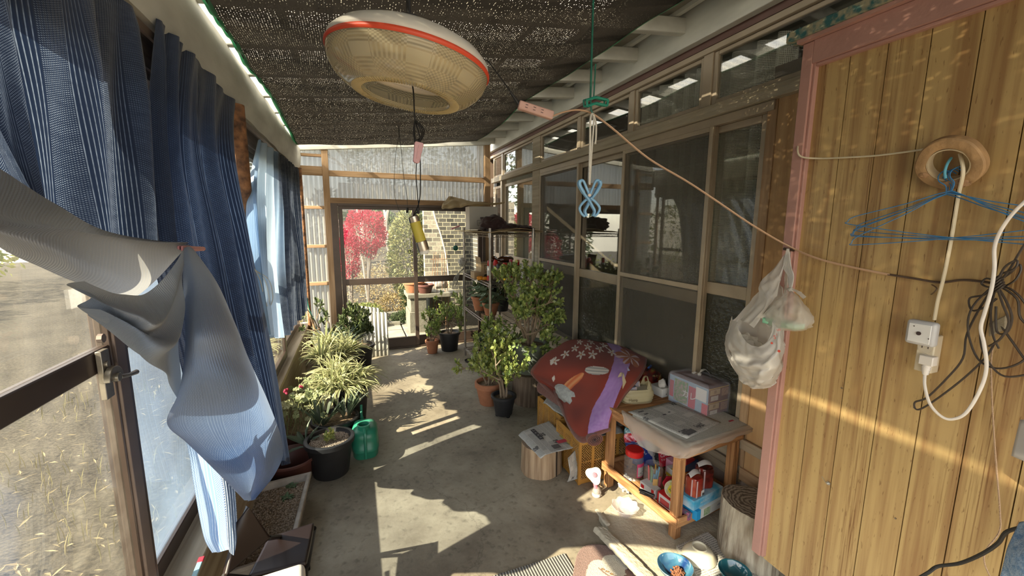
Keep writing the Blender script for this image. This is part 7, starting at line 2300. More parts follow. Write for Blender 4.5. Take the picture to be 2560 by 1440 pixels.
q = MB()
q.net([[W(1578, 1152, z=ZL + .01), W(1608, 1165, z=ZL + .01), W(1650, 1160, z=ZL + .01), W(1668, 1150, z=ZL + .01)], [(1.485, 1.93, ZL + .10), (1.54, 1.89, ZL + .10), (1.60, 1.87, ZL + .10), (1.655, 1.885, ZL + .10)], [(1.48, 1.95, ZL + .17), (1.54, 1.92, ZL + .175), (1.60, 1.90, ZL + .17), (1.65, 1.905, ZL + .16)], [(1.49, 1.96, ZL + .225), (1.54, 1.945, ZL + .235), (1.60, 1.93, ZL + .23), (1.65, 1.92, ZL + .215)]], 60, 60, crk(.006, 3), catfood)
q.build('pouch_front', foil, t, solid=.03, smooth=180)
text('デビフ', V((1.545, 1.862, ZL + .145)), V((1, -.25, -.1)), V((0, .1, 1)), .034, mat('white print', (.75, .75, .72), .5), 'lettering', t, depth=.01)
text('にゃん', V((1.535, 1.865, ZL + .095)), V((1, -.25, -.1)), V((0, .1, 1)), .028, mat('white print', (.75, .75, .72), .5), 'lettering', t, depth=.01)
t = thing('treat_packet', 'red packet of cat treats with white lettering behind the front table leg', 'treat packet', V((1.68, 1.70, ZL)))
q = MB(); o_ = V((1.60, 1.755, ZL + .045)); q.obox(o_, (.10, .0, 0), (-.0, .012, .006), (0, .02, .085)); q.build('packet', mat('red foil', (.50, .02, .04), .3), t, bevel=.002)
text('CIAO', o_ + V((.036, .012, .065)), (1, 0, 0), (0, .2, 1), .028, mat('white print', (.75, .75, .72), .5), 'lettering', t, depth=.002)
text('ちゅ～る', o_ + V((.036, .008, .040)), (1, 0, 0), (0, .2, 1), .016, mat('white print', (.75, .75, .72), .5), 'lettering', t, depth=.002)
t = thing('medicine_carton', 'white and yellow carton standing beside the jar of stick treats', 'carton', V((1.60, 1.68, ZL)))
o_ = V((1.585, 1.64, ZL)); q = MB(); q.obox(o_, (.062, -.006, 0), (.006, .06, 0), (0, 0, .092)); q.build('box_body', mat('white carton', (.60, .60, .58), .6), t, bevel=.001)
q = MB(); q.obox(o_ + V((-.0008, .004, .045)), (.0, .05, 0), (-.0006, 0, 0), (0, 0, .018)); q.obox(o_ + V((.006, .006, .0925)), (.05, 0, 0), (0, .02, 0), (0, 0, .0006)); q.obox(o_ + V((.004, -.0015, .05)), (.03, -.003, 0), (0, -.0006, 0), (0, 0, .016))
q.build('yellow_panel', mat('yellow print', (.6, .48, .05), .5), t)
text('錠剤', o_ + V((.03, -.005, .025)), (1, -.1, 0), (0, 0, 1), .018, inkm, 'lettering', t)
boxat('orange_carton', 'narrow orange carton beside the white and yellow carton', (1.665, 1.635, ZL), .02, .05, .075, .1, mat('orange carton', (.62, .22, .04), .5), 'carton')
boxat('pink_carton', 'pink-topped carton behind the white and yellow carton', (1.68, 1.73, ZL), .09, .05, .10, .0, mat('pink carton', (.60, .32, .42), .5), 'carton')
t = thing('snack_carton', 'red and white snack carton at the front left edge of the lower shelf', 'carton', V((1.40, 1.46, ZL)))
o_ = tp_(.035, .04, .0); o_.z = ZL
q = MB(); q.obox(o_, TU * .055, TV * .115, (0, 0, .062)); q.build('box_body', mat('red carton', (.55, .02, .02), .45), t, bevel=.001)
q = MB(); q.obox(o_ + TV * .004 + V((0, 0, .004)), TV * .10, -TU * .0006, (0, 0, .054)); q.build('white_panel', mat('white carton', (.60, .60, .58), .6), t)
q = MB(); q.obox(o_ + TV * .010 + V((0, 0, .006)), TV * .02, -TU * .0012, (0, 0, .034)); q.build('yellow_panel', mat('yellow print', (.6, .48, .05), .5), t)
q = MB(); q.obox(o_ + TV * .035 + V((0, 0, .01)), TV * .06, -TU * .0012, (0, 0, .032)); q.build('red_text_block', newsprint('red block', 3.3, (.52, .07, .06), 2, 8), t)
text('北の麺', o_ + TU * .028 - TV * .0008 + V((0, 0, .03)), TU, (0, 0, 1), .014, mat('white print', (.75, .75, .72), .5), 'lettering', t)
t = thing('snack_carton', 'second red and white carton lying behind the first along the shelf edge', 'carton', V((1.39, 1.60, ZL)))
o_ = tp_(.03, .175, 0); o_.z = ZL
q = MB(); q.obox(o_, TU * .05, TV * .10, (0, 0, .052)); q.build('box_body', mat('white carton', (.60, .60, .58), .6), t, bevel=.001)
q = MB(); q.obox(o_ + V((0, 0, .001)), TV * .018, -TU * .0008, (0, 0, .05)); q.obox(o_ + TV * .07 + V((0, 0, .02)), TV * .022, -TU * .0008, (0, 0, .02)); q.build('red_band', mat('red carton', (.55, .02, .02), .45), t)
t = thing('noodle_tub', 'yellow-lidded tub with a handwritten-style label resting on the red carton', 'food tub', V((1.45, 1.50, ZL + .063)))
q = MB(); c = tp_(.085, .10, 0); c.z = ZL + .088
Mn = Matrix.Rotation(.75, 3, 'X') @ Matrix.Rotation(-.35, 3, 'Y')
q.lathe([(.001, -.024), (.033, -.024), (.042, .0), (.044, .001), (.044, .004), (.040, .005)], c, 32, Mn); q.build('tub', mat('tub white', (.62, .55, .40), .4), t)
q = MB(); q.disc(c + Mn @ V((0, 0, .0055)), .041, 32, Mn); q.build('lid', mat('lid green gold', (.50, .46, .12), .4, col2=(.60, .58, .50), sc=45, contrast=2), t, label='printed lid')
q = MB(); q.prism([(.030 * math.cos(a), .024 * math.sin(a)) for a in [2 * PI * k / 8 + .4 for k in range(8)]], c + Mn @ V((0, 0, .006)), Mn @ V((1, 0, 0)), Mn @ V((0, 1, 0)), Mn @ V((0, 0, .0006))); q.build('label', mat('bright yellow label', (.72, .60, .03), .5), t)
text('特製', c + Mn @ V((0, 0, .0072)), Mn @ V((1, .1, 0)), Mn @ V((-.1, 1, 0)), .022, inkm, 'lettering', t)
t = thing('noodle_tub', 'orange and green tub leaning behind the yellow-lidded tub', 'food tub', V((1.49, 1.52, ZL + .03)))
c = tp_(.135, .13, 0); c.z = ZL + .068
q = MB(); q.lathe([(.001, -.022), (.033, -.022), (.040, .0), (.042, .003), (.001, .004)], c, 32, Matrix.Rotation(.6, 3, 'X')); q.build('tub', mat('orange tub', (.58, .28, .06), .4, col2=(.15, .25, .06), sc=40, contrast=2), t)
t = thing('snack_bag', 'folded red snack packet with yellow corner in front of the jar of stick treats', 'snack packet', V((1.50, 1.58, ZL)))
q = MB(); o_ = tp_(.10, .16, 0); o_.z = ZL + .05
q.prism([(0, 0), (.085, -.006), (.08, .042), (.03, .055), (-.01, .03)], o_, TU, V((0, .4, .9)), V((0, .008, 0))); q.build('packet', mat('red foil', (.50, .02, .04), .3, col2=(.5, .3, .25), sc=50, contrast=2), t, bevel=.001)
q = MB(); q.prism([(.045, -.01), (.088, -.012), (.082, .04)], o_ - V((0, .003, 0)), TU, V((0, .4, .9)), V((0, .003, 0))); q.build('yellow_corner', mat('yellow corner', (.60, .42, .12), .4), t)
q = MB(); a, b_ = W(1598, 1224, z=ZL + .07), W(1636, 1240, z=ZL + .07)
q.tube([a, a.lerp(b_, .3), a.lerp(b_, .6), b_], [.007, .009, .008, .009], 12); q.tube([a + V((0, -.006, -.012)), b_ + V((0, .006, -.012))], .006, 10)
tag(q.build('hair_clipper', mat('glossy black', (.012, .012, .012), .15, coat=.5)), 'glossy black pen-like tool lying on the cartons at the shelf edge', 'tool')
# tissue cartons
u1, v1 = V((.985, .17, 0)), V((-.17, .985, 0))
o_ = W(1741, 1303, z=ZL); o_.z = ZL
t = thing('tissue_carton', 'white tissue carton with a blue end and a plant picture, lower of the two stacked', 'tissue carton', o_ + u1 * .12)
q = MB(); q.obox(o_, u1 * .235, v1 * .115, (0, 0, .05)); q.build('box_body', mat('white card gloss', (.66, .66, .63), .4), t, bevel=.001)
q = MB(); q.obox(o_ - v1 * .0006, u1 * .030, v1 * .116, (0, 0, .0505)); q.obox(o_ - u1 * .0006, u1 * .002, v1 * .115, (0, 0, .0505)); q.build('blue_end', mat('azure print', (.02, .30, .60), .4), t)
q = MB(); q.obox(o_ + u1 * .055 - v1 * .0008 + V((0, 0, .006)), u1 * .05, -v1 * .0006, (0, 0, .038)); q.build('plant_picture', mat('green picture', (.20, .32, .14), .5, col2=(.45, .50, .35), sc=90, contrast=2), t)
text('elleair', o_ + u1 * .185 - v1 * .0008 + V((0, 0, .03)), u1, (0, 0, 1), .018, mat('navy print', (.02, .04, .2), .5), 'lettering', t)
o2 = o_ + u1 * -.012 + v1 * .012 + V((0, 0, .0505))
t = thing('tissue_carton', 'pale blue cloud-printed tissue carton, upper of the two stacked', 'tissue carton', o2 + u1 * .12)
m, nt, b, out = new_mat('cloud print')
L = nt.links.new
tc = _n(nt, 'ShaderNodeTexCoord'); no = _n(nt, 'ShaderNodeTexNoise'); no.inputs['Scale'].default_value = 9; no.inputs['Detail'].default_value = 4; L(tc.outputs['Object'], no.inputs['Vector'])
rr = _n(nt, 'ShaderNodeValToRGB'); e = rr.color_ramp.elements; e[0].position, e[0].color = .38, (.05, .38, .62, 1); e[1].position, e[1].color = .62, (.62, .70, .72, 1)
L(no.outputs[0], rr.inputs[0]); L(rr.outputs[0], b.inputs['Base Color']); b.inputs['Roughness'].default_value = .35
q = MB(); q.obox(o2, u1 * .235, v1 * .115, (0, 0, .052)); q.build('box_body', m, t, bevel=.001)
text('ALFORT+', o2 + u1 * .085 - v1 * .0008 + V((0, 0, .027)), u1, (0, 0, 1), .017, mat('white print', (.75, .75, .72), .5), 'lettering', t)
for k, (px, py, r, h_, lb) in enumerate(((1746, 1240, .037, .098, 'dark red foil coffee pack with a barcode, nearer of the two on the tissue cartons'), (1792, 1222, .040, .105, 'dark red and black foil coffee pack, right of two on the tissue cartons'))):
    p = o2 + (u1 * .055 + v1 * .045 if k == 0 else u1 * .165 + v1 * .065) + V((0, 0, .053))
    t = thing('coffee_pack', lb, 'coffee pack', p, 'red coffee packs')
    q = MB(); M_ = Matrix.Rotation(.15 - .3 * k, 3, 'Z')
    n_ = 40; pr_ = [(1, 0), (1.02, .02), (1.03, h_ * .5), (1.0, h_ * .82), (.9, h_ * .95)]
    vs_ = []
    for rr_, z in pr_:
        for j in range(n_):
            a = 2 * PI * j / n_
            vs_.append(p + M_ @ V((r * rr_ * math.copysign(abs(math.cos(a)) ** .7, math.cos(a)), r * rr_ * math.copysign(abs(math.sin(a)) ** .7, math.sin(a)), z)) + V((0, 0, .002 * NZ.noise(V((j * .5, z * 40, 0))))))
    q.add(vs_, [(i * n_ + j, i * n_ + (j + 1) % n_, (i + 1) * n_ + (j + 1) % n_, (i + 1) * n_ + j) for i in range(4) for j in range(n_)] + [tuple(range(4 * n_, 5 * n_))])
    q.build('pack_body', mat('coffee red %d' % k, (.26, .02, .015) if k == 0 else (.05, .01, .008), .25, col2=(.40, .08, .03) if k == 0 else (.28, .03, .02), sc=14, contrast=1.5, coat=.3), t)
    q = MB(); tz = p + V((0, 0, h_ * .97))
    q.net([[tz + M_ @ V((-r, -.006, .0)), tz + M_ @ V((0, -.010, .012)), tz + M_ @ V((r, -.006, 0))], [tz + M_ @ V((-r * .95, .01, .014)), tz + M_ @ V((0, .008, .028)), tz + M_ @ V((r * .95, .01, .014))], [tz + M_ @ V((-r * .8, .024, .0)), tz + M_ @ V((0, .02, .010)), tz + M_ @ V((r * .8, .024, 0))]], 8, 8)
    q.build('silver_fold', mat('silver lining', (.50, .48, .46), .4, metal=.2), t, solid=.002)
    q = MB(); q.obox(p + M_ @ V((-r * 1.02, -r * .55, .004)), M_ @ V((0, .006, 0)), M_ @ V((-.003, 0, 0)), (0, 0, h_ * .9)); q.obox(p + M_ @ V((-r * .85, -r * 1.02, .004)), M_ @ V((.007, 0, 0)), M_ @ V((0, -.003, 0)), (0, 0, h_ * .9)); q.build('seam', mat('pink seam', (.55, .38, .38), .4), t)
    if k == 0:
        q = MB(); bo = p + M_ @ V((.004, -r * 1.09, .004)); q.obox(bo, M_ @ V((.026, .003, 0)), M_ @ V((0, -.001, 0)), (0, 0, .028)); q.build('label', mat('white label', (.7, .68, .66), .5), t)
        q = MB()
        for j in range(9): q.obox(bo + M_ @ V((.006 + .0018 * j, -.0018, .003)), M_ @ V((.0008 + .0005 * (j % 3), 0, 0)), M_ @ V((0, -.0005, 0)), (0, 0, .012))
        q.build('barcode', inkm, t)
t = thing('treat_packet', 'dark blue and red packet tucked behind the coffee packs', 'treat packet', V((1.62, 1.60, ZL)))
q = MB(); q.prism([(0, 0), (.11, .0), (.125, .045), (.05, .028), (0, .02)], V((1.60, 1.585, ZL + .115)), (1, 0, 0), (0, .5, .87), (0, .006, 0)); q.build('packet', mat('navy foil', (.02, .05, .12), .3), t)
boxat('snack_carton', 'red carton with a white top behind the coffee packs', (1.715, 1.70, ZL), .06, .10, .13, .0, mat('red and white card', (.45, .03, .03), .5), 'carton')
q = MB(); q.blob((1.70, 1.84, ZL + .05), (.08, .09, .05), .4, 3, 12, flatbot=ZL)
tag(q.build('dark_bag', mat('dark foil', (.03, .035, .035), .25, var=.5), smooth=180), 'dark crumpled foil bag behind the cat food', 'bag')
t = thing('treat_packet', 'small blue, red and dark teal packet standing beside the lower tissue carton', 'treat packet', o_ - u1 * .03)
q = MB(); q.obox(o_ - u1 * .035 + v1 * .02, u1 * .02, v1 * .06, (0, 0, .04)); q.build('packet', mat('teal packet', (.03, .12, .14), .4, col2=(.4, .1, .2), sc=50, contrast=2), t, bevel=.002)

# ================================================================ THINGS ON THE FLOOR
t = thing('sprinkler_bottle', 'small bottle with pink stem and flared white top standing by the crate', 'bottle', W(1491, 1242, z=0))
bc0 = W(1491, 1240, z=0)
glc = mat('bottle clear', (.7, .62, .55), .08, alpha=.35, coat=.5)
q = MB(); q.lathe([(.001, .001), (.022, 0), (.025, .006), (.025, .035), (.020, .048), (.013, .056), (.012, .066)], bc0, 24); q.build('bottle_body', glc, t)
q = MB(); q.lathe([(.0257, .008), (.0257, .026)], bc0, 24); q.build('label', mat('white label', (.7, .68, .66), .5), t)
pkm = mat('pink plastic', (.66, .22, .28), .4)
d_ = (W(1482, 1180, y=bc0.y - .01) - bc0); d_.normalize()
q = MB()
st_ = bc0 + V((0, 0, .02))
for k in range(14): q.tube([st_ + d_ * (.005 + .0065 * k), st_ + d_ * (.008 + .0065 * k)], [.0105, .0115], 12)
q.tube([st_, st_ + d_ * .095], .0095, 12); q.build('stem', pkm, t, label='pink ribbed stem')
hc = st_ + d_ * .125
Mh = Matrix.Rotation(.75, 3, 'X')
q = MB()
hp_ = [(r, z) for r, z in ((.011, -.030), (.016, -.022), (.030, -.008), (.044, .0), (.046, .004), (.040, .006), (.014, .004), (.001, .004))]
vs_ = []
for r, z in hp_:
    for k in range(36):
        a = 2 * PI * k / 36
        k_ = r * (1 + .16 * math.cos(3 * (a - .5)))
        vs_.append(hc + Mh @ V((k_ * math.cos(a), k_ * math.sin(a), z)))
q.add(vs_, [(i * 36 + k, i * 36 + (k + 1) % 36, (i + 1) * 36 + (k + 1) % 36, (i + 1) * 36 + k) for i in range(7) for k in range(36)]); q.build('flared_top', mat('white plastic', (.70, .68, .66), .35), t, label='flared white top')
q = MB(); q.lathe([(.014, .005), (.014, .010), (.010, .0115), (.001, .0115)], hc, 20, Mh); q.build('button', pkm, t)
q = MB(); q.tube(smooth_path([bc0 + V((.02, 0, .04)), bc0 + V((.032, .01, .06)), bc0 + V((.026, .01, .08)), bc0 + V((.012, 0, .07)), bc0 + V((.03, -.01, .055))]), .0018, 5); q.build('tie', mat('raffia', (.5, .36, .2), .8), t)
t = thing('glass_bowl', 'scalloped clear bowl on the pale cement step', 'bowl', W(1562, 1285, z=.032))
gc = W(1562, 1282, z=.032)
q = MB()
for pr_ in ([(.001, .003), (.030, .003), (.034, .006), (.050, .026), (.068, .044)], [(.068, .044), (.071, .043), (.055, .024), (.040, .0), (.001, .0)]):
    vs_ = []
    for r, z in pr_:
        for k in range(72):
            a = 2 * PI * k / 72; f = r / .07
            vs_.append(gc + V((r * (1 + .05 * f * f * math.cos(9 * a)) * math.cos(a), r * (1 + .05 * f * f * math.cos(9 * a)) * math.sin(a), z + .003 * f * f * math.cos(9 * a))))
    q.add(vs_, [(i * 72 + k, i * 72 + (k + 1) % 72, (i + 1) * 72 + (k + 1) % 72, (i + 1) * 72 + k) for i in range(4) for k in range(72)])
q.build('bowl_body', mat('clear moulded plastic', (.62, .58, .60), .08, alpha=.42, coat=.6, bump=.5, bs=70), t, smooth=50)
t = thing('plastic_bag', 'crumpled white plastic bag tucked behind the clear bowl under the table', 'bag', W(1570, 1235, z=.03))
q = MB(); q.blob(W(1568, 1240, z=.03) + V((.03, .03, .055)), (.055, .05, .055), .45, 3.5, 22, seed=4, flatbot=.031); q.build('bag_body', mat('white bag film', (.68, .66, .62), .35, tl=.3, bump=.7, bs=26), t, smooth=50)
# board with newspaper, bowls
zb_ = .034
bo = [W(1690, 1372, z=zb_), W(1768, 1336, z=zb_), V((1.56, .72, zb_)), V((1.22, .75, zb_))]
t = thing('newspaper', 'newspaper-covered board on the cement step under the bowls', 'newspaper', (1.45, 1.1, .031))
q = MB(); q.prism([(p.x, p.y) for p in bo], (0, 0, .031), (1, 0, 0), (0, 1, 0), (0, 0, .018)); q.build('board', mat('grey board', (.33, .32, .28), .8), t, bevel=.002)
q = MB(); q.grid(lambda u, v: bo[0].lerp(bo[1], u).lerp(bo[3].lerp(bo[2], u), v) + V((0, 0, .0158)), 10, 10); q.build('top_sheet', news3, t, smooth=0)
zc = .0515
wc = W(1747, 1392, z=zc)
t = thing('ceramic_bowl', 'cream bowl turned upside down on the newspaper board', 'bowl', wc)
q = MB(); q.lathe([(.072, 0), (.0745, .003), (.070, .016), (.055, .036), (.036, .046), (.032, .047), (.032, .056), (.028, .056), (.027, .048), (.001, .047)], wc, 48); q.build('bowl_body', mat('cream glaze', (.62, .58, .44), .25, coat=.4, var=.12, sc=30), t, smooth=40)


def bowl(label, c, r, h, m_in, m_out):
    t = thing('ceramic_bowl', label, 'bowl', c)
    q = MB(); q.lathe([(.001, .004), (r * .35, .006), (r * .7, h * .35), (r * .95, h * .85), (r * .985, h)], c, 48, wob=.03); q.build('inside', m_in, t, label='glazed inside')
    q = MB(); q.lathe([(r * .985, h), (r, h * .97), (r * .96, h * .8), (r * .72, h * .28), (r * .45, .004), (r * .44, 0), (.001, .0)], c, 48, wob=.03); q.build('outside', m_out, t)
    return t


bg1 = mat('blue streaked glaze', (.008, .025, .13), .12, coat=.8, col2=(.05, .16, .24), sc=7, st=(1, 3, 1), contrast=1.6)
bg2 = mat('pale blue glaze', (.10, .18, .24), .15, coat=.8, col2=(.35, .40, .40), sc=12)
c = W(1686, 1440, z=zc); t = bowl('blue glazed bowl holding cat kibble at the front edge of the board', c, .074, .052, bg1, bg2)
q = MB(); rnd.seed(9)
kib = mat('kibble', (.28, .12, .06), .8, isl=(.18, .07, .035))
for k in range(90):
    a = rnd.uniform(0, 2 * PI); r = .028 * math.sqrt(rnd.random())
    q.blob(c + V((.012 + r * math.cos(a), -.004 + r * math.sin(a), .018 + .024 * (1 - (r / .028) ** 2) * rnd.random())), .0045, .1, 2, 3)
o = q.build('kibble', kib, t); tag(o, 'brown kibble heaped in the bowl', kind='stuff')
c = W(1835, 1452, z=zc); bowl('dark teal glazed bowl at the bottom edge, right of the kibble bowl', c, .065, .05, mat('teal glaze', (.01, .06, .09), .12, coat=.8, col2=(.03, .16, .17), sc=9), mat('teal rim glaze', (.04, .16, .16), .15, coat=.8))
# mats
m, nt, b, out = new_mat('striped mat')
L = nt.links.new
tc = _n(nt, 'ShaderNodeTexCoord'); sp = _n(nt, 'ShaderNodeSeparateXYZ'); L(tc.outputs['UV'], sp.inputs[0])
a = math_(nt, 'SINE', math_(nt, 'MULTIPLY', sp.outputs[0], 2 * PI * 46)); a = math_(nt, 'MULTIPLY', math_(nt, 'ADD', a, 1.0), .5)
mx = _n(nt, 'ShaderNodeMix', data_type='RGBA'); mx.inputs[6].default_value = (.085, .09, .095, 1); mx.inputs[7].default_value = (.33, .32, .29, 1); L(a, mx.inputs[0]); L(mx.outputs[2], b.inputs['Base Color'])
bu = _n(nt, 'ShaderNodeBump'); bu.inputs['Strength'].default_value = .8; bu.inputs['Distance'].default_value = .004; L(a, bu.inputs['Height']); L(bu.outputs[0], b.inputs['Normal']); b.inputs['Roughness'].default_value = .9
ma, mb_ = W(1412, 1383, z=.008), W(1445, 1440, z=.008)
dv = (mb_ - ma).normalized(); du = (W(1232, 1439, z=.008) - ma).normalized()
q = MB(); q.obox(ma + V((0, 0, -.007)), du * .62, dv * .45, (0, 0, .0065)); q.uv = [((v - ma).dot(du) / .62, (v - ma).dot(dv) / .45) for v in q.v]
tag(q.build('striped_mat', m, bevel=.0), 'grey ribbed striped doormat on the concrete at the bottom of the view', 'doormat')
rgc = V((1.03, 1.25, .008))


def rugc(u, v):
    x, y = (u - .5) * 2, (v - .5) * 2
    r = max(abs(x) ** 4 + abs(y) ** 4, 0)
    if r > .42: return mixc((.27, .17, .145), (.20, .12, .10), .5 + .5 * NZ.noise(V((u * 60, v * 60, 0))))
    c = (.58, .54, .45)
    for k in range(16):
        cx_, cy_, an = .22 + .56 * ((k * .382) % 1), .18 + .64 * (k / 16), k * 1.7
        dx, dy = u - cx_, v - cy_
        xx, yy = dx * math.cos(an) + dy * math.sin(an), -dx * math.sin(an) + dy * math.cos(an)
        if abs(yy - xx * xx * 2.2) < .008 and -.17 < xx < .02: c = (.20, .10, .075)
        rr_ = math.hypot(xx - .05, yy); aa = math.atan2(yy, xx - .05)
        if rr_ < .075 * (.4 + .6 * abs(math.cos(aa * 1.5 + k))): c = (.20, .10, .075) if k % 3 else (.38, .25, .06)
        for j in range(4):
            r2_ = math.hypot(xx + .03 + .035 * j, yy - .035 - .01 * j)
            if r2_ < .016: c = (.38, .25, .06) if r2_ < .008 else (.20, .10, .075)
    return c


q = MB(); ru, rvv = V((.80, -.60, 0)), V((.60, .80, 0))
rc_ = W(1447, 1352, z=.008); rg0 = rc_ + ru * .29 - rvv * .25


def rugp(u, v):
    x, y = (u - .5) * 2, (v - .5) * 2
    k = 1 / max(1e-6, (abs(x) ** 5 + abs(y) ** 5)) ** .2 * max(abs(x), abs(y)) if max(abs(x), abs(y)) > 0 else 1
    return rg0 + ru * (x * k * .29) + rvv * (y * k * .25) + V((0, 0, .004 + .001 * NZ.noise(V((u * 90, v * 90, 0)))))


q.grid(rugp, 150, 150, rugc)
tag(q.build('floral_rug', mat('tufted rug', (1, 1, 1), .95, vcol=True, bump=.8, bs=260, sheen=.2), solid=.012, smooth=180), 'cream rug with brown flowers and a fuzzy dusty pink border beside the step', 'rug')

# ---------------- folding chair, white tub and small tools near the left sill
dkb = mat('dark brown leatherette', (.020, .010, .008), .45, var=.3)
t = thing('folding_chair', 'dark brown folding chair with a torn white label on its back', 'chair', (-.36, 1.75, 0))
S1, S2, S3, S4 = W(672, 1350, z=.36), W(785, 1318, z=.36), W(765, 1412, z=.36), W(622, 1445, z=.36)
q = MB(); q.net([[S1, S1.lerp(S2, .5) + V((0, 0, .006)), S2 + V((0, 0, .01))], [S1.lerp(S4, .5), (S1 + S2 + S3 + S4) / 4 + V((0, 0, -.006)), S2.lerp(S3, .5)], [S4, S4.lerp(S3, .5), S3]], 14, 14); q.build('seat', dkb, t, solid=.022, smooth=60)
K1, K2, K3, K4 = W(588, 1335, x=-.50), W(617, 1267, x=-.475), W(668, 1330, x=-.40), W(640, 1480, x=-.46)
K1, K2, K3, K4 = W(592, 1310, z=.60), W(618, 1266, z=.64), W(672, 1345, z=.50), W(560, 1440, z=.50)
q = MB(); q.net([[K1, K2.lerp(K1, .2), K2], [K1.lerp(K4, .5), (K1 + K2 + K3 + K4) / 4, K2.lerp(K3, .5)], [K4, K4.lerp(K3, .5), K3]], 12, 12); q.build('backrest', dkb, t, solid=.020, smooth=60)
q = MB(); pn = netfn([[K1, K2], [K4, K3]]); nn = (K2 - K1).cross(K4 - K1).normalized()
if nn.dot(V((0, 0, H)) - K1) < 0: nn = -nn
pts_ = [pn(.50 + .14 * math.cos(a) * (1 + .3 * NZ.noise(V((math.cos(a) * 2, math.sin(a) * 2, 0)))), .40 + .20 * math.sin(a) * (1 + .3 * NZ.noise(V((math.cos(a) * 3, math.sin(a) * 3, 4))))) + nn * .0125 for a in [2 * PI * k / 26 for k in range(26)]]
q.add(pts_, [tuple(range(26))]); q.build('torn_label', mat('old label', (.45, .40, .34), .8, col2=(.08, .06, .05), sc=60, contrast=2), t, smooth=0)
q = MB(); blk2 = mat('black steel tube', (.015, .013, .012), .35, metal=.5)
for (a, b_, c_) in ((S3, V((-.26, 1.50, 0)), 0), (S2, V((-.27, 1.88, 0)), 0), (S4, V((-.50, 1.45, 0)), 0), (S1, V((-.48, 1.98, 0)), 0)):
    q = MB(); q.tube([a + V((0, 0, -.005)), V((b_.x, b_.y, .012))], .009, 10); q.tube([V((b_.x, b_.y, 0)), V((b_.x, b_.y, .02))], .012, 10); q.build('leg', blk2, t)
q = MB(); q.tube([K3, S1.lerp(S2, .25)], .008, 8); q.tube([K4, S4], .008, 8); q.build('back_frame', blk2, t)
wt = W(672, 1412, z=.52)
t = thing('white_tub', 'corner of a white plastic tub at the bottom left of the view', 'tub', (wt.x, wt.y - .12, .0))
e1, e2 = W(600, 1450, z=.52), W(722, 1412, z=.52)
q = MB(); d1 = (e2 - e1).normalized(); d2 = V((d1.y, -d1.x, 0)).normalized()
q.obox(V((e1.x, e1.y, .30)) - d1 * .02, d1 * .19, d2 * .16, (0, 0, .22)); q.build('tub_body', mat('white plastic', (.70, .68, .66), .35), t, bevel=.018, segs=4)
q = MB()
for (a, b_) in ((.02, .02), (.15, .02), (.02, .14), (.15, .14)): q.tube([V((e1.x, e1.y, 0)) - d1 * .02 + d1 * (a + .01) + d2 * b_, V((e1.x, e1.y, .31)) - d1 * .02 + d1 * (a + .01) + d2 * b_], .012, 10)
q.build('stand', blk2, t)
t = thing('craft_knife', 'pale blue scraper with red end lying on the window sill', 'scraper', W(492, 1420, z=.425))
a, b_ = W(500, 1408, z=.432), W(484, 1448, z=.432)
dd_ = (b_ - a); n_ = V((dd_.y, -dd_.x, 0)).normalized()
q = MB(); q.obox(a - n_ * .008, dd_, n_ * .016, (0, 0, .006)); q.build('handle', mat('pale blue plastic', (.35, .55, .58), .4), t, bevel=.002)
q = MB(); q.obox(a - n_ * .009 - dd_ * .35, dd_ * .36, n_ * .018, (0, 0, .007)); q.build('red_end', mat('red plastic', (.5, .04, .06), .4), t, bevel=.002)


# ================================================================ GARDEN BEYOND THE DOOR
rnd.seed(100)
ORD = 'first second third fourth fifth sixth seventh eighth ninth'.split()
bkk = mat('grey bark', (.36, .31, .26), .9, var=.4, sc=12)


def bush(name, label, c, r, n, m, ln, z0=.1, trunk=True, seed=1, amp=.35, group=None):
    rnd.seed(seed)
    c = V(c)
    t = thing(name, label, 'shrub', c, group)
    q = MB()
    for i in range(n):
        d = V((rnd.gauss(0, 1), rnd.gauss(0, 1), rnd.gauss(0, 1))).normalized()
        k = (1 + amp * NZ.noise(d * 2.2 + V((seed, 0, 0)))) * (1 - .45 * rnd.random() ** 2.2)
        p = c + V((d.x * r[0] * k, d.y * r[1] * k, z0 + r[2] + d.z * r[2] * k))
        dd = (d + rv(.8)).normalized()
        q.leaf4(p, dd, rv(), ln * rnd.uniform(.6, 1.3), ln * rnd.uniform(.35, .6))
    q.build('foliage', m, t, smooth=0)
    if trunk:
        q = MB()
        for k in range(5):
            a = k * 1.3
            q.tube([c, c + V((math.cos(a) * r[0] * .3, math.sin(a) * r[1] * .3, z0 + r[2] * .7)), c + V((math.cos(a) * r[0] * .6, math.sin(a) * r[1] * .6, z0 + r[2] * 1.4))], [.02, .014, .005], 5)
        q.build('stem', bkk, t)
    return t


zg = lambda y: -.04 + 4.2 * max(0, (y - 5.43) / 19 - .22) ** 1.1 * 1.2
redl = mat('crimson leaf', (.46, .012, .055), .6, isl=(.22, .006, .025), tl=.35)
vgl = mat('cream edged leaf', (.36, .35, .15), .4, isl=(.03, .055, .015), tl=.25)
drk = mat('dark evergreen leaf', (.09, .13, .05), .5, isl=(.03, .05, .02), tl=.2)
gold = mat('straw foliage', (.34, .26, .11), .7, isl=(.16, .12, .06), tl=.3)
lime = mat('lime foliage', (.28, .30, .07), .6, isl=(.10, .14, .04), tl=.3)
bush('red_shrub', 'bright crimson shrub at the left of the garden view', (.20, 8.6, 0), (.40, .45, .42), 5200, redl, .045, 1.0, seed=2)
bush('red_shrub', 'lower crimson branches beside the door frame in the garden', (-.10, 7.8, 0), (.17, .2, .40), 2400, redl, .04, .62, seed=6)
bush('variegated_shrub', 'tall rounded shrub with cream and green leaves in the garden', (.98, 8.0, 0), (.40, .40, .88), 7500, vgl, .065, .08, seed=3, amp=.15)
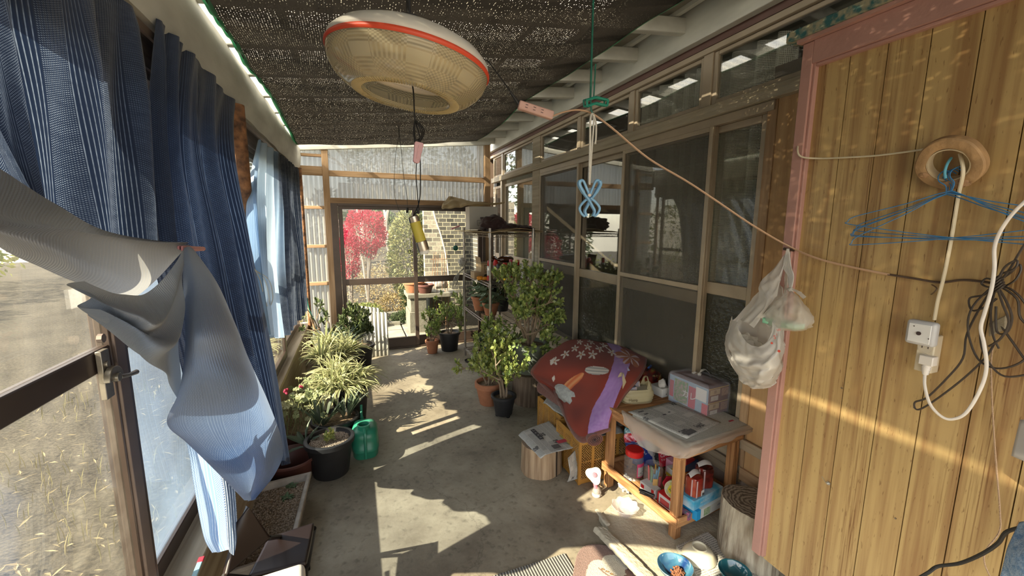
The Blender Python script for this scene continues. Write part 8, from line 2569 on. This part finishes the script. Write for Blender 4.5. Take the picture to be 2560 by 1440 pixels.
bush('green_shrub', 'dark green lower growth at the foot of the cream-leaved shrub', (.92, 7.25, 0), (.20, .15, .30), 2000, drk, .05, .0, seed=4)
bush('clipped_shrub', 'small round clipped green shrub far behind the garden', (.95, 13.0, zg(13)), (.42, .4, .40), 1800, drk, .08, .35, seed=5)
for k, (x, y, r_, m_, lb) in enumerate(((.1, 7.0, (.28, .3, .16), lime, 'lime-green low plants before the crimson shrub'), (.6, 7.4, (.30, .3, .20), gold, 'straw-coloured dead stalks in the middle of the garden'), (.55, 9.3, (.6, .5, .35), gold, 'pale dry bushes behind the garden bed'), (.75, 6.75, (.25, .15, .10), drk, 'dark low leaves along the garden edging'), (.05, 6.55, (.28, .2, .14), drk, 'dark leafy clump close outside the glass door'), (-.9, 7.5, (.5, .6, .5), lime, 'yellow-green shrub behind the left corrugated bay'))):
    bush('garden_plants', lb, (x, y, -.04), r_, 1500, m_, .045, .0, trunk=False, seed=10 + k)
for k in range(9):
    x = -6 + 1.7 * k
    bush('evergreen_tree', 'dark evergreen at the back of the garden, %s from the left in its line' % ORD[k], (x, 17.5 + rnd.uniform(-.6, .6), zg(17) if x > -.6 else -.14), (.82, .7, 1.5 + .5 * (k % 3)), 1100, drk, .22, .0, trunk=False, amp=.1, seed=30 + k, group='hedge trees at the back')


def bare(label, c, h, seed, r=.06):
    rnd.seed(seed)
    q = MB()

    def g(p, d, Lg, r, k):
        pts = [p]
        for i in range(4):
            d = (d + rv(.22) + V((0, 0, .06))).normalized(); pts.append(pts[-1] + d * Lg / 4)
        q.tube(pts, [r * (1 - .12 * i) for i in range(5)], 5, cap=False)
        if k > 0:
            for j in range(3): g(pts[-1 - j % 2], (d + rv(.75)).normalized(), Lg * .68, r * .55, k - 1)
    g(V(c), V((.05, 0, 1)), h * .42, r, 4)
    tag(q.build('bare_tree', bkk), label, 'tree')


bare('pale bare tree rising behind the crimson and cream shrubs', (.95, 10.5, zg(10.5)), 3.2, 3, .08)
bare('leaning bare tree farther left in the garden', (.1, 12.0, zg(12)), 3.6, 5, .07)


def brickm(name, c1, c2, mo, scale, msize=.02):
    m, nt, b, out = new_mat(name)
    L = nt.links.new
    tc = _n(nt, 'ShaderNodeTexCoord'); br = _n(nt, 'ShaderNodeTexBrick'); mp = _n(nt, 'ShaderNodeMapping')
    mp.inputs['Rotation'].default_value = (PI / 2, 0, 0)
    L(tc.outputs['Object'], mp.inputs[0]); L(mp.outputs[0], br.inputs[0])
    br.inputs['Scale'].default_value = scale; br.inputs['Color1'].default_value = rgba(c1); br.inputs['Color2'].default_value = rgba(c2); br.inputs['Mortar'].default_value = rgba(mo)
    br.inputs['Mortar Size'].default_value = msize; br.inputs['Brick Width'].default_value = .5; br.inputs['Row Height'].default_value = .26; br.inputs['Bias'].default_value = -.1
    no = _n(nt, 'ShaderNodeTexNoise'); no.inputs['Scale'].default_value = 60; L(tc.outputs['Object'], no.inputs['Vector'])
    mx = _n(nt, 'ShaderNodeMix', data_type='RGBA', blend_type='OVERLAY'); mx.inputs[0].default_value = .5; L(br.outputs[0], mx.inputs[6]); L(no.outputs[0], mx.inputs[7])
    L(mx.outputs[2], b.inputs['Base Color']); b.inputs['Roughness'].default_value = .7
    return m


bk1 = brickm('dark glazed brick', (.13, .125, .105), (.02, .02, .02), (.42, .39, .28), 3.6)
bk2 = brickm('sunlit glazed brick', (.34, .31, .25), (.04, .04, .04), (.46, .43, .33), 3.6)  # same brick lightened: sun on the curved wall is put into the colour
q = MB(); a, b_ = W(1068, 760, y=7.4), W(1300, 500, y=7.4)
q.box(a.x, b_.x + 1.6, 7.4, 7.55, -.05, 2.6)
struct('wall_garden', q, bk1)
pts_ = [W(x, y, y=7.0) for x, y in ((1078, 500), (1088, 545), (1103, 590), (1115, 640), (1121, 690), (1125, 780))]
xl = W(1066, 700, y=7.0).x - .02
crv = smooth_path(pts_, 6)
q = MB(); pl2 = [(p.x, p.z) for p in crv] + [(xl, crv[-1].z), (xl, crv[0].z)]
q.prism(pl2, (0, 7.0, 0), (1, 0, 0), (0, 0, 1), (0, .12, 0))
struct('wall_garden_curved', q, bk2, smooth=0)
q = MB(); q.tube([p + V((0, -.005, 0)) for p in crv], .014, 6)
struct('trim_40', q, mat('sunlit wall edge', (.62, .58, .48), .8))  # pale tube along the curve, sunlight on the wall end painted in
m, nt, b, out = new_mat('crazy stone')
L = nt.links.new
tc = _n(nt, 'ShaderNodeTexCoord'); vo = _n(nt, 'ShaderNodeTexVoronoi'); vo.inputs['Scale'].default_value = 6.5; ve = _n(nt, 'ShaderNodeTexVoronoi', feature='DISTANCE_TO_EDGE'); ve.inputs['Scale'].default_value = 6.5
L(tc.outputs['Object'], vo.inputs['Vector']); L(tc.outputs['Object'], ve.inputs['Vector'])
sp = _n(nt, 'ShaderNodeSeparateColor'); L(vo.outputs['Color'], sp.inputs[0])
r1 = _n(nt, 'ShaderNodeValToRGB'); e = r1.color_ramp.elements; r1.color_ramp.interpolation = 'CONSTANT'; e[0].color = (.52, .42, .26, 1); e[1].position = .55; e[1].color = (.24, .15, .09, 1); L(sp.outputs[0], r1.inputs[0])
mx = _n(nt, 'ShaderNodeMix', data_type='RGBA'); L(math_(nt, 'LESS_THAN', ve.outputs[0], .035), mx.inputs[0]); L(r1.outputs[0], mx.inputs[6]); mx.inputs[7].default_value = (.62, .56, .42, 1)
L(mx.outputs[2], b.inputs['Base Color']); b.inputs['Roughness'].default_value = .8
q = MB(); x1 = W(1124, 740, y=6.93).x; q.box(xl - .02, x1, 6.93, 6.999, -.05, W(1100, 705, y=6.93).z)
struct('trim_41', q, m)
q = MB(); q.box(2.0, 2.1, 5.9, 7.4, -.05, 2.6); struct('wall_garden_side', q, bk1)
conc = mat('mossy concrete', (.22, .21, .17), .9, var=.4, sc=10, bump=.4)
a, b_ = W(1012, 862, z=0), W(1052, 740, y=6.1)
q = MB(); q.box(.70, .98, 6.0, 6.5, -.05, .30); q.box(.68, 1.42, 6.0, 6.5, .50, .56); q.box(.72, .95, 6.02, 6.48, .30, .50)
tag(q.build('stone_bench', conc, bevel=.006), 'grey concrete bench outside the glass door carrying terracotta pots', 'bench')
for k, (x, y, r, h, lb) in enumerate(((.80, 6.25, .15, .16, 'wide terracotta pot on the concrete bench outside, left of two'), (.95, 6.12, .12, .13, 'shallow brown pot on the concrete bench outside, right of two'))):
    t = thing('flower_pot', lb, 'pot', (x, y, .56)); pot(t, (x, y, .56), r, h, terra if k == 0 else brp)
q = MB(); q.lathe([(.001, 0), (.22, 0), (.24, .10), (.22, .45), (.24, .50), (.24, .54), (.001, .56)], (1.22, 6.62, -.04), 30, wob=.1)
tag(q.build('stone_stool', conc), 'round weathered stone block outside the right door leaf', 'stone block')
q = MB(); q.blob((1.22, 6.60, .60), (.17, .14, .12), .25, 3, 12, flatbot=.515)
tag(q.build('garden_rock', mat('grey rock', (.36, .34, .32), .9, var=.4, sc=14, bump=.5)), 'grey rounded rock resting on the stone block outside', 'rock')
t = thing('plant_stake_cage', 'thin rusty wire plant cage standing before the curved brick wall', 'plant cage', (1.22, 6.2, -.04))
q = MB()
for k in range(6): q.tube([(1.16 + .16 * math.cos(k * 1.05), 6.2 + .16 * math.sin(k * 1.05), -.04), (1.20 + .09 * math.cos(k * 1.05), 6.2 + .09 * math.sin(k * 1.05), 1.15)], .004, 5)
q.build('stake', rust, t)
q = MB()
for z in (.5, 1.05): q.tube([(1.18 + .12 * math.cos(a), 6.2 + .12 * math.sin(a), z) for a in [2 * PI * k / 18 for k in range(18)]], .003, 5, closed=True)
q.build('ring', rust, t)
pav = mat('pale paving', (.34, .32, .27), .85, col2=(.16, .155, .13), sc=3.5, bump=.4, bs=20)
q = MB()
for i in range(4):
    for j in range(4): q.box(-.2 + .42 * i, .2 + .42 * i, 5.45 + .42 * j, 5.85 + .42 * j, -.05, -.012 + .004 * ((i * 3 + j) % 3))
struct('ground_paving', q, pav, bevel=.006)
q = MB(); q.box(-.1, .66, 6.98, 7.06, -.05, .12); q.box(.0, .62, 6.55, 6.62, -.05, .05); struct('trim_42', q, conc, bevel=.01)
rnd.seed(5)
lit = mat('fallen leaf', (.45, .30, .14), .8, isl=(.30, .22, .12))
q = MB()
for i in range(1800):
    x, y = rnd.uniform(-1.2, .85), rnd.uniform(6.8, 14)
    a = rnd.uniform(0, 2 * PI); q.leaf4(V((x, y, zg(y) + .03)), V((math.cos(a), math.sin(a), rnd.uniform(0, .5))), V((0, 0, 1)), .06, .035)
tag(q.build('fallen_leaves', lit, smooth=0), 'brown fallen leaves carpeting the garden bed beyond the door', 'leaf litter', kind='stuff')
# far side: left of the glasshouse
for k in range(6): bush('hedge_shrub', '%s hedge shrub far outside the left windows, %s counted from the near end' % ('yellow-green' if k % 2 else 'dark', ORD[k]), (-9.5 + rnd.uniform(-.5, .5), -1 + 3.2 * k, -.12), (1.1, 1.45, 1.1 + .2 * (k % 2)), 900, lime if k % 2 else drk, .18, .0, trunk=False, amp=.1, seed=50 + k, group='hedge row on the left')
